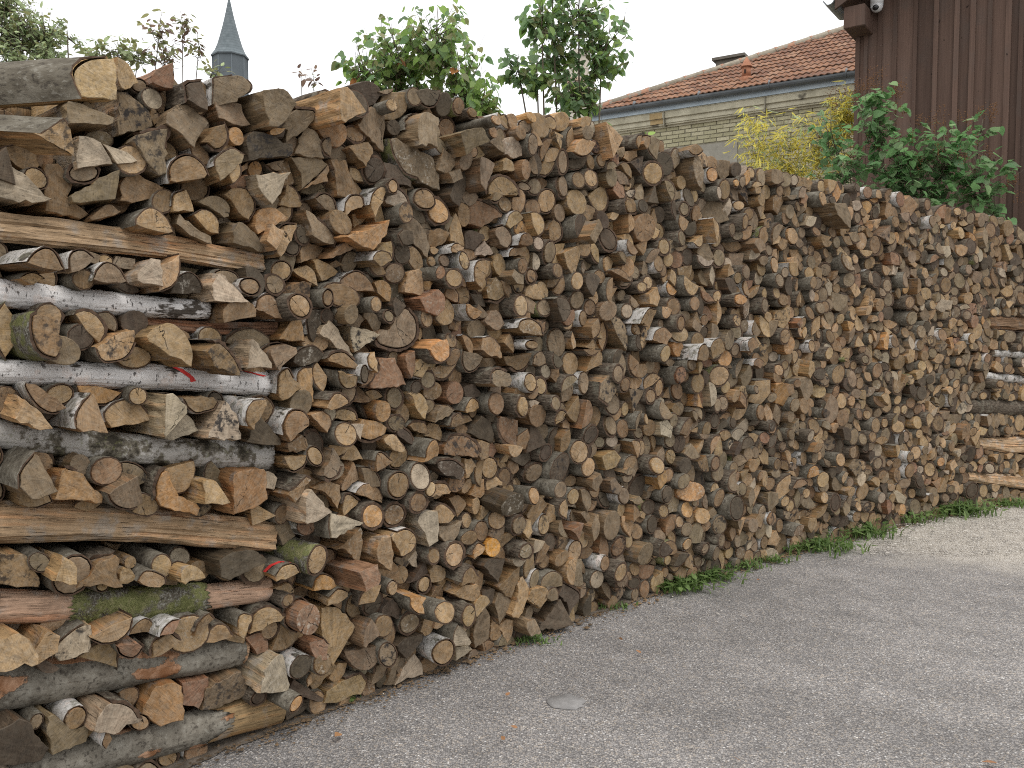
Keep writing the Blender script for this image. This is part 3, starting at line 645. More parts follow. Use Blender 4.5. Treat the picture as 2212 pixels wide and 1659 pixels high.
P b D 4|brown quarter log with dark rough bark, far above the bright orange round|2483,1456 -122,38 80,54 80,7* 47,-30* -13,-47* -71,-22
P t G 15|tan half-round log with smooth grey bark, far above and barnward of the grey-barked long log|663,745 -54,3* -44,26* -13,39* 24,22* 50,-10* 53,-30 19,-23 -35,-28
P g N 4|grey-brown quarter log, a little way on the spire side of the bright orange round|2010,655 -81,49 86,45 62,-9* 27,-38* -25,-43* -70,-4
P r N 25|reddish split wedge, a little way above and spireward of the peeled fresh-cut log|1385,596 -64,39 36,53 40,-16 26,-32 -38,-44
P t D 8|tan half-round log with dark rough bark, far above and barnward of the lowest long log|797,483 -42,2* -31,27* 2,43* 38,30* 67,-26 22,-25 -14,-29 -43,-21
P b N 8|brown split chunk, a little way on the spire side of the broad fungus-speckled slab|1495,2373 -74,6 -37,27 33,49 56,26 41,-10 10,-62 -29,-36
R gf D 8|fungus-speckled grey-brown round log with dark rough bark, far below the big fuzzy orange round|1734,292 60,54
R b D 12|brown round log with dark rough bark, some way above the peeled fresh-cut log|1745,853 58,53
P g N 6|grey-brown split chunk, a little way below the bright orange round|2327,221 -56,38 -31,87 85,15 46,-51 -6,-86 -37,-4
P d D 4|dark half-round log with dark rough bark, far above the red-painted half log|1259,1164 -45,28* -19,51* 20,41* 46,-3* 41,-48 -7,-58 -37,-10
R t M 8|large tan sawn round with green moss on top of its bark|4232,1337 111,73
P o D 18|fresh orange half-round log under the notched large grey round|1828,1529 -75,15 -18,42 31,54 52,13* 46,-27* 3,-55* -39,-42*
P g D 12|grey-brown quarter log with dark rough bark, far above and barnward of the red-painted half log|1304,1054 -67,-26 13,76 35,33 39,2* 12,-36* -33,-49*
P bm N 4|mould-stained brown split chunk, some way above and barnward of the thin reddish long log|1178,1775 -29,21 30,45 64,36 63,-19 12,-28 -38,-26 -63,-34 -38,6
R gc D -2|cracked grey-brown round log with dark rough bark, far above the pale-topped jutting log|1380,2539 47,49
P g D 4|grey-brown half-round log with dark rough bark, far below and barnward of the red-painted half log|1584,102 -51,5* -32,47* 35,36* 64,-4* 44,-38 -61,-47
P b B 10|brown quarter log with white birch bark, far below and barnward of the pale-topped jutting log|2228,1542 -71,-12 -59,49* 14,53* 69,4 69,-54 -23,-39
P b D 10|brown half-round log with dark rough bark, far below the pale-topped jutting log|1360,1503 -81,3* -50,32* 8,39* 58,0 71,-49 -6,-25
P wf D 6|fungus-speckled pale grey half-round log with dark rough bark, far above the notched large grey round|1682,2209 -69,-26* -54,19* 1,45* 51,23* 82,-21 -10,-39
P d N 6|dark split chunk above a dark split chunk, far below the red-painted half log|1190,126 -73,47 -55,76 38,-10 82,-47 73,-59 12,-30 -77,22
P t B 8|tan half-round log with white birch bark, just above and spireward of the pale-topped jutting log|1435,2145 -54,-32* -44,6* 1,45* 62,48* 75,4 10,-18 -50,-54
R gf M 6|fungus-speckled grey-brown round log with mossy bark, a little way above the notched large grey round|1679,1875 55,48
P t N 6|tan quarter log, a little way above and spireward of the big fuzzy orange round|1319,948 -82,27 -51,38* 2,41* 56,21 60,-34 41,-77 10,-27 -34,10
P g G 8|grey-brown half-round log with smooth grey bark, far below and barnward of the pale-topped jutting log|2107,1471 -61,34* -55,64 80,23 68,-12* 32,-42* -15,-49* -50,-18*
R bc G 8|cracked brown round log with smooth grey bark, just below the broad fungus-speckled slab|1831,2214 56,50
P b D 6|brown half-round log with dark rough bark, some way above the black-flecked birch pole|433,2013 -44,-26 -28,5* 2,32* 32,33* 64,3 12,-15 -38,-32
P g D 6|grey-brown half-round log below a tan split wedge, near the pale-topped jutting log|1318,2147 -67,5* -41,30* -2,42* 42,21* 64,-36 28,-47 -24,-16
P g N 8|grey-brown split wedge, just on the barn side of the broad fungus-speckled slab|1964,2396 -58,-39 -25,64 75,29 8,-55
P d D 2|dark quarter log with dark rough bark, far above the fresh orange half log|2188,2075 -62,32* -15,49* 69,30 69,3 -4,-59 -57,-54
P tr B 8|tan half-round log with white birch bark, just above the big fuzzy orange round|1522,922 -87,12* -59,39* -11,45* 42,14* 66,-33 61,-54 -12,-22
P w N 8|pale grey split chunk, some way above the topmost long split log|483,2210 -60,30 -31,23 20,13 53,-12 34,-22 -17,-33
R tk G 21|cracked tan round log with smooth grey bark, far below the fresh orange half log|1812,344 57,51
R bf D 6|fungus-speckled brown round log with dark rough bark, far below the big fuzzy orange round|1627,260 46,58
R dc G 6|cracked dark round log with smooth grey bark, some way above the notched large grey round|1715,1963 51,50
P r G 15|reddish half-round log with smooth grey bark, just above the grey-barked long log|454,536 -47,37 1,24 48,9* 37,-17* 12,-32* -15,-21* -36,0*
P wf N 8|fungus-speckled pale grey half-round log, some way on the barn side of the broad fungus-speckled slab|2386,2529 -69,11 -44,41* 19,55* 63,14* 70,-30 12,-52 -50,-39
P o G 10|orange half-round log above a tan half-round log, near the red-painted half log|1256,579 -56,-6* -38,31* 5,41* 54,12* 74,-31 13,-29 -52,-18
R b G 12|brown round log with smooth grey bark, far above the bright orange round|2247,1269 58,58
R rk N 4|cracked reddish round log, a little way below the fresh orange half log|2041,1326 55,56
P t G 12|tan half-round log with smooth grey bark, just above and barnward of the mossy long log|540,757 -48,-2* -29,28* 3,28* 44,0* 44,-29 -14,-26
P t D 8|tan half-round log with dark rough bark, far above the peeled fresh-cut log|1902,887 -76,-5* -49,30* -11,38* 62,25* 101,-28 33,-28 -60,-32
P t D 15|tan half-round log with dark rough bark, far above the big fuzzy orange round|1295,1334 -48,10* -22,38* 13,40* 58,8* 62,-18 21,-23 -31,-34 -53,-22
P r N 4|reddish half-round log, some way below the red-painted half log|997,379 -61,42* 10,42* 37,-6* 29,-40 -15,-39
R b N 8|brown round log, far below and barnward of the fresh orange half log|2577,1187 68,57
P bf N 8|fungus-speckled brown split wedge, some way above and spireward of the big fuzzy orange round|1157,1163 -60,10 15,36 40,15 57,-34 -52,-27
P t N 4|tan split wedge, some way below and barnward of the broad fungus-speckled slab|2055,2101 -33,-55 -44,33 -4,79 30,18 52,-74
P g N 18|grey-brown split wedge, far above the splintered orange stub|5565,2496 -108,-20 -163,57 43,77 125,-14 103,-100
P t N 8|tan quarter log, far on the barn side of the peeled fresh-cut log|2591,227 -85,1 -60,51* 46,38* 80,-16 20,-73
P b N 4|brown split chunk, a little way on the barn side of the pale-topped jutting log|1943,2056 -60,-38 -54,33 6,42 67,27 50,-13 -11,-51
P t N 8|tan quarter log, a little way below the fresh orange half log|1794,1292 -59,45 -28,64* 30,28* 51,-27 24,-75 -18,-35
R of N 8|fungus-speckled orange round log, far below the moss-topped sawn round|3950,614 106,61
P g N 15|grey-brown split chunk, a little way below and spireward of the peeled fresh-cut log|1441,321 -30,-15 -13,39 21,70 73,-14 -19,-45 -32,-34
P dM N 2|dark split chunk, just above and spireward of the fresh orange half log|1899,1621 -55,-18 -33,45 10,54 48,4 65,-39 -34,-47
P b B 12|brown quarter log with white birch bark, far below and barnward of the broad fungus-speckled slab|2155,1908 -51,-53* -45,7* -15,47* 32,55 56,47 32,-14 -10,-89
R bf N 4|fungus-speckled brown round log, a little way below the fresh orange half log|1901,1343 60,44
P t D 6|tan half-round log with dark rough bark, some way above the peeled fresh-cut log|1957,762 -61,2* -50,43* -5,54* 52,11* 69,-22 23,-46 -28,-42
R b G 6|brown round log above a brown round log, near the bright orange round|2198,638 58,54
R g G 15|grey-brown round log with smooth grey bark, some way below the pale-topped jutting log|1380,1687 43,44
P d N 10|dark split wedge, just below the bright orange round|2243,452 -71,17 -34,42 84,24 21,-83
P d N 8|dark split wedge, just on the spire side of the peeled fresh-cut log|1624,377 -56,25 9,50 60,-15 49,-54 -62,-7
R tc D 15|cracked tan round log with dark rough bark, some way below the bright orange round|2027,272 46,61
P df N 21|fungus-speckled dark half-round log, a little way above and barnward of the bright orange round|2294,781 -62,3* -18,55* 51,50* 58,-22* 20,-44* -49,-43
P w G 12|pale grey quarter log with smooth grey bark, some way below the bright orange round|2007,164 -59,-27* -42,42* -13,75 33,24 68,-38 56,-48 -42,-27
P tk N 4|cracked tan quarter log, a little way below and spireward of the pale-topped jutting log|1324,1873 -55,35 -29,40* 24,21* 64,-6 9,-43 -13,-48
R t G 6|tan round log with smooth grey bark, just above the bright orange round|2300,675 60,53
P bf B 15|brown half-round log below a orange round log, near the fresh orange half log|2446,1640 -73,-5* -53,31* 11,45* 72,10* 84,-50 -41,-32
P r G 12|reddish split wedge with smooth grey bark, far below the big fuzzy orange round|1237,312 -49,34 16,43* 38,10 19,-46 -24,-41
P t D 6|tan half-round log with dark rough bark, some way above the big fuzzy orange round|1397,1268 -54,2* -40,28* 5,33* 61,10* 74,-34 9,-25 -54,-13
P bf D 15|fungus-speckled brown quarter log with dark rough bark, some way above the red-painted half log|1116,1001 -46,0* -17,14* 33,51* 62,29 28,8 7,-32 -18,-54 -50,-17
P b G 15|brown half-round log with smooth grey bark, far above the big fuzzy orange round|1358,1421 -54,46 55,16* 46,-25* -3,-36* -43,-1*
P d D 2|dark quarter log with dark rough bark, some way above the bright orange round|2535,965 -123,10 -25,20 56,45* 83,-20* 9,-55
P b D 12|brown half-round log with dark rough bark, far below the fresh orange half log|2048,451 -54,-12* -42,25* -7,48* 34,49* 87,-19 39,-36 -8,-26 -48,-29
P t G 10|tan quarter log with smooth grey bark, some way above the red-painted half log|1141,1086 -58,33 38,30 43,7* 28,-17* -14,-34* -38,-20
P t G 10|tan half-round log with smooth grey bark, far above the red-painted half log|1276,1253 -65,29 -4,43* 31,18* 39,-16* 17,-55 -18,-19
R b B 12|brown round log with white birch bark, far below and spireward of the pale-topped jutting log|943,1783 38,34
P t G 15|tan half-round log dabbed with red paint, beside the mossy log end|1054,679 -41,-6* -25,19* 3,32* 40,25* 62,-12 -2,-28 -38,-29
P g N 2|grey-brown split chunk, some way on the spire side of the pale-topped jutting log|1158,1896 -36,18 -3,31 39,38 39,9 13,-55 -12,-31 -40,-11
P t B 10|tan quarter log with white birch bark, a little way above the pale-topped jutting log|1551,2186 -36,-29* -26,17* 8,52* 37,51 26,-11 -8,-80
R t D 15|tan round log with dark rough bark, far above the bright orange round|2393,1249 48,59
R ow D 12|orange round log with dark rough bark, far below and barnward of the pale-topped jutting log|2410,1748 48,58
P wo N 4|pale grey split wedge, a little way above and spireward of the big fuzzy orange round|1427,982 -38,-32 -23,5 29,74 61,-5 -29,-43
P t G 10|tan quarter log with smooth grey bark, far above and barnward of the grey-barked long log|889,498 -24,-2* -19,36* 4,48* 38,32 17,-26 2,-54 -17,-35
P to G 15|tan half-round log with smooth grey bark, some way below the fresh orange half log|1804,1084 -35,-30* -35,11* -8,45* 24,46* 51,11 45,-34 -41,-50
P t N 2|tan half-round log, some way below and spireward of the fresh orange half log|1741,1245 -47,50* -6,56* 36,12* 35,-25 9,-48 -27,-45
P g G 6|grey-brown half-round log with smooth grey bark, far below and barnward of the broad fungus-speckled slab|2355,2090 -25,-40 -50,2 -44,47* 6,56* 44,19* 50,-25* 19,-59
R b G 4|brown round log with smooth grey bark, just above and spireward of the peeled fresh-cut log|1710,511 47,44
R b N 4|brown round log, a little way below and barnward of the broad fungus-speckled slab|2103,2180 38,62
R gk G 12|grey-brown round log above a grey-brown quarter log, near the broad fungus-speckled slab|2493,2556 49,56
P t D 6|tan half-round log with dark rough bark, far above and spireward of the peeled fresh-cut log|1417,886 -38,3* -19,39* 14,38* 60,1 13,-28 -29,-53
P t N 4|tan split chunk, just above and barnward of the peeled fresh-cut log|1930,473 -51,25 -23,50 21,33 52,-4 49,-30 -2,-41 -46,-32
P o N 8|splintered bright orange stub sticking out of the far half of the pile|4953,1187 -88,75 -25,85 109,-7 89,-93 -20,-62 -65,1
R t B 8|tan round log with white birch bark, far above and spireward of the splintered orange stub|3811,1612 79,59
P b N 2|brown split wedge, some way below and spireward of the notched large grey round|1502,1332 -62,1 -5,53 67,-14 47,-23 -48,-16
P g N 6|grey-brown split chunk, a little way above and barnward of the fresh orange half log|2296,1671 -65,-1 -28,52 28,44 59,-14 21,-45 -16,-37
P t D 6|tan quarter log with dark rough bark, far above the peeled fresh-cut log|1667,1119 -61,23 -26,40 14,37* 55,-28 39,-43 -22,-29
P d D 4|dark half-round log with dark rough bark, a little way below the broad fungus-speckled slab|1815,2143 -78,-7* -41,37* 6,38* 54,6* 59,-30 21,-34 -21,-9
P to N 6|tan quarter log, a little way above the notched large grey round|1618,1800 -58,30 -9,44* 26,26* 40,-5* 35,-49 0,-34 -34,-12
P g D 4|grey-brown quarter log with dark rough bark, some way below the peeled fresh-cut log|1663,76 -25,-14 -4,60* 45,71* 25,-5 4,-63 -45,-49
P b D 10|brown half-round log with dark rough bark, far above and barnward of the lowest long log|729,539 -36,-16* -25,8* 4,32* 32,38* 53,6 17,-6 -12,-29 -33,-33
P t N 2|tan quarter log, some way below and spireward of the pale-topped jutting log|1247,1853 -55,14 5,36* 34,12* 42,-49 -26,-13
P g N 4|grey-brown split wedge, just above and spireward of the notched large grey round|1568,1664 -48,18 -38,61 44,3 34,-33 9,-49
P b G 12|brown half-round log with smooth grey bark, a little way above the big fuzzy orange round|1550,1055 -34,6* -24,33* 5,41* 69,-9 14,-30 -30,-41
P t N 2|tan half-round log, a little way above the big fuzzy orange round|1458,1087 -49,-16 -30,32* 17,40* 59,-28 2,-28
R o N 6|orange round log, far above and barnward of the topmost long split log|919,2348 30,35
P t G 12|tan half-round log with smooth grey bark, some way below the big fuzzy orange round|1320,513 -52,-26 -43,9* 2,38* 48,16* 47,-11 -3,-26
P g N 4|grey-brown split wedge, a little way below and barnward of the bright orange round|2541,376 -63,33 -50,54 51,35 58,-83 4,-38
P b B 15|brown half-round log with white birch bark, just below and barnward of the pale-topped jutting log|1528,1931 -49,-14* -35,13* -2,30* 42,22* 56,-12 -12,-39
P bo N 4|brown split wedge, a little way above the bright orange round|2199,839 -67,-16 -24,42 37,48 43,-30 12,-44
P t N 2|tan half-round log, some way above and barnward of the fresh orange half log|2356,1950 -44,9 -38,45* 6,62* 44,14* 38,-36* 12,-55 -19,-39
P t N 6|tan split wedge, some way above and spireward of the pale-topped jutting log|1276,2229 48,71 49,1 -41,-34 -56,-38
P b B 15|brown half-round log with white birch bark, just above the moss-topped sawn round|4111,1524 -71,1* -35,44* 40,55* 98,-23 -32,-76
P t N 8|tan quarter log, just above and spireward of the mossy long log|460,770 -22,13 -12,27* 15,24* 36,-15 5,-27 -23,-21
P t N 2|tan quarter log, some way below the fresh orange half log|1931,1144 -59,-12 -31,45 24,37* 41,1* 35,-46 -10,-25
R b D 8|brown round log with dark rough bark, a little way above the peeled fresh-cut log|1865,577 44,40
R bf G 6|brown round log below a brown half-round log, near the broad fungus-speckled slab|2358,2253 50,42
P r N 2|reddish split wedge, some way above the bright orange round|2288,1022 -64,22 28,41 60,-3 28,-32 -52,-29
R b G 12|brown round log with smooth grey bark, far below and spireward of the broad fungus-speckled slab|1282,1753 31,38
R tk D 4|cracked tan round log with dark rough bark, just above the peeled fresh-cut log|1848,437 41,43
R O N 8|bright orange round log, small and smooth, near the base of the pile|2254,545 47,46
R gf D 15|grey-brown round log above a grey-brown split wedge, near the bright orange round|2426,509 49,46
P b N 2|brown quarter log, just above and barnward of the peeled fresh-cut log|1951,374 -63,-8 -29,41 11,37* 42,-18* 39,-53
P t D 4|tan quarter log with dark rough bark, just below the red-painted half log|1114,578 -64,15 -31,26* 23,26* 52,-18 39,-26 18,-25 -36,2
R b G 6|brown round log below a brown round log, near the bright orange round|2114,616 50,38
P to G 8|tan half-round log with smooth grey bark, far above the bright orange round|2108,1263 -51,-20* -39,13* 2,42* 55,17* 67,-19 -34,-32
R to N 6|tan round log, far above and spireward of the moss-topped sawn round|3338,1994 55,55
P o G 18|fresh-cut orange log end with partly peeled grey bark near the base|1705,411 -43,40 29,28 40,22 13,-1 23,-45* -13,-40* -49,-3*
P w N 2|pale grey split wedge, some way below and barnward of the broad fungus-speckled slab|2244,2016 -47,5 13,54 74,-8 13,-26 -53,-26
P b D 4|brown half-round log with dark rough bark, some way below the fresh orange half log|1821,1181 -66,8* -39,31* 35,22* 68,-36 3,-26
P b B 18|brown half-round log with white birch bark, just above and spireward of the moss-topped sawn round|3926,1493 -89,-40* -55,34* 17,54* 72,0* 55,-48
P b B 12|brown half-round log with white birch bark, far above and spireward of the splintered orange stub|3597,1604 -85,-29* -44,28* 22,49* 82,7 24,-55
P dM N 2|dark split wedge, just above and barnward of the fresh orange half log|2013,1611 -55,56 -21,48 52,-12 35,-64 -11,-29
P w N 6|pale grey split wedge, a little way below and barnward of the peeled fresh-cut log|2067,68 -59,37 32,16 74,-16 -48,-37
"""
SMALL_LOGS = """
P t N 2||2416,86 -56,20 -4,46 42,30 29,-20 -11,-77
P o N 0||1915,1858 -4,61 12,62 34,-8 11,-43 -21,-57 -32,-15
P t N 4||1863,231 -41,-13 -19,51* 14,43* 41,-3* 19,-37* -14,-41
P g N 12||2507,91 -43,39 24,37* 46,-6* 59,-43 -30,-36 -56,9
P b D 2||2404,805 -50,-5* -24,39* 47,35* 74,-6 2,-30 -50,-32
P d D 4||1742,1145 -59,21* -23,42* 18,23* 44,-17* 33,-53 -13,-16
P r N 12||1719,1474 -30,37 21,57 26,-12 5,-64 -21,-19
R t N 6||3337,2136 52,55
P d N 4||1823,497 -74,-32 -10,14 34,56 55,-8 -5,-30
R o N 6||4321,1453 74,55
P b G 6||2007,1796 -43,6* -21,40* 19,38* 47,0* 35,-43 1,-31 -38,-11
P b N 2||2071,784 -44,34 14,43* 55,-7* -4,-61 -21,-9
R bm D 6||2549,1906 47,44
P t D 4||2300,867 -52,-9* -33,34* 17,38* 61,-4 48,-21 -40,-38
R b N 12||2448,2425 39,49
P t B 8||2407,2179 -53,-31* -34,24* 17,47* 62,16 30,-10 -21,-46
P b D 10||2003,1199 -49,-20* -38,17* 13,40* 59,7 53,-15 -38,-29
P d N 4||2156,1329 -57,23 20,37 62,-14 20,-29 -45,-17
P d N 8||1679,1725 -37,9 -17,45 49,7 23,-18 -18,-42
R d N 2||1704,2521 38,34
P g B 10||1926,1242 -55,-40 -44,5 17,39* 61,11 22,-16
P t N 2||2326,87 -36,79 22,23 54,-56 -10,-47 -29,2
R o G 6||3934,497 60,58
P b B 15||3422,1720 -86,-49* -39,11* 9,42* 90,34 26,-38
R tk G 6||5099,2309 67,67
P t N 6||2115,960 -30,-9 -24,47 24,42 54,-1 6,-31 -30,-49
P b D 4||2116,873 -48,3* -1,37* 47,36 40,-13 5,-35 -43,-29
R to G 12||2506,775 43,45
P d N 6||2243,288 -40,41 47,36 22,-28 -28,-49
R b G 8||4975,1851 86,49
P to B 15||2062,1712 -43,38 -21,35 55,2 49,-23* 19,-41* -21,-20* -38,9*
R d D 10||5420,1314 88,54
P t N 8||2501,606 -57,4 -18,41 29,38 36,-25 9,-58
R t G 15||1501,1730 31,34
R tm B 10||2051,1951 30,46
R t G 6||4885,2088 65,60
R t G 15||1590,499 31,36
P d B 4||2193,1777 -62,31* 27,30 51,-36 -15,-24
R to N 6||4101,434 62,51
R b N 4||6657,1379 92,61
R b G 10||2443,1948 39,41
P b N 10||1370,1951 -63,-34 18,38 54,15 -10,-19
P t B 15||1479,1489 -19,-18* -19,20* -4,39 19,42 23,-46 0,-37*
P b B 12||2460,2080 -50,-29* -44,16* 1,33* 47,5* 47,-26
R g G 6||1965,1948 36,33
R g D 8||1624,1684 32,32
R to N 8||5051,1528 61,62
P b N 6||2367,569 -51,22 6,31 58,18 13,-21 -26,-51
P to D 8||2157,550 -38,-16* -20,25* 16,41* 59,11 10,-25 -26,-36
R d B 15||1446,1441 23,38
R b G 10||6226,883 77,63
R t N 4||498,806 22,22
R r G 15||1854,1879 32,32
R o D 15||4346,1832 66,43
R t N 4||2180,761 30,43
R b G 8||2262,2583 36,32
R b N 6||2418,2665 32,40
P t N 8||2358,2443 -35,-34 -35,10 -10,31* 34,15* 46,-23
P w N 6||7294,1857 -104,-17 -39,59 86,47 76,-29 -19,-60
P b G 6||2061,1860 -51,3* -29,33* 11,23* 46,-14 40,-27 -17,-17
R b B 15||2461,1558 52,25
P b B 8||2433,2019 -54,-24* -48,8* -9,26* 55,6 55,-17
R o N 6||4479,1832 66,41
R g G 4||2513,2360 46,27
P g N 10||2283,2521 -58,1 -3,35 27,5 34,-41
P b N 4||951,2223 32,41 28,13 -3,-12 -44,-48 -14,7
R t N 4||5510,1185 63,52
R t G 18||2187,2612 36,27
P w N 2||1797,554 -37,10 16,47 27,-36 -6,-21
R to D 6||5940,1088 66,52
R b D 4||2163,2667 35,26
P b B 15||4510,1535 -27,-37* -49,21* 10,55* 73,9 -7,-48
R w D 12||5282,869 55,51
P b N 2||2374,945 -57,21 -7,34* 32,-7* 32,-49
P t B 10||2012,2002 -38,-22* -37,7* 2,27* 47,9 36,0 -10,-20
R b G 4||1902,1943 24,31
R o N 10||2506,2695 36,27
P g N -2||1899,296 -11,53 34,16 -6,-40 -17,-29
P t N 4||2227,714 -35,-25 -5,43 45,8 -5,-25
P w N 6||6518,2137 -72,-45 -38,40 79,46 31,-41
P o N 10||1073,2386 -31,-6 5,14 41,20 12,-9 -27,-19
R wo G 8||4454,470 36,50
R w N 4||6597,1258 58,46
P b N 2||1824,1940 -36,-8 -20,17* 17,11* 38,-20
P o N 6||7439,1533 -82,38 1,53 75,-39 6,-53
P b N 2||1390,1901 -25,3 2,16* 43,-4 -21,-15
P o N 6||4050,1177 -24,-28 -17,71 41,-43
R w N 4||7143,624 44,49
P t N 6||2419,639 -45,12* -13,25* 33,-10 26,-28
R w N 8||7571,558 34,38
R b M 8||5815,1415 29,16
"""
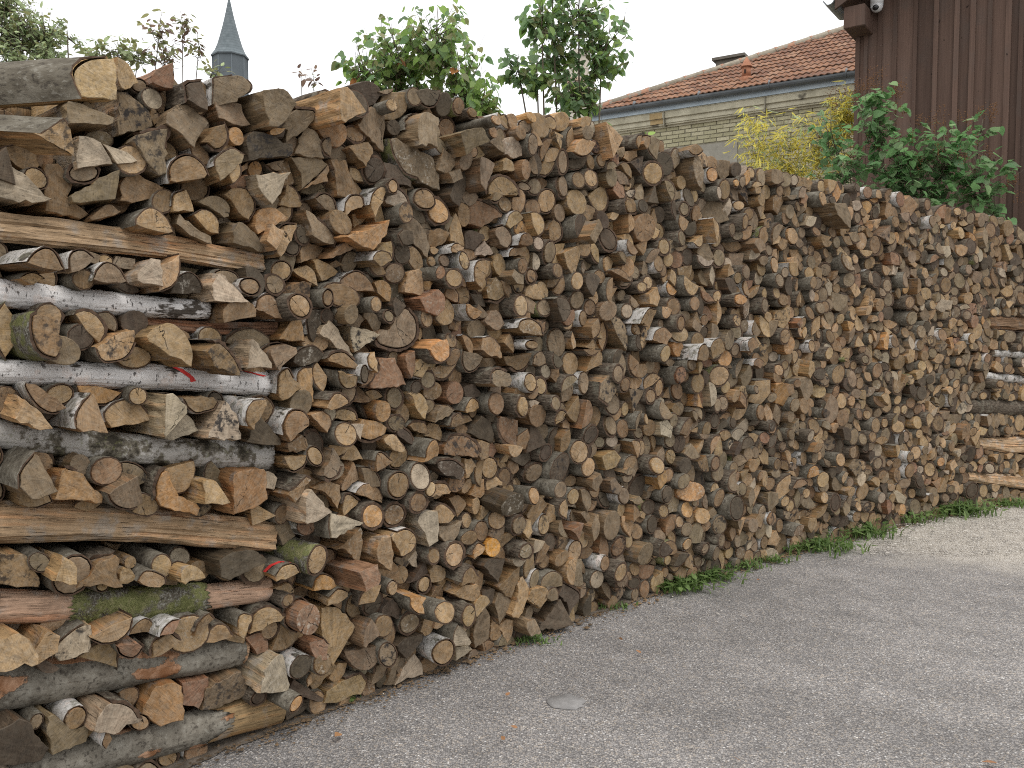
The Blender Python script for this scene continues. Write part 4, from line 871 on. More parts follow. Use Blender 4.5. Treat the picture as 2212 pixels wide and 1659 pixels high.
FILL_LOGS = """
1032 72 0 7 19 21, 1711 390 0 1 20 24, -47 310 0 14 37 30, 771 185 0 7 21 22, 795 451 3 21 20 20, 1379 40 3 26 20 16, 1367 42 6 32 13 15
1464 218 3 21 21 17, 1456 227 2 4 20 16, 1308 133 2 30 16 18, 1299 124 7 12 19 18, 1104 106 0 0 24 23, 280 471 1 13 18 22, 1238 69 0 1 30 28
978 61 1 1 17 20, 767 475 0 3 20 18, 1348 399 0 16 18 20, 951 143 0 18 22 19, 565 204 6 27 19 16, 553 208 10 7 16 20, 1462 430 1 15 18 16
913 216 6 25 27 33, 955 27 6 32 20 19, 1398 139 0 5 17 16, 646 176 11 30 26 23, 1133 27 3 15 16 16, 1009 191 6 3 16 16, 500 83 6 11 20 24
488 89 3 20 16 15, 278 225 0 18 20 17, 1190 58 2 8 21 23, 1176 52 11 4 20 19, 951 86 0 12 16 17, 340 354 3 11 22 26, 226 161 8 29 14 17
1564 104 0 7 30 28, 133 487 10 8 10 10, 126 474 3 28 10 8, 1719 87 0 11 21 18, 1644 160 6 13 17 22, 1631 160 7 9 20 17, 1537 141 6 10 17 18
1527 151 6 8 21 23, 1164 219 0 3 21 21, 823 129 0 5 30 28, 231 444 5 24 18 15, 223 453 2 20 13 14, 578 379 0 5 19 18, 1307 3 6 6 10 13
1304 11 6 25 13 16, 702 139 6 7 28 34, 713 165 0 16 22 21, 450 348 7 21 10 9, 442 342 2 14 12 13, 872 124 3 10 23 27, 1170 328 0 4 24 22
720 385 9 6 16 20, 1039 120 10 34 15 13, 1036 109 2 1 20 18, 586 359 0 0 22 22, 988 303 3 32 14 16, 1589 478 11 31 18 15, 1591 467 3 34 18 16
912 65 2 27 17 14, 901 64 7 30 18 19, 1784 59 7 30 19 14, 1773 59 6 13 14 14, 937 377 10 21 17 17, 930 388 2 19 19 18, 1061 483 6 24 18 22
635 472 3 21 27 34, 860 350 2 26 19 16, 848 350 10 27 16 16, 654 362 9 25 20 23, 757 375 3 15 18 17, 587 506 10 20 20 21, 586 520 6 23 22 21
1543 39 3 20 15 19, 1204 293 10 10 15 13, 1194 294 6 10 16 13, 1570 212 1 16 13 16, 1514 417 0 14 31 26, 926 359 11 19 22 25, 913 356 6 28 20 15
902 421 8 18 24 26, 898 438 6 20 27 23, 519 136 8 4 22 21, 510 146 6 26 20 21, 1148 261 0 2 31 27, 1539 103 4 5 13 13, 1535 112 2 21 14 16
1478 52 7 11 19 24, 1464 58 7 7 19 18, 522 328 11 33 19 15, 674 210 0 5 20 24, 339 408 11 11 17 15, 1445 486 3 28 22 25, 1209 467 0 9 24 25
994 523 1 1 14 17, 794 145 6 15 24 24, 923 157 0 13 21 18, 1105 404 6 3 21 21, 1082 337 6 9 22 26, 1422 53 2 28 18 16, 1411 52 3 10 17 16
791 168 4 22 18 23, 1049 28 2 18 14 15, 1048 36 6 22 11 13, 296 490 0 18 18 15, 1001 346 9 19 32 34, 908 112 0 0 17 18, 856 509 0 17 29 27
637 512 3 2 14 12, 641 102 1 5 29 32, 538 435 0 3 28 23, 1744 460 0 8 22 20, 911 242 0 14 19 19, 1268 241 0 17 21 18, 524 453 0 11 19 19
-31 468 1 16 29 23, 1674 400 3 21 21 26, 895 166 3 23 17 14, 889 174 2 6 13 16, 887 469 1 9 18 21, 731 190 2 29 16 14, 719 186 6 30 21 19
1588 282 0 12 20 17, 1501 333 0 15 17 15, 1144 155 0 0 30 26, 625 309 6 7 12 14, 619 313 2 20 11 11, -59 106 10 18 23 30, 1289 65 8 10 18 16
1278 60 11 2 17 19, 1398 315 1 11 19 20, 748 393 1 9 16 15, 323 426 8 11 19 17, 312 420 4 28 12 15, 711 417 6 6 18 15, 702 425 7 20 17 16
1206 213 0 16 15 16, 1777 434 11 25 20 16, 938 10 1 7 21 25, 1577 496 6 30 23 27, 1311 234 3 16 25 30, 1410 412 0 3 18 18, 718 268 3 3 20 17
717 281 3 21 18 19, 1201 359 3 33 20 21, 1121 24 2 9 12 12, 1112 27 6 25 14 14, 1293 177 0 5 17 18, 1099 126 6 21 17 16, 1475 260 0 17 26 20
868 315 0 14 23 27, 582 55 3 10 24 25, 1762 145 3 2 13 16, 533 118 1 12 21 27, 1377 509 0 7 14 13, 1046 434 6 18 23 22, 1044 420 2 15 16 18
-47 204 0 10 32 35, 1642 405 1 16 29 29, 1407 209 3 3 21 17, 1399 217 2 24 17 13, 1000 27 9 34 19 24, 1332 62 2 13 16 15, 1328 51 9 14 23 19
850 421 1 17 22 27, 768 139 0 2 22 18, 1125 232 0 16 23 18, 756 39 0 13 15 14, 1471 506 0 17 17 15, 1382 242 9 18 16 14, 1379 254 11 30 18 19
872 252 0 9 18 22, 51 366 6 34 19 22, 1751 295 2 1 19 20, 918 531 6 28 15 16, 42 479 0 13 15 18, 1593 123 6 33 13 10, 1586 116 5 24 10 11
1269 20 0 6 23 21, 1725 267 0 6 19 22, 883 282 10 14 14 15, 877 271 9 14 22 17, 1595 210 0 8 15 16, 1025 16 0 5 31 28, 644 25 2 30 17 16
635 16 2 15 17 22, -52 457 0 12 23 20, 1698 18 0 8 29 23, 583 192 0 15 26 26, 134 214 3 19 21 27, 1548 529 0 15 24 24, 1366 319 3 32 20 17
1359 308 11 4 17 20, 588 537 1 1 14 15, 1582 12 6 8 26 28, 1036 485 11 22 18 23, 1023 483 3 12 19 16, 812 206 9 2 17 16, 232 471 1 7 15 15
598 233 2 26 21 22, 584 239 4 32 20 25, 206 189 10 21 18 19, 202 179 7 14 16 13, 1417 140 4 35 19 18, 1351 263 3 1 15 17, 383 137 0 16 16 20
1715 222 0 15 17 17, 1437 150 5 20 19 15, 1434 139 7 15 13 13, 1529 92 6 7 13 16, 1134 460 0 17 16 19, 1596 143 2 17 21 23, 346 523 6 25 25 32
1466 408 1 2 26 30, -3 81 6 35 24 20, 1392 268 0 1 22 19, 719 44 2 16 18 18, 716 29 3 17 24 23, 1279 356 0 0 20 20, 976 331 4 28 21 18
806 38 6 10 24 22, 793 34 6 33 16 19, 982 485 3 35 15 18, 1016 524 3 23 16 19, -3 393 11 0 16 18, 1041 373 2 27 14 11, 1031 372 2 10 16 13
252 127 0 11 13 14, 1314 37 0 14 20 18, 1534 336 0 17 19 18, 1700 268 1 12 20 21, 1213 136 1 5 19 23, 773 342 0 16 22 25, 1239 212 0 16 20 20
677 283 6 14 20 21, 662 283 6 29 23 24, 1426 326 6 9 17 18, 1420 335 2 24 15 15, 5 182 0 8 22 20, 197 136 0 13 22 21, 808 528 6 10 24 19
791 523 6 13 29 25, 931 409 0 3 27 23, 710 542 4 17 25 24, 244 200 1 14 26 24, 1324 416 6 30 21 19, 1311 409 3 11 20 19, 1714 160 0 13 17 15
1333 26 10 10 9 10, 1329 33 6 9 11 12, 852 106 0 5 24 20, 1246 348 3 1 15 11, 1244 358 2 1 14 15, 137 102 0 15 32 26, 385 492 3 16 15 17
360 390 0 15 23 20, 1139 204 3 24 34 35, 1192 396 6 2 22 28, 935 302 0 6 19 20, 1349 117 1 4 16 20, 1235 416 0 6 18 17, 582 81 0 7 24 20
1621 289 3 5 17 20, 405 538 0 14 18 22, 752 507 3 20 12 10, 752 514 2 3 14 12, 1122 444 0 13 17 16, 1655 365 0 7 15 19, 876 190 6 1 20 17
870 200 8 2 17 14, 1621 380 6 14 17 21, 1757 437 3 3 17 20, 235 265 1 5 18 22, 637 429 0 1 23 29, 854 171 4 11 23 20, 842 181 2 5 21 23
589 432 8 23 17 16, 581 441 3 5 22 19, 333 299 0 16 15 18, 1608 252 7 18 13 17, 1598 254 3 23 19 16, 604 157 9 5 15 16, 927 59 0 6 18 22
1220 205 0 6 18 16, 1174 448 0 15 23 18, 678 141 0 17 17 17, 987 190 0 14 20 19, 1579 428 0 1 17 17, 871 154 1 7 22 27, 1333 150 1 8 20 16
1440 429 0 9 22 24, 752 355 0 8 23 25, 723 458 7 23 20 17, 714 467 11 33 16 20, 1488 456 3 33 18 19, 1056 339 1 9 15 17, 1171 143 0 5 30 28
183 253 2 24 27 23, 1446 448 1 12 21 18, 79 106 2 33 19 23, 80 120 2 20 18 17, 519 433 7 26 16 12, 507 434 3 29 19 20, 279 104 0 15 16 17
155 142 0 7 15 17, 866 387 2 31 19 18, 855 382 2 11 16 16, 1675 259 0 11 19 24, 1136 348 3 31 22 23, 1125 340 2 11 18 19, 871 93 1 9 27 29
997 427 10 26 13 14, 989 435 11 35 15 15, 1411 159 6 17 18 21, 1327 87 0 7 22 20, 574 403 7 7 25 20, 560 408 7 6 24 21, 349 150 2 30 22 18
1092 204 3 16 14 16, 1532 477 0 12 26 32, 1080 121 3 1 19 22, 1458 138 2 12 14 13, 1448 136 2 9 17 14, 957 427 6 3 18 18, 950 437 9 3 19 17
770 208 4 8 22 22, 1576 136 7 7 20 21, 1566 127 6 0 18 19, 454 188 0 6 21 22, 1376 455 0 17 23 20, 339 241 1 17 20 18, 1483 484 2 31 22 20
1471 476 2 11 21 20, 793 281 3 29 14 18, 1568 387 1 10 17 16, 822 427 9 33 22 22, 820 413 2 17 23 19, 755 85 6 8 19 17, 748 95 6 5 18 14
1528 288 0 1 16 15, 222 372 0 0 19 16, 621 169 6 1 23 19, 1304 494 3 11 16 13, 1295 494 3 26 14 14, -50 126 9 20 15 14, -53 139 11 30 19 17
1162 110 2 19 17 14, 1157 120 9 2 19 17, 78 373 8 34 9 9, 1656 498 1 15 15 16, 582 289 0 16 28 26, 1058 246 3 30 27 30, 233 392 0 10 16 15
1672 24 7 16 19 20, 1658 23 11 22 19 16, 1326 497 2 19 21 21, 1324 511 3 19 21 19, 757 121 1 6 20 19, 1004 66 0 0 23 20, 1280 435 6 1 19 18
1275 422 2 17 21 22, 1274 93 0 4 19 21, 1393 94 0 4 23 24, 667 530 3 20 15 16, 961 473 3 20 17 14, 960 482 4 23 12 11, 1041 516 11 15 14 16
1035 526 6 6 19 17, 1498 104 6 16 15 17, 1487 101 8 25 16 16, 602 210 0 14 19 24, 119 156 0 1 15 18, 556 153 1 10 18 23, 1167 505 0 18 21 24
1222 50 0 1 19 20, 58 163 0 12 23 26, 1408 296 6 20 18 22, 1195 478 6 23 14 12, 1191 485 2 3 12 12, 1082 376 0 2 16 16, 1369 441 8 15 16 14
1368 429 4 7 17 20, 1490 139 2 19 12 10, 1487 145 6 20 13 11, 757 169 0 14 23 18, 952 201 10 21 17 20, 951 189 10 17 17 14, 1546 414 2 14 15 18
1536 408 2 28 20 15, 542 388 1 16 15 17, 683 123 6 19 16 13, 677 114 5 1 16 17, 434 248 0 8 17 13, 511 252 4 3 12 10, 509 259 2 21 12 10
1556 61 0 1 20 22, 1215 431 4 2 24 23, 1214 447 2 18 21 16, 937 79 4 18 16 20, 1739 152 0 12 34 31, 1134 537 6 12 20 21, 1121 540 4 27 20 18
1010 495 0 14 17 19, 656 328 10 31 27 32, 639 320 6 30 24 21, 830 375 9 28 17 16, 822 367 10 15 15 19, 1443 535 4 8 23 20, 730 364 0 8 19 21
1079 396 0 8 18 22, 1313 181 5 13 12 13, 1305 183 6 10 13 12, 1679 217 1 10 15 17, 1039 319 6 16 19 20, 1027 313 3 32 21 19, 465 516 0 18 13 15
1061 139 0 18 17 21, 1298 84 3 23 17 16, 1292 94 2 2 17 18, 292 383 0 5 20 16, 764 236 2 34 16 14, 761 227 11 24 13 15, 1051 326 1 12 16 13
1062 100 0 3 23 19, 1596 418 0 6 17 22, 834 56 0 9 19 19, 542 511 6 7 15 16, 530 516 2 6 20 17, 1558 271 2 8 21 17, 1546 279 4 30 19 23
836 104 3 8 16 15, 825 103 3 10 16 13, 690 363 11 23 15 17, 679 357 3 14 15 17, 764 304 1 16 23 19, 1464 354 6 25 15 19, 523 536 0 1 25 23
1518 68 2 24 17 18, 1018 134 3 34 19 16, 1016 124 2 34 15 17, 701 313 6 27 18 16, 691 319 2 7 19 15, 1771 264 6 10 15 18, 973 149 11 24 25 23
1255 120 3 3 12 12, 1250 127 9 3 15 13, 950 515 2 17 18 21, 917 512 7 32 21 17, 910 499 6 35 24 20, 421 325 7 22 14 12, 413 332 6 5 13 14
1286 213 0 10 16 14, 533 28 0 17 17 17, 1099 82 0 1 26 22, 1083 140 0 7 18 16, 1221 315 1 6 25 23, 922 311 5 14 14 15, 913 315 3 16 11 13
1561 309 7 28 13 17, 1562 298 6 20 18 19, 1798 470 1 1 27 27, 535 282 1 15 17 17, 1454 167 0 2 30 28, 1111 202 7 34 13 11, 1105 196 2 1 10 9
522 396 3 26 15 14, 617 282 6 25 20 16, 609 291 7 1 20 17, 1291 287 3 34 18 22, 104 439 0 11 18 22, 692 262 6 22 20 25, 691 247 7 5 21 23
590 317 4 13 18 17, 580 315 11 3 12 15, 1012 44 0 11 22 18, 1459 270 3 25 21 17, 1447 278 6 23 20 22, 811 64 9 21 22 27, 600 379 3 5 20 24
1062 75 10 6 15 18, 1051 80 6 29 17 18, 1032 264 4 12 19 23, 1019 270 4 29 19 20, 989 455 11 30 17 21, 981 467 2 5 23 22, 1297 155 0 6 29 22
1387 121 0 8 25 23, 2 15 6 10 17 14, 639 74 6 31 20 21, 1499 13 3 33 26 30, 64 10 0 6 23 29, 1735 313 3 5 30 32, 1610 455 0 12 22 21
1099 433 1 16 27 32, 483 6 2 35 21 17, 797 239 1 3 15 18, 1461 77 0 18 22 23, 1344 349 0 14 21 26, 22 424 7 22 16 16, 14 431 6 24 13 15
789 396 3 19 25 24, 784 379 3 16 26 24, 823 489 3 5 15 17, 665 251 1 14 22 27, 962 381 3 29 12 11, 953 377 3 11 12 12, 238 37 6 9 8 7
234 42 6 29 7 9, 442 465 0 12 16 17, 381 8 1 1 24 22, 310 65 0 14 21 19, 1382 418 0 6 14 15, 693 22 0 0 19 16, 1126 125 10 16 15 18
1119 116 6 35 16 19, 39 106 2 14 10 8, 39 4 2 0 12 13, 32 12 3 15 12 12, 732 300 0 6 19 18, 883 38 0 8 15 17, 1042 291 3 29 16 19
1677 367 1 13 23 23, 871 50 0 11 16 15, 1695 466 4 2 36 30, 1475 111 0 14 17 19, 965 177 0 7 17 18, 1439 230 1 13 17 16, 1667 426 4 17 18 16
1658 420 3 11 19 15, 1064 202 0 12 17 13, 1468 449 11 7 25 20, 546 463 0 6 28 23, -44 167 0 13 33 35, 1487 344 3 5 19 22, 1578 369 11 8 23 18
892 326 0 15 26 23, 911 387 6 13 19 15, 900 382 2 12 17 17, 1495 251 0 16 19 19, 1626 101 3 17 16 13, 1417 530 0 13 28 30, 852 140 0 1 24 23
1717 137 6 12 15 14, 1708 140 10 26 12 14, 968 500 0 12 24 22, 1420 107 1 7 20 19, 1313 379 2 33 21 26, 686 189 2 30 17 18, 1130 300 0 6 18 22
117 115 6 5 12 10, 105 116 2 35 12 15, 1255 437 0 14 19 20, 1223 27 2 8 21 26, 1123 419 0 17 26 23, 994 137 0 16 20 18, 650 264 0 6 19 18
221 501 6 12 16 13, 684 415 1 10 24 23, 523 475 0 1 22 18, 768 522 0 5 18 19, 1400 25 0 7 25 31, 1300 462 3 21 21 20, 1300 447 6 35 20 22
1734 209 0 10 24 28, 877 20 3 29 23 18, 864 14 6 32 23 22, 1165 9 6 7 20 17, 608 72 6 20 18 20, 604 60 10 32 16 19, 829 7 3 26 15 13
1615 307 0 11 19 19, 428 90 1 8 18 15, 692 446 1 15 27 34, -52 11 7 26 20 15, 1177 292 6 8 19 17, 1166 295 3 6 16 13, 80 229 1 2 19 19
932 477 0 16 30 30, 1389 68 6 18 22 25, 587 103 7 25 12 13, 578 105 7 19 13 14, 785 491 0 5 22 26, 1322 465 1 7 15 18, 1570 328 0 5 28 29
1150 322 4 3 12 13, 1149 332 9 21 15 13, 467 404 6 20 9 10, 1425 443 3 6 15 19, 1420 453 10 2 17 17, 1020 390 2 26 16 19, 1422 245 0 9 16 18
513 520 2 14 15 15, 1029 353 1 7 17 22, 769 414 0 15 26 24, 414 280 0 2 17 17, 771 67 3 31 21 17, 762 56 6 35 25 21, 1642 495 4 29 15 17
552 178 0 11 28 35, 467 301 9 11 22 20, 453 291 6 19 17 18, 943 102 2 5 19 20, 937 112 2 22 15 14, -35 264 1 1 28 27, 316 40 1 11 23 18
1429 400 0 11 16 13, 1544 508 7 32 19 16, 1540 497 4 1 16 17, 1574 156 1 14 18 19, 1076 519 0 14 23 18, 200 319 2 35 26 22, 254 286 6 12 17 14
1408 180 3 3 18 23, 469 96 1 11 21 20, 1760 249 0 17 15 14, 1315 111 6 2 15 13, 1312 101 3 16 15 17, 1295 41 3 28 20 16, 1284 37 2 12 17 13
843 397 6 30 20 16, 831 394 11 23 19 16, 670 381 6 23 19 18, 1126 367 0 13 16 17, 680 233 0 16 17 18, 532 218 1 18 19 21, 1442 249 9 30 21 25
725 59 3 14 18 22, 325 517 0 10 10 12, 824 43 0 5 17 15, 23 324 6 11 24 19, 7 319 6 33 24 27, 1515 451 0 7 17 15, 949 288 0 13 17 16
597 174 0 9 21 20, 1560 171 0 15 17 14, 1532 258 0 2 17 14, 1151 546 0 0 15 14, 640 368 2 5 18 15, 629 372 2 8 20 16, 1624 89 1 0 20 20
557 79 1 2 19 15, 981 220 2 9 17 13, 971 212 11 3 17 21, 1417 9 0 7 19 17, 307 6 0 14 18 16, 1142 93 1 1 18 22, 519 500 2 30 19 19
510 493 3 11 16 13, 12 444 6 24 16 17, 7 456 3 22 21 18, 1338 375 0 7 22 19, -19 340 2 26 21 20, -32 343 6 27 18 16, 1082 240 0 8 28 22
666 348 1 3 15 18, 1754 373 6 32 21 17, 1742 366 2 12 18 22, 1694 310 7 14 9 8, 1689 306 3 12 9 7, 1386 222 0 9 24 21, 1356 59 4 17 17 21
1539 173 1 5 17 14, 1696 398 9 5 14 17, 1087 487 0 16 22 24, 1347 4 7 21 17 13, 1342 14 3 2 16 14, 1189 253 0 1 23 27, 617 412 6 15 20 18
613 399 2 16 16 18, 1515 251 0 10 21 19, 1149 392 1 2 16 17, 717 247 1 6 17 22, 1157 462 6 18 19 16, 548 254 1 11 22 21, 1385 496 11 30 19 18
1351 196 0 10 17 21, 78 470 1 9 7 8, 1524 196 3 5 21 16, 1510 198 9 8 24 19, 854 448 6 11 23 23, 1517 301 3 3 24 20, 1509 312 2 3 20 16
1492 204 2 12 19 18, 1478 202 3 26 22 21, 1062 272 9 25 19 16, 1050 274 2 8 18 17, 618 259 11 14 34 28, 1342 221 0 9 33 27, 1260 369 0 10 19 21
1218 156 0 10 19 17, 895 256 6 22 22 20, 1012 161 0 5 17 14, 1039 152 2 15 15 15, 1029 146 3 30 19 17, 888 142 0 16 15 18, 1786 135 0 3 20 20
1345 180 3 2 19 18, 543 60 3 35 26 21, 539 45 3 34 17 18, 962 348 11 7 17 16, 301 459 6 35 12 12, 302 448 10 14 14 12, 1334 481 0 6 20 20
623 495 0 15 20 20, 1176 487 0 1 15 16, 1135 438 1 5 15 17, 932 517 8 18 9 12, 932 526 2 1 14 13, 685 98 0 17 17 17, 1508 153 4 29 14 18
559 312 0 15 30 33, 1780 8 0 13 22 21, 945 243 11 35 38 31, 535 368 0 10 18 14, 690 502 0 11 18 16, 1635 219 4 22 12 15, 1630 210 2 28 13 15
793 361 0 12 16 18, 1188 348 2 14 13 14, 1184 339 5 5 13 17, 1739 434 3 10 23 20, 1726 432 3 26 21 17, 698 59 1 9 23 28, 943 271 0 16 17 16
220 177 0 8 16 12, 494 456 0 14 23 26, 598 139 3 29 22 17, 586 136 7 11 19 16, 1629 434 6 16 19 17, 1617 426 6 13 26 20, 1222 409 3 11 16 13
1211 404 4 30 21 18, 1059 526 3 16 15 17, 1598 360 0 8 19 19, 972 290 1 2 21 26, 1161 68 0 1 21 18, 1234 334 0 1 16 20, 1506 33 1 17 15 15
32 449 0 2 19 20, 1389 172 0 15 22 19, 1708 206 1 1 19 17, 638 278 1 11 18 21, 1260 264 0 17 23 24, 681 484 3 20 15 13, 679 492 6 24 11 12
642 196 0 5 15 17, 255 9 1 11 20 18, 620 41 1 16 21 23, 295 335 9 14 18 18, 1238 112 11 29 12 12, 1235 104 2 0 12 10, 1151 307 6 35 21 19
1656 89 6 11 15 16, 757 247 7 22 13 10, 752 255 3 3 14 13, 379 214 3 14 21 23, 1251 228 6 23 18 19, 1142 479 0 13 17 18, 1069 319 10 4 10 11
1063 324 6 29 12 14, 1429 268 3 28 19 21, -34 23 6 4 21 25, 1781 203 0 10 20 20, 245 104 6 5 19 17, 1370 540 0 14 19 18, 353 89 0 6 19 17
182 93 4 7 19 16, 577 336 0 0 18 19, 1272 221 2 32 16 18, 1264 212 6 16 18 15, 1278 400 0 18 18 22, 1051 53 0 2 27 23, 645 216 1 15 25 26
429 58 3 3 17 18, 425 46 6 0 13 16, 1110 293 0 4 22 19, 1360 383 0 8 18 22, 1643 231 0 17 18 15, 1230 522 0 4 25 23, 1302 338 2 16 24 22
1294 326 10 16 17 20, 228 123 0 13 22 20, 846 229 1 9 16 17, 1087 282 6 24 19 19, 1079 290 7 22 19 15, 646 539 8 28 26 25, 628 536 7 28 26 22
558 132 2 9 16 21, 547 128 9 10 17 14, 1204 197 0 12 17 15, 1600 511 1 0 27 30, 1009 147 0 17 17 14, 1495 47 0 9 15 18, 1125 168 1 0 19 19
1382 327 0 15 19 21, 73 48 6 11 8 8, 67 50 5 15 7 9, 1344 305 8 12 17 15, 1335 296 2 15 17 20, 454 386 0 9 20 23, 741 313 0 11 16 20
1641 74 0 9 20 19, 1666 476 8 29 23 20, 1653 471 3 27 22 18, 892 25 1 4 15 15, 1767 297 0 5 11 13, 1374 409 7 30 17 14, 1365 403 3 28 20 17
1586 450 0 18 18 21, 974 397 0 15 20 17, 1751 502 1 15 15 16, 1036 187 7 33 18 19, 1035 176 7 32 15 13, 1609 484 3 5 13 14, 1600 489 2 7 13 15
109 7 2 36 15 19, 90 8 7 14 17 19, 941 176 2 17 16 20, -19 227 1 5 20 23, 1248 545 3 0 14 17, 1249 533 2 19 16 14, 576 10 4 10 23 20
697 204 0 15 20 16, -15 250 11 30 22 22, 1698 76 6 1 19 23, 1227 275 3 32 12 11, 1221 269 7 17 11 9, 1106 342 1 15 23 25, 1016 204 0 0 14 15
1352 94 0 6 24 24, 1351 450 0 13 17 21, 1574 528 1 3 23 26, 582 488 0 4 17 17, 1280 311 9 7 21 17, 1266 312 4 28 23 21, 974 439 0 15 18 17
920 265 6 30 22 26, 546 350 3 29 20 21, 158 429 0 11 20 21, 1674 319 0 18 28 24, 1150 369 3 17 26 32, 861 536 9 18 27 28, 1065 410 0 13 19 19
1179 78 0 17 19 15, 1437 378 6 10 19 19, 1429 385 2 25 13 15, 1411 258 1 4 17 18, 1732 480 8 28 18 19, 1718 479 8 28 22 21, 1372 189 0 7 16 20
993 122 4 21 17 16, 1601 92 6 3 18 16, 1593 103 6 26 19 23, 1403 391 0 17 19 19, 427 138 0 17 14 16, 777 251 0 6 22 27, 1732 503 2 8 17 19
1721 508 8 7 16 13, 1704 508 6 14 25 23, 1164 171 6 35 18 22, 821 171 10 8 18 21, 809 175 10 23 15 17, 226 342 0 5 19 21, 1254 409 0 4 23 27
1640 19 1 1 14 16, 1138 65 1 10 24 28, 938 343 0 4 18 14, 1277 133 0 16 25 24, 1170 391 2 20 14 13, 1169 381 6 35 15 14, 1750 72 3 23 19 15
1742 82 5 28 18 23, 768 455 3 17 21 21, 1396 426 11 12 20 16, 1393 438 2 2 17 16, 854 71 0 0 22 25, 562 112 11 22 13 12, 553 109 10 11 10 12
1128 280 0 16 21 19, 247 222 0 12 16 14, 1760 204 3 7 16 19, 1707 368 10 10 14 13, 1698 363 3 24 13 12, 255 146 11 35 25 20, 1273 459 2 26 18 15
1262 460 7 26 19 17, 1212 547 6 34 14 11, 1203 543 6 2 12 15, -38 399 1 2 26 29, 103 46 1 14 14 12, 1004 277 0 6 15 15, 823 340 1 16 15 16
610 434 0 11 25 20, 601 492 1 14 18 22, 1377 289 11 23 20 20, 1588 264 0 10 16 15, 643 49 1 14 20 24, 1209 70 0 5 21 21, 1554 385 6 0 10 10
1553 393 7 15 12 11, 1529 356 0 11 18 22, 1660 519 0 6 30 25, 1239 463 1 6 28 32, 1475 531 2 8 19 22, 1461 527 9 9 22 19, 992 84 9 25 21 18
977 85 11 19 20 24, -49 341 0 12 21 23, 1698 166 6 21 12 11, 670 15 2 3 14 17, 662 22 2 20 11 13, 1502 217 0 0 15 16, 490 147 1 10 17 13
514 212 7 1 19 24, 500 212 11 1 21 17, 974 8 0 2 16 17, -3 110 1 13 29 33, 674 174 6 6 17 20, 666 182 3 21 17 15, 1557 186 2 19 15 17
1264 42 1 1 24 24, 1296 516 1 12 22 20, 1025 57 2 16 17 17, 504 5 0 1 15 14, 528 88 11 15 17 21, 520 97 4 26 14 16, 1174 263 3 5 11 12
1167 271 3 7 14 14, 963 45 0 15 20 22, 1781 250 0 12 19 22, 1303 391 6 7 10 10, 1297 397 4 29 11 15, 164 318 0 1 16 17, 356 290 11 15 19 15
832 245 2 28 21 17, 819 243 6 12 20 15, 1104 218 9 18 20 24, 835 154 1 10 18 22, 737 207 11 8 23 19, 1696 417 7 3 16 20, 1684 417 6 34 13 15
1622 232 0 10 16 18, 814 152 4 20 17 20, 480 378 11 25 13 13, 477 368 2 30 14 13, 974 129 8 17 15 19, 1511 80 2 22 18 17, 1505 89 8 2 15 17
1248 295 2 10 20 21, 1236 288 11 4 20 24, 754 23 1 9 13 16, 919 40 9 0 18 22, 977 356 1 10 16 17, 585 465 0 9 25 28, 515 282 0 8 17 15
1204 113 9 31 23 26, 1310 78 2 1 17 14, 1309 67 3 17 19 16, 1143 131 0 13 21 18, 1501 235 1 4 18 15, 1202 18 2 14 17 17, 1199 7 3 35 18 19
-23 73 6 3 16 20, 1027 541 0 2 17 16, 873 414 1 12 17 18, 979 538 11 28 25 20, 1605 279 0 14 18 20, 594 267 1 8 21 17, 572 532 6 11 17 16
560 529 6 33 15 18, 891 403 1 11 17 21, 1381 478 6 7 12 10, 1374 480 2 9 13 12, 1229 545 0 1 20 19, 721 110 0 16 22 19, 363 179 1 7 13 12
1604 229 0 12 21 19, 740 126 1 16 19 22, 101 63 3 29 13 16, 1625 257 0 5 12 15, 846 300 1 3 23 23, 1458 321 0 17 25 22, 1672 456 6 21 11 11
1669 447 2 2 15 12, 669 449 3 27 18 15, 656 445 3 9 22 18, 280 321 1 5 16 16, 1189 375 0 8 17 22, -30 110 7 20 19 16, -36 119 10 19 15 19
1489 125 0 4 18 19, -20 371 0 0 27 28, 1559 19 8 33 12 14, 5 210 8 10 19 15, -6 207 2 30 20 20, 1110 8 0 6 16 20, 1407 74 0 3 16 16
1145 38 0 15 20 16, 1692 440 0 2 17 19, 1002 255 3 32 19 21, 1750 488 3 16 14 16, 1742 485 4 33 13 11, 1461 192 0 14 19 21, 1612 328 1 7 14 16
107 329 0 12 16 17, 1440 14 0 4 31 33, 1125 474 0 8 17 15, 105 225 4 1 19 19, 740 496 3 30 21 17, 730 487 8 12 20 20, 756 289 6 4 11 14
747 295 6 28 10 10, 128 415 1 4 18 16, 616 23 1 10 15 16, 23 280 1 1 17 17, 1180 423 0 10 21 19, 1447 114 11 2 18 19, 1436 113 10 24 12 15
1319 445 0 8 17 15, 1349 507 4 20 16 14, -11 30 0 13 23 20, 1765 317 6 6 22 23, 1790 395 0 6 13 12, 297 257 1 14 19 18, 1238 492 6 25 19 17
1228 501 6 23 18 16, 1696 377 2 24 14 11, 1688 384 3 21 15 15, 1235 160 1 14 18 19, 1019 242 11 12 21 18, 1473 288 9 30 17 21, 1086 360 0 15 18 17
55 282 0 2 16 14, 1343 533 11 15 37 29, 1228 351 2 24 20 17, 1218 357 6 25 15 15, 1786 294 9 8 17 14, 1776 298 8 8 16 13, 637 403 3 4 19 21
500 34 1 10 16 17, 306 199 6 34 17 17, 615 126 3 16 20 20, 86 47 8 35 12 15, 572 144 1 0 16 19, 833 525 0 14 18 21, 1186 29 3 1 18 22
-14 146 7 14 14 15, -16 156 6 22 15 17, 1304 203 3 22 21 26, 1213 379 1 15 20 25, 105 305 1 18 22 17, 479 277 0 10 21 18, 1695 253 0 1 16 14
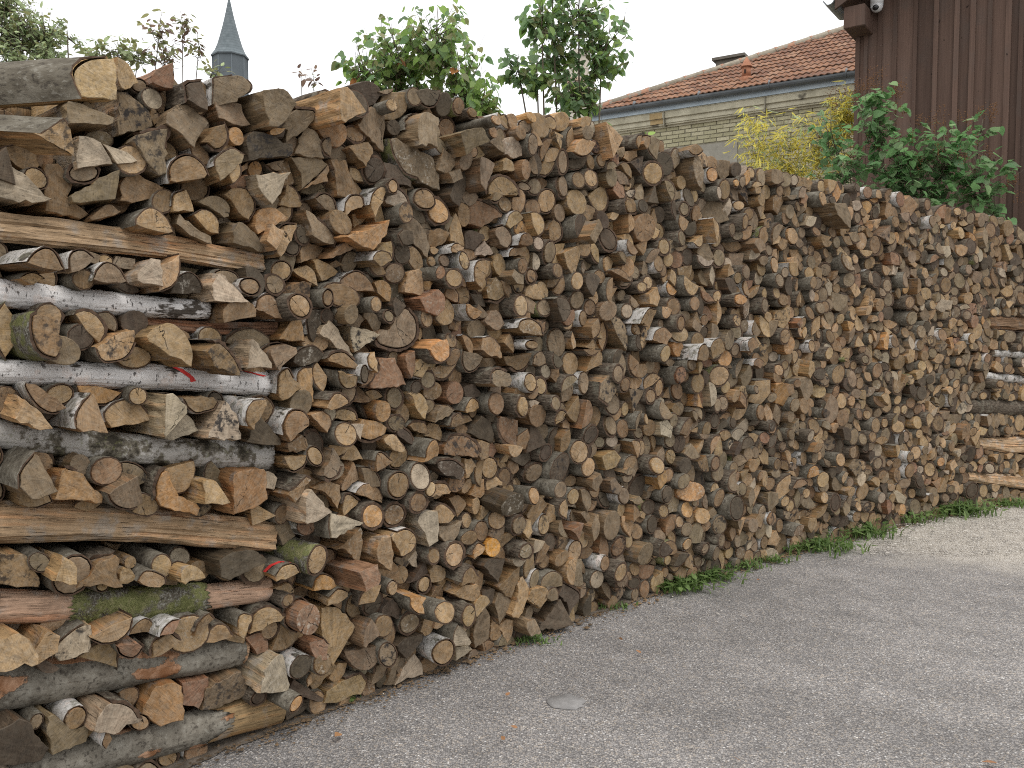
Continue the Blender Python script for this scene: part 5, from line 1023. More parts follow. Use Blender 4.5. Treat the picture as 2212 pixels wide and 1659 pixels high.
1234 389 6 7 16 16, 1231 398 10 19 12 15, 1370 207 0 3 22 20, 1616 402 6 15 20 18, 1776 387 6 10 22 18, 1763 392 2 8 19 20, 159 494 0 8 25 19
270 95 7 32 10 10, 388 525 7 35 18 15, 381 536 2 19 19 21, 872 458 0 16 15 18, 564 272 2 3 19 18, 553 279 7 20 17 18, 1092 469 1 6 17 13
1784 366 1 17 17 20, 1658 140 3 34 17 19, 1321 19 0 14 16 15, 1149 504 6 10 18 17, 1138 513 7 18 22 20, 1776 413 3 20 15 14, 1619 471 1 10 18 18
844 18 6 7 14 13, 835 21 6 23 12 9, 1197 310 5 12 15 19, 1188 319 6 27 19 17, 902 189 6 3 21 20, 1505 467 3 17 21 26, 1782 80 0 2 15 13
1569 465 0 0 18 23, 1185 202 0 16 17 14, 846 371 0 4 18 15, 1522 500 0 0 16 16, 454 74 2 28 12 15, 1085 38 9 3 17 21, 914 333 0 13 18 17
1147 450 3 2 14 18, 607 455 9 2 19 19, 794 419 0 7 21 22, 1082 540 11 16 21 18, 1256 86 3 32 15 17, 379 168 8 35 11 11, 370 162 6 20 17 13
659 117 0 0 16 17, 885 301 0 10 19 17, 323 102 1 3 28 34, 1399 453 0 8 21 19, 1376 137 0 13 14 17, 503 171 6 25 18 18, 1537 314 0 18 16 17
1194 137 3 8 16 19, 946 361 0 10 20 16, -48 67 0 5 20 24, 1537 60 3 29 20 24, 610 512 1 12 16 14, 387 38 0 7 12 11, 774 509 0 4 17 15
1579 81 1 15 20 22, 411 198 0 8 15 17, 1502 398 0 2 15 17, 1392 539 1 7 20 22, 774 283 0 3 17 15, 1280 539 9 20 14 13, 1277 548 3 17 14 13
714 10 0 0 18 21, 1405 354 11 23 21 18, 1074 152 6 23 17 17, 1069 164 2 2 21 21, 389 510 0 3 19 18, 398 426 3 6 13 11, 810 105 11 20 20 16
953 537 0 7 27 21, 1638 303 11 26 24 21, 1048 468 0 9 15 16, 62 489 4 3 20 16, 1217 244 0 17 20 22, 1445 337 3 5 19 21, 743 236 9 30 18 18
732 427 0 11 20 22, 724 134 3 0 10 9, 722 125 6 24 12 12, 1149 14 6 30 23 19, 1527 372 2 1 18 14, 1438 184 10 21 15 19, 1434 194 7 2 20 17
1549 81 6 23 13 13, 1544 90 2 24 14 15, 420 14 6 12 18 16, 401 12 6 30 17 18, 505 353 11 8 19 23, 502 338 7 32 22 17, 803 259 1 17 23 26
1129 393 9 30 22 19, 1114 317 1 9 20 16, 449 481 11 34 14 14, 444 494 4 24 18 16, 1621 30 0 12 24 23, 427 400 3 14 21 20, 1253 336 2 35 16 16
1080 53 10 1 18 22, 1080 67 6 18 24 19, 797 184 6 25 15 18, 791 195 4 23 19 17, -19 318 2 4 21 24, 1320 214 0 15 16 14, 1045 405 9 19 14 17
23 373 0 10 14 15, 1 278 8 16 21 16, -2 266 8 33 23 20, 849 477 4 21 35 34, 1697 489 3 20 16 13, 1690 496 3 2 12 11, -23 201 1 14 20 21
789 15 3 21 15 20, 784 5 3 33 16 13, 1362 478 3 32 16 14, 1355 468 6 0 17 21, 713 512 0 1 30 28, 1108 481 1 18 17 15, 344 74 3 3 13 11
545 543 0 18 18 15, 277 30 11 33 15 16, 648 157 6 17 20 16, 644 146 9 13 17 17, 1615 166 3 29 17 19, 496 108 0 10 14 11, 1472 131 0 3 16 17
1444 513 8 3 13 10, 1436 518 4 24 15 14, 223 72 4 24 22 22, 495 373 1 12 19 18, 175 304 0 16 17 20, 1617 529 0 4 20 23, 132 272 6 34 16 15
105 352 4 23 9 12, 1288 270 1 16 19 15, 1754 420 2 34 15 15, 1754 409 3 33 18 16, 1210 493 0 11 22 17, 597 395 6 12 11 12, 588 397 2 5 15 12
1165 31 3 21 20 22, 1632 513 0 15 24 22, 1551 240 0 13 14 16, 1009 411 6 18 18 22, 888 54 6 28 16 16, 365 536 1 13 14 18, 729 333 1 1 12 15
1114 457 2 2 19 15, 1105 463 7 4 18 15, 1127 44 3 7 16 20, 177 364 1 17 17 14, 1103 541 1 4 21 23, 1724 456 0 12 15 18, 438 103 0 6 14 13
641 242 0 3 25 25, 1060 445 0 8 14 16, 1056 13 9 29 19 16, 1045 8 2 11 15 13, 491 427 0 5 17 21, 1259 60 0 8 17 15, 1794 382 2 7 18 16
398 468 8 20 11 14, 1066 542 6 34 16 15, 1181 162 0 2 13 16, 1370 109 2 13 17 20, 1753 220 3 18 17 15, 1037 93 1 9 19 22, 1129 248 1 15 18 14
-47 376 0 5 18 17, 1358 24 1 16 20 24, 415 519 1 2 21 23, 1076 208 1 12 16 14, 751 216 0 4 18 17, 1731 132 2 15 13 12, 454 531 2 18 13 11
445 525 3 16 14 11, 922 99 6 29 16 18, 811 11 0 18 24 20, 609 475 0 5 21 20, 1198 87 3 3 19 22, 1005 539 1 3 21 23, 1660 274 0 9 16 17
586 158 1 2 15 16, 739 72 11 7 22 19, 194 37 0 1 14 13, 1444 49 3 34 18 16, 1438 39 10 32 15 18, 1324 356 0 10 22 19, 809 286 1 14 19 21
1601 381 0 15 26 20, 831 219 0 3 21 21, 336 265 0 1 18 22, 1599 324 6 18 14 15, 1592 316 2 13 19 17, 1169 247 3 9 13 11, 1161 244 6 10 12 12
1711 444 0 14 17 19, 1597 36 6 19 21 25, 791 469 7 26 15 13, 781 467 2 9 13 13, 892 7 1 13 16 16, 275 354 1 16 28 22, 1200 161 0 5 25 23
1542 18 3 5 18 20, 565 480 1 8 23 20, -5 469 9 6 23 21, 658 417 3 14 16 14, 651 410 2 32 13 12, 1544 226 0 17 16 17, 821 511 0 15 19 17
75 427 0 2 19 15, -29 441 1 15 27 24, 1376 363 4 6 20 20, 14 27 4 32 17 13, 390 55 3 25 22 17, 1531 452 0 9 16 16, 5 156 0 9 21 19
694 471 1 16 15 17, 1567 38 0 14 28 28, 362 27 2 30 14 18, 789 55 0 4 18 14, 181 459 1 15 17 14, 773 158 0 15 21 19, 1167 528 3 2 20 24
1054 307 0 10 15 18, 273 413 0 5 17 21, 1163 435 6 14 19 16, 1152 426 2 13 23 22, 962 99 0 17 17 22, 871 434 0 17 21 20, 1437 87 1 17 25 31
1795 154 0 3 18 20, 1086 455 2 16 16 16, 1769 496 1 16 14 17, 12 247 1 13 18 18, 1122 259 2 3 11 10, 1120 267 6 3 11 12, 1503 285 0 15 15 16
1527 536 1 7 14 17, 707 229 0 18 23 21, 1067 35 1 9 18 17, 697 84 0 4 18 22, 1265 482 7 21 23 18, 1257 495 6 25 22 21, 1362 149 0 10 19 16
774 24 2 18 15 15, 774 36 6 23 19 17, 603 30 6 26 12 10, 593 30 6 8 11 10, 1469 148 0 14 17 16, 929 444 6 2 18 22, 1486 32 0 8 15 18
1191 438 0 14 16 16, -3 62 0 9 18 18, 435 187 2 8 19 17, 1235 141 3 22 18 21, -25 288 0 10 22 24, -11 8 0 14 20 16, 1079 13 6 28 20 16
1068 14 10 29 17 14, 1599 298 3 35 14 18, 1767 474 0 15 31 25, 606 351 0 10 18 17, 1341 245 8 23 14 13, 1334 255 2 6 15 17, 791 210 3 3 16 17
1729 19 6 3 18 17, 1730 8 2 32 20 20, 700 114 1 16 16 18, 1498 63 0 5 19 16, 1207 528 0 13 18 20, 1317 147 11 3 18 18, 1793 216 1 11 18 20
1348 162 0 1 22 19, 1116 520 0 4 16 14, 1463 30 0 8 29 24, 1508 135 0 2 19 19, 1401 486 3 24 20 19, 1277 520 9 25 21 18, 1265 524 8 28 15 16
441 326 0 0 21 19, 428 28 1 8 12 13, 1728 66 11 2 18 18, 1714 65 10 10 18 20, 1207 335 3 13 22 26, 1253 104 0 13 16 17, 1050 217 0 11 21 18
1729 387 3 2 21 23, 1522 171 3 28 17 22, 921 80 0 9 17 15, 4 370 0 15 19 15, 1519 16 0 16 15 13, 1638 382 6 25 11 9, 1632 387 10 28 11 10
1549 254 3 3 16 15, 713 484 7 23 19 15, 700 488 5 33 16 19, 1178 468 6 19 23 19, 397 300 1 4 17 14, 1049 137 3 32 11 11, 1042 130 6 2 13 15
1368 172 0 15 22 20, 1251 515 1 3 20 21, 1452 208 6 34 12 11, 1446 202 2 32 11 9, 894 112 7 32 12 10, 887 108 4 32 12 12, 1313 294 0 14 22 26
907 275 2 4 12 11, 899 278 10 6 15 15, 1555 6 1 8 17 21, 316 223 0 6 15 14, 1222 183 11 22 17 19, 1212 177 4 0 16 18, 1561 424 9 10 18 22
812 223 2 33 13 16, 802 219 3 30 13 12, 1799 440 6 17 27 26, 240 508 3 35 13 12, 673 52 0 5 20 23, -27 51 0 15 26 29, 105 371 8 35 12 10
1395 285 0 13 16 16, 822 323 0 12 18 20, 992 505 9 6 22 25, 1757 10 4 3 18 22, 1634 455 0 11 19 20, 688 519 7 20 16 16, 687 530 9 19 20 15
37 357 6 3 9 9, 272 48 2 0 9 11, 273 41 11 27 9 10, 1364 517 0 9 20 20, 889 78 6 22 13 13, 886 70 7 17 11 10, 1501 267 0 5 15 16
854 208 0 14 22 23, 650 391 10 34 17 15, 647 382 4 3 13 13, 38 122 9 23 15 15, 140 500 4 23 8 7, 1269 113 1 2 21 23, 1677 299 0 17 19 19
1641 139 0 11 16 13, 1416 372 0 16 18 16, 1492 499 0 10 19 18, 1476 386 11 30 18 15, 1268 180 0 7 19 20, 1111 157 0 15 13 16, 743 448 0 12 23 21
260 443 3 0 18 16, 382 309 11 7 15 13, 936 503 1 6 16 16, 1435 310 0 7 20 20, 1625 8 1 6 17 16, 742 15 7 33 19 15, 732 9 3 12 19 16
1149 286 0 5 18 22, 295 122 2 1 19 25, 750 147 0 1 19 18, 156 452 1 12 16 14, 180 341 3 1 21 18, 877 355 0 8 13 16, 762 540 3 5 23 25
545 484 6 4 16 16, 541 494 6 24 19 18, 1306 53 0 16 15 16, 396 339 3 23 19 20, 387 348 8 25 18 15, 1218 224 4 19 19 16, 1374 88 0 13 19 19
1095 163 0 14 21 25, 937 215 0 9 22 17, 1788 317 6 5 20 18, 89 331 3 33 13 13, 76 328 3 31 20 16, 1504 361 0 1 23 25, 1539 189 0 8 21 17
692 39 0 11 17 15, 624 449 0 13 19 15, 715 300 0 6 20 19, 1111 51 10 21 18 16, 1108 62 10 1 17 16, 954 331 6 15 21 25, 1309 267 1 12 18 22
599 90 0 13 20 16, 1 348 11 12 29 23, 1511 531 1 10 18 15, 1417 229 3 6 15 18, 1372 234 2 15 15 13, 1363 228 11 22 17 18, 1424 27 3 20 13 11
1422 36 3 21 11 12, 1323 169 0 16 24 22, 841 325 3 27 17 21, 1245 25 3 17 17 22, 802 85 0 7 15 19, 1328 127 0 16 22 22, 1123 91 0 10 20 21
598 119 2 31 12 11, 591 114 2 13 13 12, 166 271 0 4 13 14, 1595 165 1 12 22 22, 1643 33 3 17 13 17, 925 122 0 18 21 19, 956 413 0 15 20 18
1637 279 0 15 20 20, 457 7 4 2 17 14, 768 107 9 21 20 19, 1313 524 0 1 19 17, 306 356 0 10 15 17, 1542 435 0 0 20 19, 1427 66 8 35 10 11
1422 73 3 25 11 12, 293 513 0 5 22 23, 525 267 0 16 20 21, 1213 258 2 22 12 13, 1209 266 6 5 11 10, 316 270 6 1 13 12, -10 410 0 7 20 16
917 291 0 0 15 19, 1351 44 6 21 16 16, 1190 501 1 9 17 21, 551 526 7 30 13 10, 543 528 10 10 9 11, 1331 439 0 4 18 17, 593 339 0 3 16 18
1370 336 2 23 17 13, 1362 344 2 5 18 19, 538 408 0 2 24 24, 676 468 3 15 19 21, 54 311 1 15 19 19, 1425 483 3 23 16 15, 1416 488 2 28 14 12
825 455 2 29 21 16, 813 451 8 11 17 15, 704 383 0 14 15 16, 397 314 1 11 14 16, 232 415 6 26 15 17, 672 514 2 33 17 16, 666 504 6 0 19 19
660 72 1 6 23 27, 90 454 1 1 17 14, 1285 378 1 9 22 26, 204 294 2 35 15 12, 1198 183 6 12 10 11, 1190 189 2 21 12 13, 964 367 3 18 14 12
960 360 7 16 10 9, 1677 434 0 13 20 15, 1113 381 1 17 21 25, 995 320 0 17 21 22, 219 212 0 13 13 12, 1586 220 3 24 19 15, 1577 228 10 5 15 15
280 159 0 8 20 22, 1009 433 6 12 15 15, 1325 315 6 33 16 18, 1679 7 9 33 18 22, 1181 9 0 17 17 20, 752 429 1 1 15 18, 623 6 0 17 18 14
704 399 6 33 16 17, 1326 334 0 5 20 20, 1471 9 3 0 26 23, 691 164 11 33 24 19, 1235 194 1 12 14 18, 618 228 0 7 23 21, 709 334 7 7 16 19
707 345 3 3 18 17, 1773 156 6 34 20 21, 1082 316 0 1 16 16, 1549 162 2 1 13 15, 1180 237 3 15 16 12, 1174 230 5 5 11 14, 1512 508 2 6 14 13
1505 515 3 24 15 12, 661 197 1 1 17 18, 1660 70 3 24 17 20, 988 272 0 13 20 17, 471 437 1 3 11 9, 1285 477 0 10 23 20, 833 197 0 6 23 18
1157 49 0 1 18 17, 878 395 0 11 16 15, 1619 144 1 3 21 23, 912 130 7 6 13 11, 907 138 2 20 15 12, 964 269 3 28 21 25, 240 166 0 10 17 17
497 530 0 1 16 14, 1009 103 6 9 27 32, 1063 187 3 32 16 18, 592 549 6 25 13 16, 583 553 9 3 13 13, 1257 324 11 20 10 8, 1250 321 10 30 11 11
1536 387 0 5 21 18, 1220 92 0 5 23 20, 1490 158 0 7 20 17, 1752 132 6 3 13 15, 1097 521 0 15 21 17, -18 394 0 18 14 18, 785 323 1 8 19 16
1334 106 0 16 17 18, 1642 6 0 12 14 15, 742 51 0 6 17 17, 884 506 4 19 21 17, 1068 379 6 13 14 16, 1057 374 9 12 21 17, 407 180 0 14 16 17
39 175 0 4 11 14, 739 280 1 3 19 22, 424 454 6 4 18 18, 737 169 3 22 22 20, 996 8 4 3 21 21, 1294 307 3 14 16 16, 478 175 0 15 19 20
495 496 4 20 13 11, 912 403 1 12 17 15, 1186 278 0 10 19 18, 960 70 1 7 22 18, 1481 364 6 14 18 17, 1304 23 0 11 13 16, 356 273 1 4 11 13
1273 336 0 15 20 19, 853 50 1 14 16 20, 477 28 0 17 14 13, 1048 541 0 14 21 17, 1181 92 1 10 13 17, 949 125 6 11 10 11, 941 129 3 27 12 13
807 497 0 0 21 18, 660 486 11 26 22 18, 54 435 0 2 11 11, 1480 178 3 19 19 20, 1740 254 0 9 20 22, 323 127 8 11 14 16, 1698 297 1 3 14 15
1005 390 3 10 20 16, 991 390 6 29 16 16, 914 455 3 21 20 19, 467 264 0 5 19 15, 1401 240 1 13 18 24, 897 234 6 31 16 15, 709 364 9 20 20 22
49 266 6 22 10 8, 40 271 6 16 9 8, 1479 325 9 15 15 19, 45 236 0 15 20 18, 513 316 4 13 17 18, 633 298 11 2 18 16, 816 542 9 30 15 18
1637 323 3 27 14 14, 1520 226 0 8 25 22, 1787 490 11 32 17 14, 1429 290 0 7 19 18, 1369 269 0 16 21 20, 654 519 6 10 13 15, 565 95 4 12 22 19
1451 299 4 25 20 19, 521 9 0 17 15 19, 1411 504 0 2 17 16, 538 237 3 3 18 15, 917 175 3 1 21 20, 1513 382 0 13 16 17, 1716 252 6 18 17 15
1194 454 0 11 18 16, 275 206 0 17 21 18, 1559 487 11 7 19 17, 353 120 11 33 25 23, 1754 270 6 1 13 10, 1752 263 2 32 13 11, 367 197 0 17 17 14
617 328 2 11 20 19, 604 327 6 28 16 18, 1415 195 0 4 16 17, 1147 234 0 16 17 22, 902 525 0 16 15 16, 1069 353 0 1 17 21, 1157 483 11 4 21 20
1710 5 0 13 12 14, 206 263 3 29 19 24, 1662 161 6 16 19 23, -51 433 6 16 22 20, -51 420 6 20 17 15, 1645 92 7 19 11 12, 1644 99 11 30 11 11
533 310 1 14 17 19, 326 390 6 27 18 18, 317 399 6 8 18 17, 1704 319 0 18 22 23, 81 278 2 17 20 17, 1718 297 11 28 21 17, 252 423 0 1 14 15
830 286 0 9 15 19, 1665 379 7 17 14 11, 1662 388 2 35 16 13, 736 400 0 9 17 14, 638 128 6 17 18 20, 888 539 0 3 22 17, 1552 368 9 17 22 26
23 471 1 17 21 22, 678 311 2 10 14 11, 670 307 2 23 12 14, 1261 200 6 14 14 12, 1252 196 6 15 16 15, 1407 112 5 17 10 9, 1401 109 8 12 10 12
1696 92 11 30 13 15, 1117 187 3 34 16 16, 1108 178 2 32 16 19, 1343 73 1 1 21 18, 884 213 6 3 18 14, 878 222 2 5 19 17, 624 207 0 1 19 17
1528 6 1 1 18 14, 670 152 3 19 14 12, 669 160 6 21 12 12, 1357 286 11 18 22 19, 285 84 3 12 20 17, 480 312 4 32 16 13, 762 439 0 2 17 19
70 357 1 12 12 14, 478 197 6 5 13 10, 475 204 2 17 12 14, 694 295 6 17 19 22, 927 193 3 21 20 21, 428 312 2 30 16 13, 417 309 3 15 13 13
135 452 0 16 15 15, 34 72 0 6 10 8, 901 41 0 2 15 19, 411 483 1 5 17 15, 77 150 0 10 7 9, 1787 408 0 14 15 13, 810 379 9 25 17 14
1788 265 0 8 12 13, 1653 316 0 9 13 13, 107 202 1 15 21 17, 1282 194 1 2 21 20, 582 213 6 6 14 12, 574 219 6 14 11 14, 1461 496 0 1 13 15
724 89 0 15 20 23, 889 349 1 6 15 15, 1547 125 3 25 18 22, 1041 338 4 11 13 11, 1033 339 8 21 10 11, 629 347 0 18 23 20, 1290 111 6 16 17 20
1569 249 3 30 18 22, 971 194 0 1 15 16, -6 134 8 2 21 17, 1614 212 1 7 17 20, 1517 47 0 3 23 22, 904 19 11 21 17 14, 884 379 0 16 16 16
-49 240 0 8 19 18, 1311 479 0 14 17 20, 1271 289 9 33 19 16, 1266 279 7 13 17 13, 654 6 0 5 15 17, 946 61 11 23 18 16, 418 359 1 15 18 23
657 35 1 3 19 21, 1674 141 1 14 13 17, 1379 23 1 12 11 14, 1103 363 0 4 16 19, 998 210 6 32 23 23, 1105 275 0 5 17 18, 1168 193 1 3 23 25
57 67 0 15 14 16, 817 196 7 31 9 9, 814 190 10 17 11 13, 972 520 0 1 19 18, 1434 467 3 11 18 22, 1425 353 6 25 19 21, 434 3 2 2 10 11
-20 95 0 9 19 16, 545 97 0 1 17 17, 1283 7 0 9 17 22, 843 35 0 0 17 21, 801 313 0 17 22 23, 1587 347 2 29 12 11, 1580 347 6 12 11 10
1390 195 0 12 19 20, -15 177 3 9 26 28, 1101 141 0 14 18 15, 1636 365 0 8 17 17, 1362 127 9 12 17 17, 1460 99 1 11 15 18, 127 361 6 26 21 17
365 336 1 6 15 18, 812 399 0 8 18 22, 1046 161 1 14 20 16, 325 238 0 1 10 14, 737 526 0 6 28 29, 1502 440 0 11 20 16, 1622 494 0 15 21 19
384 398 3 17 9 9, 1239 266 11 10 17 16, 1234 254 6 17 18 16, 381 451 6 19 12 12, 264 255 1 12 12 16, 1038 251 1 2 15 14, 1169 546 1 16 16 18
1328 194 0 15 21 23, 438 209 9 30 16 19, 116 494 0 8 10 11, 435 509 0 6 20 19, 1167 405 0 2 22 20, 1064 460 0 13 22 17, 522 175 0 1 23 22
669 367 0 2 13 11, 1676 501 0 15 20 22, 1346 427 0 8 23 26, 1577 408 0 11 19 17, 516 367 3 35 17 18, 781 436 3 2 18 18, 919 20 0 17 17 19
1037 231 0 9 21 17, 1145 179 1 17 17 17, 539 329 1 7 17 19, 1398 370 0 10 16 17, 1634 264 0 14 12 13, 1170 101 3 5 16 14, 499 272 0 11 19 21
1678 69 0 7 20 16, 741 33 3 26 15 16, 1271 152 6 3 16 16, 1461 118 1 11 15 15, 1381 154 6 33 14 13, 1375 149 11 21 9 11, 561 371 3 23 19 18
551 378 6 24 20 16, 807 341 7 35 14 12, 802 332 8 15 15 15, 474 531 6 32 11 12, 467 529 2 13 12 10, 687 394 0 6 17 16, 492 257 3 14 14 14
1061 292 0 1 16 16, 1387 389 7 11 18 14, 1380 380 9 14 19 16, 903 153 3 2 19 21, 1095 23 0 8 18 18, 1493 381 1 4 19 20, 1614 345 1 11 15 14
574 167 8 4 16 20, 1017 508 2 21 11 10, 1011 513 10 19 9 10, 341 210 1 2 21 23, 1029 405 1 4 18 16, 316 375 6 19 12 13, 306 371 6 1 11 14
1302 359 1 12 24 21, -10 444 0 12 19 15, 889 523 3 8 14 14, 1255 7 4 1 22 17, 1485 225 11 32 17 13, 1665 227 0 12 20 16, 1295 540 6 28 22 19
1265 387 3 15 15 17, 1527 29 0 7 19 18, 1016 178 0 2 13 17, 383 188 0 8 11 13, 299 284 6 25 15 13, 1077 85 0 13 17 16, 1493 522 0 10 16 13
1548 323 1 11 16 16, 662 229 0 13 17 18, 889 452 1 2 19 15, 1576 172 0 7 13 16, 84 202 6 1 8 8, 73 207 6 2 11 9, 1395 5 4 2 15 17
1412 471 2 35 13 14, 1409 464 6 35 10 12, 48 332 0 13 17 16, 623 514 0 3 14 14, 1365 495 0 2 18 16, 1472 301 6 4 13 11, 1469 308 10 1 10 10
254 314 1 18 19 15, 773 85 0 1 20 17, 1372 9 0 9 24 24, 1240 372 6 13 12 12, 1231 372 7 11 13 13, 1084 220 0 16 15 15, 957 164 0 18 15 19
1396 512 3 7 16 20, 1241 44 0 13 17 18, 1108 254 0 18 22 17, 1455 389 6 2 15 17, 564 237 0 7 21 18, -3 426 0 10 21 17, 5 44 0 10 20 22
261 473 3 9 13 13, 1494 536 1 14 15 20, 495 239 0 12 24 20, 782 270 1 17 16 16, 1666 207 2 13 15 16, 485 520 0 13 13 12, 1657 301 3 9 15 14
1769 132 0 12 17 13, 1016 81 1 1 17 17, 784 545 6 21 19 15, 522 298 2 0 16 19, 806 474 0 14 19 23, 79 263 0 8 11 13, 1049 198 1 1 13 17
1233 232 0 9 19 15, 987 44 1 10 21 25, -36 89 0 16 21 23, 149 4 0 8 15 17, 1281 448 1 4 13 13, 931 541 0 8 16 17, 594 416 0 16 22 20
1394 153 0 7 14 16, 1586 29 0 7 8 10, 1040 453 3 14 17 22, 344 19 2 5 14 12, 244 81 4 28 22 18, 1130 9 0 4 19 19, 958 8 0 6 17 15
773 363 3 28 16 18, 504 402 1 11 23 24, 962 456 0 5 19 15, 1767 79 11 20 18 17, 609 549 1 16 16 20, 265 515 0 9 11 15, 1480 74 0 3 14 14
1761 59 0 17 15 15, 1418 392 1 10 17 14, 1485 512 0 12 13 15, 245 345 4 20 13 11, 1159 87 2 14 18 23, 162 212 6 12 20 16, 1555 147 0 1 21 16
1599 76 0 16 15 19, 875 486 6 30 18 21, 735 256 1 8 23 20, 1003 175 2 12 14 15, 994 172 6 13 13 13, 1098 322 1 14 15 16, 719 441 3 17 16 19
340 427 0 4 19 17, 1263 546 3 6 15 15, 611 190 0 9 21 20, 407 439 2 21 12 11, 929 141 1 3 16 19, 187 435 8 21 13 10, 180 440 6 28 13 11
692 545 11 34 14 13, 682 546 3 7 13 11, 1235 8 1 9 18 18, 1694 135 2 35 14 16, 1687 143 7 14 14 15, 1210 511 0 0 19 15, 438 75 9 8 19 16
1344 325 0 4 16 20, 1433 207 6 23 17 15, 1428 217 11 30 15 19, 491 187 9 11 16 16, 281 272 0 16 18 21, 1188 519 11 29 20 18, 1544 301 3 12 12 10
1538 295 6 34 11 13, 955 218 1 6 16 16, 575 123 6 29 16 20, 1650 260 11 25 20 21, 566 354 1 12 17 19, 1714 411 6 5 16 18, 1645 436 0 8 19 21
1428 503 0 17 16 19, 327 2 7 0 9 7, 322 8 9 5 10 9, 373 254 0 2 17 14, 323 448 0 10 13 13, 1076 472 1 15 16 13, 1096 305 11 12 18 17
468 324 0 17 20 16, 560 431 3 26 21 21, 199 361 2 28 16 19, 620 385 1 18 18 17, 1201 273 0 13 14 17, 1607 11 0 9 23 22, 1491 415 10 18 15 15
1487 426 3 3 19 16, 288 55 6 3 17 18, 1044 388 4 17 11 13, 1035 391 10 8 12 11, 1402 335 0 17 19 20, 128 6 0 15 17 15, 511 461 0 12 13 15
1686 228 2 33 12 13, 416 37 1 12 16 14, -48 40 0 1 18 22, 1524 436 0 10 16 15, 1722 366 1 0 20 19, 1263 350 1 10 15 15, 1087 412 0 5 17 16
299 26 0 5 12 15, 621 83 0 8 18 17, -8 300 1 8 20 22, 1131 319 0 3 17 21, 45 420 0 14 14 13, 14 225 1 12 19 18, 534 159 0 5 18 16
421 229 6 1 14 18, 419 239 2 1 15 12, 212 33 1 3 13 11, 1598 437 0 7 19 18, 745 334 0 11 20 17, 1680 161 3 8 17 19, 1342 33 1 12 15 14
1534 242 0 3 17 16, 1547 457 0 10 17 15, 1384 305 0 10 17 17, 1254 143 1 3 17 18, 957 303 3 6 14 17, 907 467 0 1 18 14, 883 240 1 3 16 15
751 191 0 18 20 19, 1060 119 0 11 19 19, 681 76 0 11 21 19, 1688 206 3 1 16 18, 561 505 1 9 23 20, 1732 408 1 3 17 21, 1678 485 1 3 13 15
678 7 0 12 14 17, 208 86 1 3 16 18, 456 421 1 6 17 20, 1582 389 0 5 14 17, 728 227 2 13 17 21, 824 472 1 6 16 14, 1239 434 0 8 18 20
1636 477 1 9 20 20, 396 374 1 17 18 19, 892 491 0 11 13 17, 1316 542 0 12 24 19, 1444 63 3 21 18 17, 1200 233 6 4 16 20, 395 167 6 20 15 13
953 396 3 16 18 22, 804 437 2 21 16 17, 1515 274 0 17 15 17, 1188 547 0 9 14 14, 1223 480 3 15 16 13, 942 44 4 5 16 18, 1487 440 2 28 12 10
1479 436 3 27 9 11, 321 478 3 35 18 16, 842 86 11 14 17 14, 1596 401 6 2 19 19, 69 451 1 1 16 12, 607 9 10 9 16 20, 595 13 3 5 16 18
1648 210 6 1 9 11, 1646 204 8 14 10 9, 1396 524 4 20 12 10, 1083 101 0 17 19 15, 538 77 0 11 17 16, -55 255 0 12 16 15, 1660 4 3 0 10 10
1653 8 2 7 9 8, 1175 361 0 4 20 20, 1204 35 0 1 16 17, 41 18 0 14 15 12, 1412 277 0 3 16 18, 1023 423 0 17 19 17, 1356 247 0 12 17 18
1582 303 3 29 16 17, 947 314 3 17 15 14, 1698 154 6 16 17 15, 1349 492 2 32 14 18, 1561 404 0 12 15 17, 850 246 0 8 15 19, 332 533 10 20 9 7
515 63 0 13 19 21, 1069 222 3 25 13 13, 1062 225 3 28 9 10, 864 402 7 25 12 11, 856 404 6 25 13 10, 515 26 11 35 18 14, 528 349 1 5 18 19
453 237 4 19 12 12, 399 86 3 26 16 14, 1216 283 0 5 16 16, 308 305 0 7 18 20, 1277 166 3 11 14 18, 1309 314 3 33 14 17, 1057 511 0 12 17 14
461 120 9 17 16 17, 1568 353 3 12 15 17, 485 126 0 9 20 21, 1021 221 0 14 19 20, 931 326 3 14 18 21, 1686 518 1 9 15 18, 1417 311 1 18 14 18
1535 211 1 9 17 14, 1031 41 6 6 16 18, 1561 510 1 16 16 17, 1216 298 1 18 16 14, 1618 269 1 3 16 14, 945 456 3 9 20 20, 737 547 0 0 18 16
835 502 1 11 15 15, 810 357 6 14 17 20, 1084 186 0 4 22 27, 243 402 0 11 16 14, 761 491 8 1 16 13, 758 500 7 0 15 13, 649 296 2 6 16 18
288 241 7 30 12 9, 690 377 1 0 16 14, 1784 453 11 0 12 12, 1775 453 3 29 12 14, 261 178 0 9 17 16, 1532 78 0 4 15 13, 1092 6 3 4 15 16
619 105 8 8 16 17, 607 105 6 28 18 18, 104 279 0 15 11 12, -26 420 1 17 18 18, 982 259 2 16 13 14, 847 122 3 1 15 14, 789 74 0 1 19 18
1073 304 1 9 16 17, 1058 395 0 12 17 18, 50 127 6 21 11 10, 1148 407 7 14 14 17, 1138 410 6 26 13 13, 1489 84 4 18 13 10, 1491 75 4 19 10 8
783 227 0 17 20 20, 1443 408 3 30 19 19, 1329 392 3 32 16 20, 908 541 8 18 14 18, 643 445 2 17 11 11, 643 453 6 23 11 11, 1558 208 2 8 18 15
1548 204 3 11 17 15, 797 107 0 12 9 9, 1053 493 2 3 12 11, 1046 500 7 16 12 16, 477 141 10 19 13 14, 473 150 6 6 12 12, 836 541 0 8 16 20
1426 416 11 1 17 15, 730 148 11 4 24 19, 696 219 3 11 11 9, 688 221 10 6 13 14, 1293 410 0 5 17 15, 1475 162 1 10 14 13, 208 396 8 6 13 15
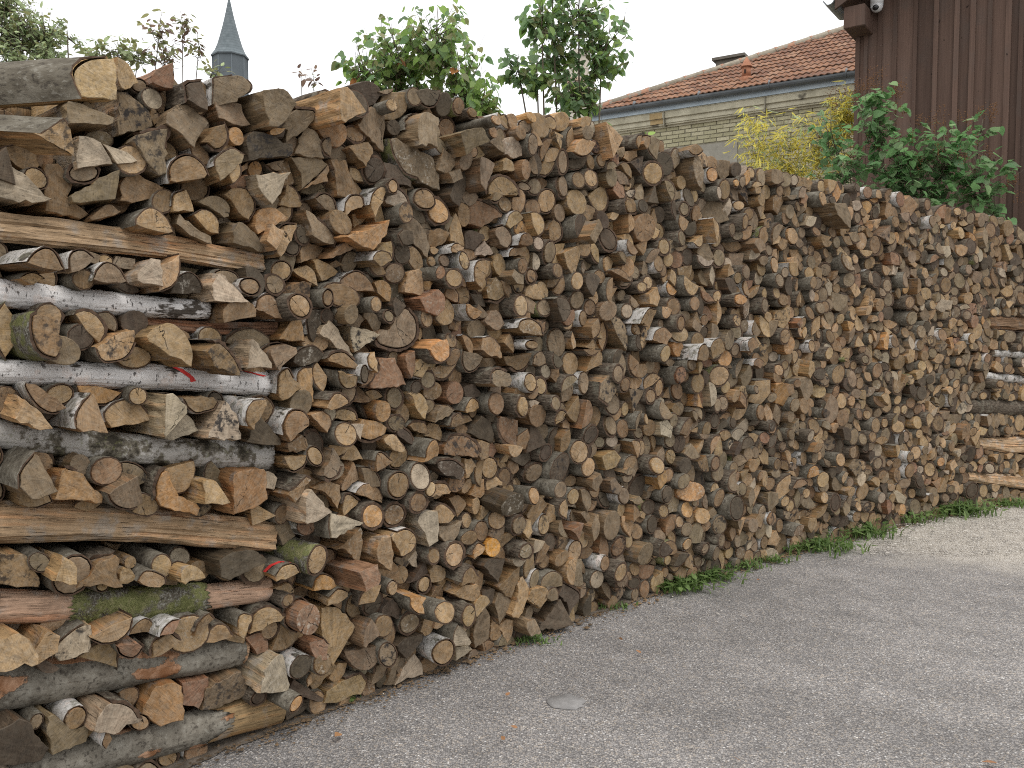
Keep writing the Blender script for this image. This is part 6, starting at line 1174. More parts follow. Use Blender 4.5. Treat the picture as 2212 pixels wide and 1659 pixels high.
1487 276 0 11 16 15, 1019 331 1 7 15 14, 864 37 0 18 17 13, 714 73 1 16 15 17, 1003 449 11 33 18 15, 1574 282 9 22 13 10, 1570 287 2 23 11 9
550 225 1 0 19 20, 140 321 6 2 15 12, 1288 238 10 13 13 13, 1283 229 7 15 13 10, 1338 411 1 4 13 14, 1653 219 0 7 14 14, 1049 357 1 13 19 19
1520 327 0 15 19 17, 976 25 1 9 16 20, 1071 501 3 6 16 18, 1476 92 1 13 17 15, 1800 260 11 17 15 12, 1443 356 1 13 21 17, 44 460 0 12 17 14
1222 114 0 8 16 15, 1640 531 0 4 16 14, 1239 93 11 29 17 15, 764 13 3 15 12 14, 762 5 4 3 16 17, 1526 520 6 19 17 17, 418 111 0 2 15 18
0 237 0 1 17 16, 598 43 0 10 15 18, 1599 341 11 5 20 16, 994 155 0 0 19 14, 1073 427 0 18 19 19, 1517 101 0 2 16 13, 533 196 0 9 19 20
216 110 0 8 10 11, 282 3 2 2 14 12, 1023 442 1 7 15 17, 1771 219 0 12 14 15, 1680 274 0 18 12 14, 161 476 1 0 13 13, 90 371 1 15 9 9
20 360 6 18 13 14, 1347 138 0 18 18 18, 207 206 11 8 15 13, 703 185 1 9 19 17, 1249 385 0 9 18 15, 848 6 6 2 16 20, 1550 346 1 9 19 20
976 379 1 13 16 18, 218 481 11 17 13 16, 752 475 2 9 18 15, 564 452 1 3 17 20, 622 147 0 11 24 24, 695 7 0 12 15 15, 468 346 0 9 17 15
722 406 0 12 20 19, 559 337 3 22 18 16, 904 481 0 10 17 19, 906 91 11 1 21 18, 761 393 6 32 14 18, 707 103 8 33 11 9, 703 97 2 15 16 13
1648 379 1 8 17 13, 360 454 2 14 9 11, 350 448 7 8 12 13, 1205 51 0 9 16 13, 330 30 0 2 11 12, 685 331 3 4 11 13, 676 326 3 12 13 12
263 336 0 13 12 12, 18 9 0 6 21 19, 1674 89 9 17 21 23, 644 500 0 11 21 23, 1027 166 1 11 14 15, 369 279 0 4 17 16, 1556 446 1 1 15 16
659 467 0 10 16 14, 1160 346 0 3 19 16, 1769 364 0 9 15 14, 144 153 0 11 17 15, 135 398 2 11 13 14, 1392 406 6 26 16 18, 1182 122 0 17 19 15
375 420 9 12 10 13, 626 60 1 2 16 18, 1503 171 0 16 20 16, 12 406 0 3 20 18, 969 249 4 28 15 12, 1170 310 0 3 15 13, 1358 368 2 34 12 13
1356 361 2 15 10 11, 246 51 0 4 17 16, 1512 486 7 23 13 14, 1503 490 2 25 15 13, 1619 74 0 15 24 19, 836 442 0 9 20 17, 502 482 11 15 15 13
834 349 1 14 22 18, 1119 74 0 5 15 15, 221 41 3 4 14 13, 1749 57 10 26 9 11, 1741 58 7 0 8 9, 895 126 6 26 14 19, 950 493 11 4 16 15
932 283 6 4 14 17, 831 73 2 2 14 16, 1282 501 0 17 17 17, 1018 371 0 12 18 15, 1762 451 0 12 15 15, 1709 427 0 15 15 16, 1003 482 2 16 15 16
1002 472 2 16 12 13, 613 365 0 13 19 15, 1650 326 11 29 11 14, 205 449 0 11 15 15, 824 26 3 30 14 16, 1428 167 0 18 21 19, 604 310 7 34 12 11
600 301 10 18 13 13, 971 233 1 1 17 14, 455 453 6 22 13 10, 323 208 1 6 14 12, 1121 142 0 18 18 22, 1467 340 1 17 17 15, -31 137 1 10 21 23
1242 315 0 9 17 14, 513 111 0 0 19 17, 1653 451 3 34 15 19, 294 418 0 3 17 18, 759 271 0 13 21 21, 874 175 0 17 19 18, 660 134 0 16 21 20
151 192 3 14 14 17, 422 539 0 17 14 17, 131 141 8 34 12 10, 1416 430 4 35 17 16, 37 217 11 27 14 15, 344 280 3 31 12 12, 1525 123 0 8 17 17
1570 443 0 8 19 16, 1279 256 0 11 16 15, 1617 362 0 0 17 15, 1105 39 0 9 15 16, 1747 395 0 10 16 14, 1184 177 3 16 16 15, 176 135 1 15 14 11
602 533 0 9 17 14, 1694 62 1 1 14 11, 538 147 6 22 10 10, 537 139 3 16 12 11, 980 169 6 24 18 15, -57 394 0 9 13 14, 819 269 2 30 16 16
680 35 6 34 11 11, 675 30 2 14 13 11, 960 120 1 8 18 16, 217 427 0 1 17 18, 666 96 4 16 21 21, 1411 124 11 11 17 15, 1366 74 0 7 15 16
1021 289 1 12 21 25, 1380 524 3 31 13 16, 748 412 0 11 18 16, 1554 472 0 18 17 14, 902 347 1 10 16 15, 1460 245 0 16 15 18, 466 245 2 26 13 13
528 250 0 3 14 16, 940 158 0 15 16 17, 575 258 9 22 20 23, 1562 79 1 12 15 13, 893 203 0 15 14 16, 1030 505 1 14 15 14, 1490 400 2 26 13 11
1483 400 6 11 10 10, 1149 531 1 10 15 16, 296 102 6 6 17 16, -43 360 6 3 18 19, 1396 48 0 2 17 19, 874 338 0 9 18 16, -46 279 2 1 13 11
-50 286 3 4 14 11, 424 495 0 0 16 13, 1794 419 2 19 13 17, 903 295 3 7 10 12, 894 291 3 0 11 11, 930 427 4 25 15 16, 1498 185 0 16 14 13
565 549 0 4 21 19, 1413 88 0 1 16 16, 1288 21 0 6 12 15, 715 209 0 17 18 19, 378 296 1 16 12 15, 1268 75 1 11 15 19, 527 382 0 7 14 16
1197 418 0 5 18 15, 1391 469 0 13 18 16, 629 187 3 24 15 16, 740 104 1 4 15 19, 972 312 1 1 16 18, 520 416 0 2 16 15, 666 546 1 17 20 17
857 331 1 3 15 16, 1120 216 0 4 12 13, 1189 535 8 18 13 17, 428 346 0 8 16 16, 864 231 0 5 21 19, 1505 118 0 9 13 14, 1233 125 1 3 17 18
565 64 3 7 21 17, 696 278 1 3 18 15, 1373 58 1 6 12 16, 1341 464 6 18 11 13, 1334 458 9 10 13 12, 441 370 1 13 14 19, 1248 244 0 13 16 19
57 469 0 16 19 20, 738 380 1 15 16 18, 923 246 1 15 11 12, 1573 266 11 15 17 14, -31 6 0 8 18 20, 1326 6 0 9 15 14, 1257 160 1 15 15 18
1624 323 1 8 14 15, 1744 4 6 5 8 8, 729 347 2 17 14 18, 9 292 0 6 15 17, 937 28 6 8 11 12, 933 34 2 23 9 10, 913 5 0 6 15 19
995 290 0 2 18 15, 1769 424 0 10 12 13, 1456 466 9 18 17 21, 876 520 0 10 12 14, 1522 396 0 11 16 15, 1595 534 1 1 14 17, 1387 349 3 23 15 19
1076 444 0 6 17 14, 740 467 0 12 18 15, 1186 106 0 8 14 16, 1449 502 7 34 12 10, 1452 510 2 2 12 11, 1789 70 0 8 10 11, 1586 243 8 12 15 16
874 65 9 25 14 18, 268 131 0 2 17 16, 458 215 4 21 11 12, 1699 223 0 8 16 13, 545 292 3 14 15 18, 65 234 0 4 12 14, -36 232 1 3 19 18
1497 323 3 34 12 10, 1493 316 6 33 11 10, 12 382 3 34 10 12, 9 389 2 5 14 13, 1562 229 0 15 15 18, 792 345 0 17 16 14, 1139 110 1 7 16 15
980 110 1 2 19 20, 1732 226 6 4 11 11, 1489 292 9 17 15 15, 1095 385 0 4 17 16, 1219 7 1 13 13 16, 1296 221 3 32 12 14, 1037 207 8 28 14 12
1028 203 4 31 14 13, 1478 238 0 4 19 19, 1513 344 3 1 15 17, 614 529 0 4 13 16, 366 323 6 30 11 9, 360 321 8 11 10 8, 1529 272 0 11 13 16
991 408 0 4 16 14, 1295 253 0 2 20 19
"""
GAP_LOGS = """
412 3 2 0 11, 1702 479 7 10 17, 315 150 7 20 16, 171 3 10 2 13, 156 366 7 17 14, 24 112 2 0 14, 1433 343 8 21 12, 1609 101 0 16 12, 240 3 4 8 10
296 147 2 28 12, 536 2 10 35 10, -30 186 5 33 12, 1160 18 7 16 11, 994 104 1 7 14, 101 101 7 23 13, 228 297 7 10 14, 649 309 7 25 12, 13 332 7 7 12
1311 89 1 10 11, 168 106 2 32 12, 1590 493 7 14 12, 1038 3 5 12 8, 460 492 7 20 14, 797 46 2 7 11, 510 447 7 21 10, 931 455 8 35 13, 104 409 2 18 11
98 363 7 17 11, 1310 455 8 23 11, 417 382 2 8 13, 30 129 7 17 11, 300 224 8 32 13, 801 543 7 8 11, 269 3 4 6 8, -46 2 5 8 7, 230 2 5 8 7
751 547 2 6 10, 565 15 10 30 10, 1570 15 2 6 10, -51 475 1 8 8, 480 477 8 13 11, 1034 470 7 6 7, 1479 21 0 16 9, 1314 10 2 14 8, 561 26 7 34 9
1716 22 7 3 9, 1687 481 2 5 7, 1661 459 10 10 9, 1649 489 7 35 8, 377 487 10 34 10, 391 458 10 29 9, 363 40 8 11 11, 456 38 8 12 10, 1502 455 8 32 9
715 430 4 11 9, 451 47 5 32 8, 1226 441 2 20 10, 225 436 10 32 8, 1359 437 10 15 9, 777 445 8 2 9, 1732 447 2 6 8, 571 425 7 24 11, 1140 424 8 10 9
360 50 8 5 9, 154 414 7 15 12, 1026 48 7 16 9, 185 408 7 1 12, 29 401 10 0 9, 195 402 7 33 7, 1141 492 7 23 9, 726 4 7 35 7, 552 492 7 11 10
1384 56 7 4 9, 1431 55 7 15 8, 366 56 2 17 8, 374 60 2 9 7, 1069 60 2 14 11, 1612 392 7 8 9, 419 393 2 29 7, 567 389 7 2 9, 169 393 4 2 10
279 386 10 22 10, 820 386 7 28 8, 238 368 7 0 11, 1370 371 7 1 10, 372 366 0 16 10, 528 70 8 29 9, 252 361 7 28 9, 933 71 2 33 9, 376 75 7 19 13
345 496 7 9 11, 192 496 7 21 10, 332 496 10 26 9, 1149 79 1 4 9, 1280 78 7 2 8, 285 499 10 21 9, 1693 506 7 23 10, 1705 86 2 9 10, 1352 334 10 10 9
758 339 4 30 8, 649 83 2 21 9, 4 89 2 33 10, 1119 330 4 14 7, 308 327 2 34 8, 1010 324 8 30 9, 1199 324 7 26 11, 1413 323 8 18 10, 1333 318 8 10 9
455 319 4 33 9, 610 319 5 24 8, 851 317 2 25 9, 1507 321 10 24 8, 1159 314 7 20 8, 612 93 2 28 9, -50 95 7 7 10, 930 96 8 25 11, 1550 309 0 10 8
234 312 2 3 10, 777 311 2 32 8, 503 306 7 34 12, 1235 305 8 32 10, 1041 304 7 11 9, 489 304 8 18 9, 138 303 2 11 11, 201 304 0 5 9, 1196 98 10 1 9
351 303 8 11 10, 288 300 2 8 10, 371 525 10 20 11, 233 288 4 2 8, 466 282 7 6 10, 564 285 2 26 9, 356 103 7 25 9, 266 277 2 15 9, 397 276 10 21 9
1739 271 7 17 8, 1546 263 1 4 10, 932 264 7 1 10, 219 267 7 15 9, 236 109 4 5 9, 382 107 7 23 10, 1021 256 7 21 11, 1580 255 4 31 8, 1638 254 10 35 8
1302 532 2 5 9, 1000 115 10 19 8, 688 113 2 10 9, 779 532 7 8 12, 898 247 7 19 10, -35 246 8 35 10, 1159 538 1 7 8, 92 117 8 5 10, 582 117 2 24 9
1600 243 7 0 8, 388 241 2 20 10, 608 241 2 15 8, 629 118 7 21 10, 383 122 7 18 10, 403 231 8 0 10, 359 230 2 16 10, 1409 221 2 12 9, -3 223 2 5 9
1072 131 8 4 9, 1440 130 7 7 9, 1007 214 10 29 10, 766 216 10 5 9, 1156 204 7 16 9, 560 2 2 35 8, 1592 132 8 34 10, 500 133 2 0 9, 1298 189 2 34 8
1151 191 7 10 9, 294 133 8 19 8, 1486 193 7 1 10, 165 189 8 25 11, 359 136 7 11 7, 316 138 7 16 7, 784 140 7 14 10, 1625 171 7 29 8, 811 144 7 27 8
424 164 7 7 11, 510 164 0 17 10, 987 164 8 4 9, 743 159 2 21 10, 107 163 7 28 9, 1782 160 7 31 10, 701 153 2 21 10, 690 148 2 16 9, 1657 151 7 12 9
627 551 8 33 9, 1198 550 8 17 7, 378 151 10 26 8, 1515 150 2 23 9, 242 154 7 19 8, 1246 153 2 26 7, 1189 148 8 29 7, 98 147 10 35 8, 1758 155 8 11 8
41 158 7 34 8, 1050 146 10 21 8, 1387 142 8 7 7, 411 167 8 3 7, 810 166 8 21 8, 116 144 8 17 8, 934 168 10 3 7, 1484 169 2 20 7, 1174 174 8 29 8
626 176 8 32 7, 1529 180 10 12 8, 341 183 7 1 8, 549 141 10 32 7, 1047 184 10 26 7, 1397 184 10 22 7, 676 185 2 11 7, 371 187 7 19 7, 1100 190 7 15 9
855 193 10 33 7, 887 194 7 31 7, 959 196 8 21 7, 1749 199 7 23 8, 495 199 10 16 7, 533 133 10 0 7, 961 134 2 22 7, 1711 132 7 11 7, 982 204 7 24 7
755 205 8 19 7, 1637 207 8 6 7, 61 209 2 34 7, 242 127 4 30 7, 904 126 8 26 8, 1262 129 8 11 7, 1582 208 8 35 8, -29 217 8 12 9, 723 219 10 14 8
505 225 7 21 8, 604 121 8 30 7, 801 229 10 0 7, 376 238 2 15 8, 1576 237 2 24 8, 1167 235 10 2 7, 264 118 8 30 8, 703 243 10 23 8, 1202 243 7 23 8
1129 115 7 29 8, 1232 246 7 15 9, 43 112 7 20 8, 1360 110 2 9 8, 1707 249 8 14 7, 1394 253 10 23 7, 126 260 8 22 7, 1326 262 10 17 7, 1761 262 7 6 7
1150 105 4 33 7, 188 105 7 4 9, 453 267 8 34 8, 17 269 10 0 8, 75 271 2 15 7, 975 272 8 10 8, 823 277 2 33 7, 625 280 10 23 8, 849 284 10 35 7
-56 292 7 27 9, 1458 294 2 21 8, 754 295 10 14 7, 1279 295 10 16 7, 670 298 7 5 8, 1295 297 8 34 7, 1391 296 10 1 7, 121 300 2 35 7, 558 98 2 27 7
680 300 10 16 7, 119 95 10 34 7, 1591 305 7 3 8, 31 307 7 12 8, 287 310 4 18 7, 408 306 10 29 7, 1717 310 7 12 7, 1583 313 7 35 8, 584 325 7 32 7
1313 324 8 25 8, 709 87 8 8 7, 737 324 7 26 8, 429 333 7 29 8, 515 337 7 16 8, 720 337 8 6 8, 383 85 10 16 7, 655 344 2 11 8, 490 78 8 26 7
1174 346 2 17 8, 646 348 8 12 8, 153 349 7 19 8, 249 74 10 25 7, 802 351 8 28 8, 228 360 10 25 8, 487 363 2 14 8, 1107 69 10 21 7, 325 66 2 15 7
37 64 2 32 7, 782 367 7 17 7, 1428 370 8 26 8, 58 374 7 17 8, 946 374 7 10 7, 1763 375 7 14 8, 279 374 7 4 8, 923 379 2 3 7, 349 380 2 15 7
840 381 7 14 7, 269 382 2 33 7, 377 381 10 31 7, 1755 385 7 21 7, 1706 60 7 35 8, 1676 387 7 6 8, 1312 393 5 10 8, 606 392 7 25 7, 1379 395 8 6 7
714 396 7 14 7, 187 57 7 30 7, 653 398 8 34 8, 998 399 10 6 7, 1306 399 10 15 7, 392 400 8 10 7, 413 402 2 11 8, 895 53 8 24 7, 353 404 7 2 7
79 406 2 18 7, 304 53 7 15 8, 482 52 10 8 8, 912 51 10 5 8, 337 50 8 28 8, 407 405 2 17 7, 1184 408 8 2 8, 1794 50 10 35 8, 572 49 4 34 7
-9 48 8 25 8, 1496 408 7 19 8, 115 410 7 23 8, 239 413 4 11 7, 8 418 10 1 8, 507 418 2 34 7, 1035 416 10 13 7, 1634 422 2 17 7, 1646 422 2 20 7
33 426 1 16 8, -15 427 7 32 8, 138 427 10 19 8, 1608 425 10 31 8, 173 430 7 3 9, 90 431 8 20 7, 652 432 10 13 7, 1032 432 7 31 8, 65 435 2 7 8
1385 443 2 21 8, 268 452 8 10 8, 188 449 8 20 8, -19 454 10 20 7, 204 37 7 16 7, 1448 35 8 7 8, 1181 459 7 18 8, 1282 459 8 27 7, -34 33 10 1 8
831 33 10 10 8, 1279 32 8 11 7, 1147 460 7 12 8, 964 30 7 7 8, 649 462 7 10 8, -52 27 7 15 8, 1471 463 2 16 7, 264 22 2 2 7, 26 22 10 17 8
1372 468 7 3 7, 1115 18 7 34 7, 1423 471 5 29 8, 1253 16 7 34 7, 335 474 2 29 7, 1765 15 10 32 7, -17 477 10 17 8, 1015 478 7 23 8, 433 11 7 26 8
1663 10 7 21 7, 443 5 2 11 7, 1224 491 7 7 7, 1277 489 7 3 7, 481 493 7 17 8, 69 497 8 20 7, 882 497 7 28 8, 951 505 2 33 8, 350 510 7 19 7
787 508 2 12 9, 1388 519 2 25 8, 278 520 10 20 7, 1247 527 10 2 7, 1026 529 7 29 7, 1468 541 10 17 7
"""


TONES = {'g': (0.192, 0.140, 0.088), 'b': (0.205, 0.132, 0.072), 't': (0.310, 0.206, 0.110), 'o': (0.375, 0.210, 0.090),
         'd': (0.085, 0.064, 0.045), 'w': (0.312, 0.250, 0.178), 'r': (0.220, 0.126, 0.076), 'O': (0.56, 0.28, 0.066)}


def frame(s):
    """Point on the pile's front line at arc length s, its direction along the pile and its outward normal."""
    if s <= PATH[0][0]: i = 0
    elif s >= PATH[-2][0]: i = len(PATH) - 2
    else:
        i = 0
        lo, hi = 0, len(PATH) - 1
        while hi - lo > 1:
            mid = (lo + hi) // 2
            if PATH[mid][0] <= s: lo = mid
            else: hi = mid
        i = lo
    (s0, x0, y0), (s1, x1, y1) = PATH[i], PATH[i + 1]
    f = (s - s0) / (s1 - s0)
    d = Vector((x1 - x0, y1 - y0, 0)).normalized()
    return Vector((x0 + (x1 - x0) * f, y0 + (y1 - y0) * f, 0)), d, Vector((d.y, -d.x, 0))


def catmull(p0, p1, p2, p3, t):
    return tuple(0.5 * (2 * b + (c - a) * t + (2 * a - 5 * b + 4 * c - d) * t * t + (3 * b - a - 3 * c + d) * t ** 3) for a, b, c, d in zip(p0, p1, p2, p3))


def resample(pts, fl, rg, fine):
    """Outline with bark arcs curved and split edges broken up a little; keeps the bark flag per edge."""
    n = len(pts)
    op, of = [], []
    for i in range(n):
        a, b = pts[i], pts[(i + 1) % n]
        L = math.hypot(b[0] - a[0], b[1] - a[1])
        if L < 1e-5: continue
        if fl[i]:
            k = max(1, min(4, int(L / 0.016 + .5))) if fine else 1
            pa = pts[i - 1] if fl[i - 1] else (2 * a[0] - b[0], 2 * a[1] - b[1])
            pd = pts[(i + 2) % n] if fl[(i + 1) % n] else (2 * b[0] - a[0], 2 * b[1] - a[1])
            for q in range(k):
                op.append(catmull(pa, a, b, pd, q / k)); of.append(1)
        else:
            k = max(1, min(7, int(L / 0.018))) if fine else (2 if L > 0.05 else 1)
            nx, ny = (b[1] - a[1]) / L, -(b[0] - a[0]) / L
            bow = rg.gauss(0, 0.025) * L
            for q in range(k):
                t = q / k
                j = (rg.gauss(0, 0.0028) + bow * 4 * t * (1 - t)) if q else 0
                op.append((a[0] + (b[0] - a[0]) * t + nx * j, a[1] + (b[1] - a[1]) * t + ny * j)); of.append(0)
    return op, of


def area(p):
    return 0.5 * sum(p[i][0] * p[(i + 1) % len(p)][1] - p[(i + 1) % len(p)][0] * p[i][1] for i in range(len(p)))


def pith_of(p, f, rg):
    n = len(p)
    cx, cy = sum(q[0] for q in p) / n, sum(q[1] for q in p) / n
    size = math.sqrt(abs(area(p)))
    if all(f): return (cx + rg.gauss(0, .06) * size, cy + rg.gauss(0, .06) * size)
    fp = [p[i] for i in range(n) if f[i] or f[i - 1]]
    if len(fp) >= 4:                                              # least-squares circle through the bark arc
        sx = sum(q[0] for q in fp) / len(fp); sy = sum(q[1] for q in fp) / len(fp)
        uu = vv = uv = uuu = vvv = uvv = vuu = 0.0
        for q in fp:
            u, v = q[0] - sx, q[1] - sy
            uu += u * u; vv += v * v; uv += u * v; uuu += u ** 3; vvv += v ** 3; uvv += u * v * v; vuu += v * u * u
        det = uu * vv - uv * uv
        if abs(det) > 1e-14:
            a, b = (uuu + uvv) / 2, (vvv + vuu) / 2
            px, py = sx + (a * vv - b * uv) / det, sy + (b * uu - a * uv) / det
            dx, dy = px - cx, py - cy
            d = math.hypot(dx, dy)
            k = min(1.0, 1.4 * size / d) if d > 1e-6 else 1
            return (cx + dx * k, cy + dy * k)
    far = max(p, key=lambda q: math.hypot(q[0] - cx, q[1] - cy))
    k = rg.uniform(0.7, 1.2)
    return (cx + (far[0] - cx) * k, cy + (far[1] - cy) * k)


def make_log(pts, fl, p, length, tone, bark, rg, fine, out, seedv, aux, peel=None, lean=0.0):
    """Adds one log (axis along local -v, cut face at v = p) to the builders out = (end, wood, bark).  Local axes: u along the pile, v outward, w up."""
    if area(pts) < 0:
        pts = pts[::-1]; fl = (fl[::-1][1:] + [fl[::-1][0]])
    P, Fg = resample(pts, fl, rg, fine)
    n = len(P)
    size = math.sqrt(abs(area(P)))
    px, py = pith_of(P, Fg, rg)
    if bark == 'N': Fg = [0] * n
    tb = {'G': .0042, 'D': .0085, 'B': .0042, 'M': .007, 'N': 0}[bark] * min(1.3, size / .09)
    gap = rg.choice((.0008, .0015, .003, .0045)) if bark != 'N' else 0
    # outward normals per vertex
    nrm = []
    for i in range(n):
        a, b = P[i - 1], P[(i + 1) % n]
        dx, dy = b[0] - a[0], b[1] - a[1]
        L = math.hypot(dx, dy) or 1
        nrm.append((dy / L, -dx / L))
    isb = [Fg[i] or Fg[i - 1] for i in range(n)]
    W = [(P[i][0] - nrm[i][0] * (tb + gap) * isb[i], P[i][1] - nrm[i][1] * (tb + gap) * isb[i]) for i in range(n)]
    cx, cy = sum(q[0] for q in W) / n, sum(q[1] for q in W) / n
    ta, tb2 = rg.gauss(0, .13 if fine else .09), rg.gauss(0, .13 if fine else .09)
    ta += lean
    def face_v(x, y): return p + ta * (x - cx) + tb2 * (y - cy)
    end, wood, brk = out
    def lc(x, y, v): return (x - px, y - py, v)
    # ---- cut face
    kw = dict(seed=seedv, tone=tone, aux=aux)
    vs = []; fs = []
    rings = ((1.0, -.0022), (.965, 0.0), (.55, 0.0)) if fine else ((1.0, -.002), (.95, 0.0))
    for k, (sc, dv) in enumerate(rings):
        for i in range(n):
            x, y = cx + (W[i][0] - cx) * sc, cy + (W[i][1] - cy) * sc
            j = rg.gauss(0, .0005) if fine and k else 0
            vs.append((x, face_v(x, y) + dv + j, y))
    vs.append((cx, p + (rg.gauss(0, .0015) if fine else 0), cy))
    c0 = len(vs) - 1
    for k in range(len(rings) - 1):
        for i in range(n):
            a, b = k * n + i, k * n + (i + 1) % n
            fs.append((a, b, b + n, a + n))
    kb = (len(rings) - 1) * n
    for i in range(n): fs.append((kb + i, kb + (i + 1) % n, c0))
    end.add(vs, fs, 0, lc=[lc(q[0], q[2], 0.0) for q in vs], **kw)
    # ---- split sides (and the bare wood just behind the face, under the bark lip)
    vr = [0.0, .02, .07, .2, length] if fine else [0.0, .05, .16, length]
    tw = [rg.gauss(0, .05) for _ in range(2)]
    vs = []
    offs = [rg.gauss(0, .003) for _ in range(n)]
    for k, d in enumerate(vr):
        for i in range(n):
            x, y = W[i]
            if k:
                j = (rg.gauss(0, .0022) + offs[i] * min(1, d / .1)) if not isb[i] else 0
                x += nrm[i][0] * j; y += nrm[i][1] * j
                if isb[i] and d > .1: x -= nrm[i][0] * tb; y -= nrm[i][1] * tb
            v0 = face_v(W[i][0], W[i][1]) - .0022
            vs.append((x, v0 - d, y))
    fs = []
    for k in range(len(vr) - 1):
        for i in range(n):
            a, b = k * n + i, k * n + (i + 1) % n
            fs.append((b, a, a + n, b + n))
    fs.append(tuple((len(vr) - 1) * n + i for i in range(n)))
    wt = tuple(min(1, c * q) for c, q in zip(tone, (1.05, 1.0, .92)))
    wood.add(vs, fs, 1, lc=[lc(q[0], q[2], q[1]) for q in vs], seed=seedv, tone=wt, aux=aux)
    # ---- bark shell
    if bark != 'N' and any(Fg):
        rec0 = peel if peel is not None else max(0, rg.gauss(.002, .004))
        vs = []; idx = {}
        vb = [0.0, .05, .16, length - .01] if fine else [0.0, .1, length - .01]
        rough = {'G': .0008, 'D': .0026, 'B': .0010, 'M': .002}[bark]
        ed = [rec0 + abs(rg.gauss(0, .0022)) + (abs(rg.gauss(0, .012)) if peel else 0) for _ in range(n)]
        lift = max(0, rg.gauss(0, .002)) if fine else 0
        def bv(i, k, inner):
            key = (i, k, inner)
            if key not in idx:
                off = 0 if not inner else tb
                x, y = P[i][0] - nrm[i][0] * (off - (lift if k == 0 else 0)), P[i][1] - nrm[i][1] * (off - (lift if k == 0 else 0))
                if not inner:
                    j = rg.gauss(0, rough)
                    x += nrm[i][0] * j; y += nrm[i][1] * j
                v0 = face_v(P[i][0], P[i][1]) - ed[i]
                idx[key] = len(vs)
                vs.append((x, v0 - vb[k], y))
            return idx[key]
        fs, fi = [], []
        for i in range(n):
            if not Fg[i]: continue
            j = (i + 1) % n
            for k in range(len(vb) - 1):
                fs.append((bv(j, k, 0), bv(i, k, 0), bv(i, k + 1, 0), bv(j, k + 1, 0)))
            fi.append((bv(i, 0, 1), bv(j, 0, 1), bv(j, 0, 0), bv(i, 0, 0))[::-1])
            fi.append((bv(i, 0, 1), bv(j, 0, 1), bv(j, 1, 1), bv(i, 1, 1)))
            if not Fg[i - 1]:
                fi.append((bv(i, 0, 1), bv(i, 0, 0), bv(i, 1, 0), bv(i, 1, 1)))
            if not Fg[j]:
                fi.append((bv(j, 0, 0), bv(j, 0, 1), bv(j, 1, 1), bv(j, 1, 0)))
        brk.add(vs, fs, BARK_SLOT[bark], lc=[lc(q[0], q[2], q[1]) for q in vs], seed=seedv, tone=tone, aux=aux, smooth=True)
        o = len(brk.v) - len(vs)
        for q in fi: brk.f.append(tuple(i + o for i in q))
        brk.m.extend([6] * len(fi)); brk.smooth.extend([False] * len(fi))


def parse_log(line):
    head, label, body = line.split('|')
    kind, tone, bark, p = head.split()[:4]
    if kind == 'R':
        (cx, cy), (rx, ry) = [tuple(int(q) / 1000 for q in w.split(',')) for w in body.split()]
        pts, fl = None, None
        return kind, tone, bark, int(p) / 100, label, (cx, cy, rx, ry)
    pts, fl = [], []
    w = body.split()
    cx, cz = [int(q) / 1000 for q in w[0].split(',')]
    for q in w[1:]:
        fl.append(int(q.endswith('*')))
        s, z = q.rstrip('*').split(',')
        pts.append((cx + int(s) / 1000, cz + int(z) / 1000))
    return kind, tone, bark, int(p) / 100, label, (pts, fl)


def tone_aux(tone, rg):
    c = TONES[tone[0]]
    if 'o' in tone[1:]: c = tuple((a + b) / 2 for a, b in zip(c, TONES['o']))
    if 'r' in tone[1:]: c = tuple((a + b) / 2 for a, b in zip(c, TONES['r']))
    if 'w' in tone[1:]: c = tuple((a + b) / 2 for a, b in zip(c, TONES['w']))
    k = rg.uniform(.88, 1.14)
    c = tuple(min(.8, q * k * rg.uniform(.965, 1.035)) for q in c)
    m = rg.uniform(.75, 1.0) if 'm' in tone[1:] else (rg.uniform(0, .3) if rg.random() < .35 else 0)
    f = rg.uniform(.7, 1.0) if 'f' in tone[1:] else (rg.uniform(0, .25) if rg.random() < .25 else 0)
    k = 1.0 if ('k' in tone[1:] or 'c' in tone[1:]) else (.85 if rg.random() < .22 else 0)
    return c, (m, f, k)


def round_outline(rx, ry, rg, n=18):
    ph, ph2 = rg.uniform(0, 6.28), rg.uniform(0, 6.28)
    a1, a2 = rg.uniform(0, .05), rg.uniform(0, .03)
    out = []
    for i in range(n):
        a = 2 * math.pi * i / n
        k = 1 + a1 * math.sin(2 * a + ph) + a2 * math.sin(3 * a + ph2) + rg.gauss(0, .008)
        out.append((rx * k * math.cos(a), ry * k * math.sin(a)))
    return out, [1] * n


def log_frame(cx):
    b, d, nv = frame(cx)
    return b, math.atan2(d.y, d.x)


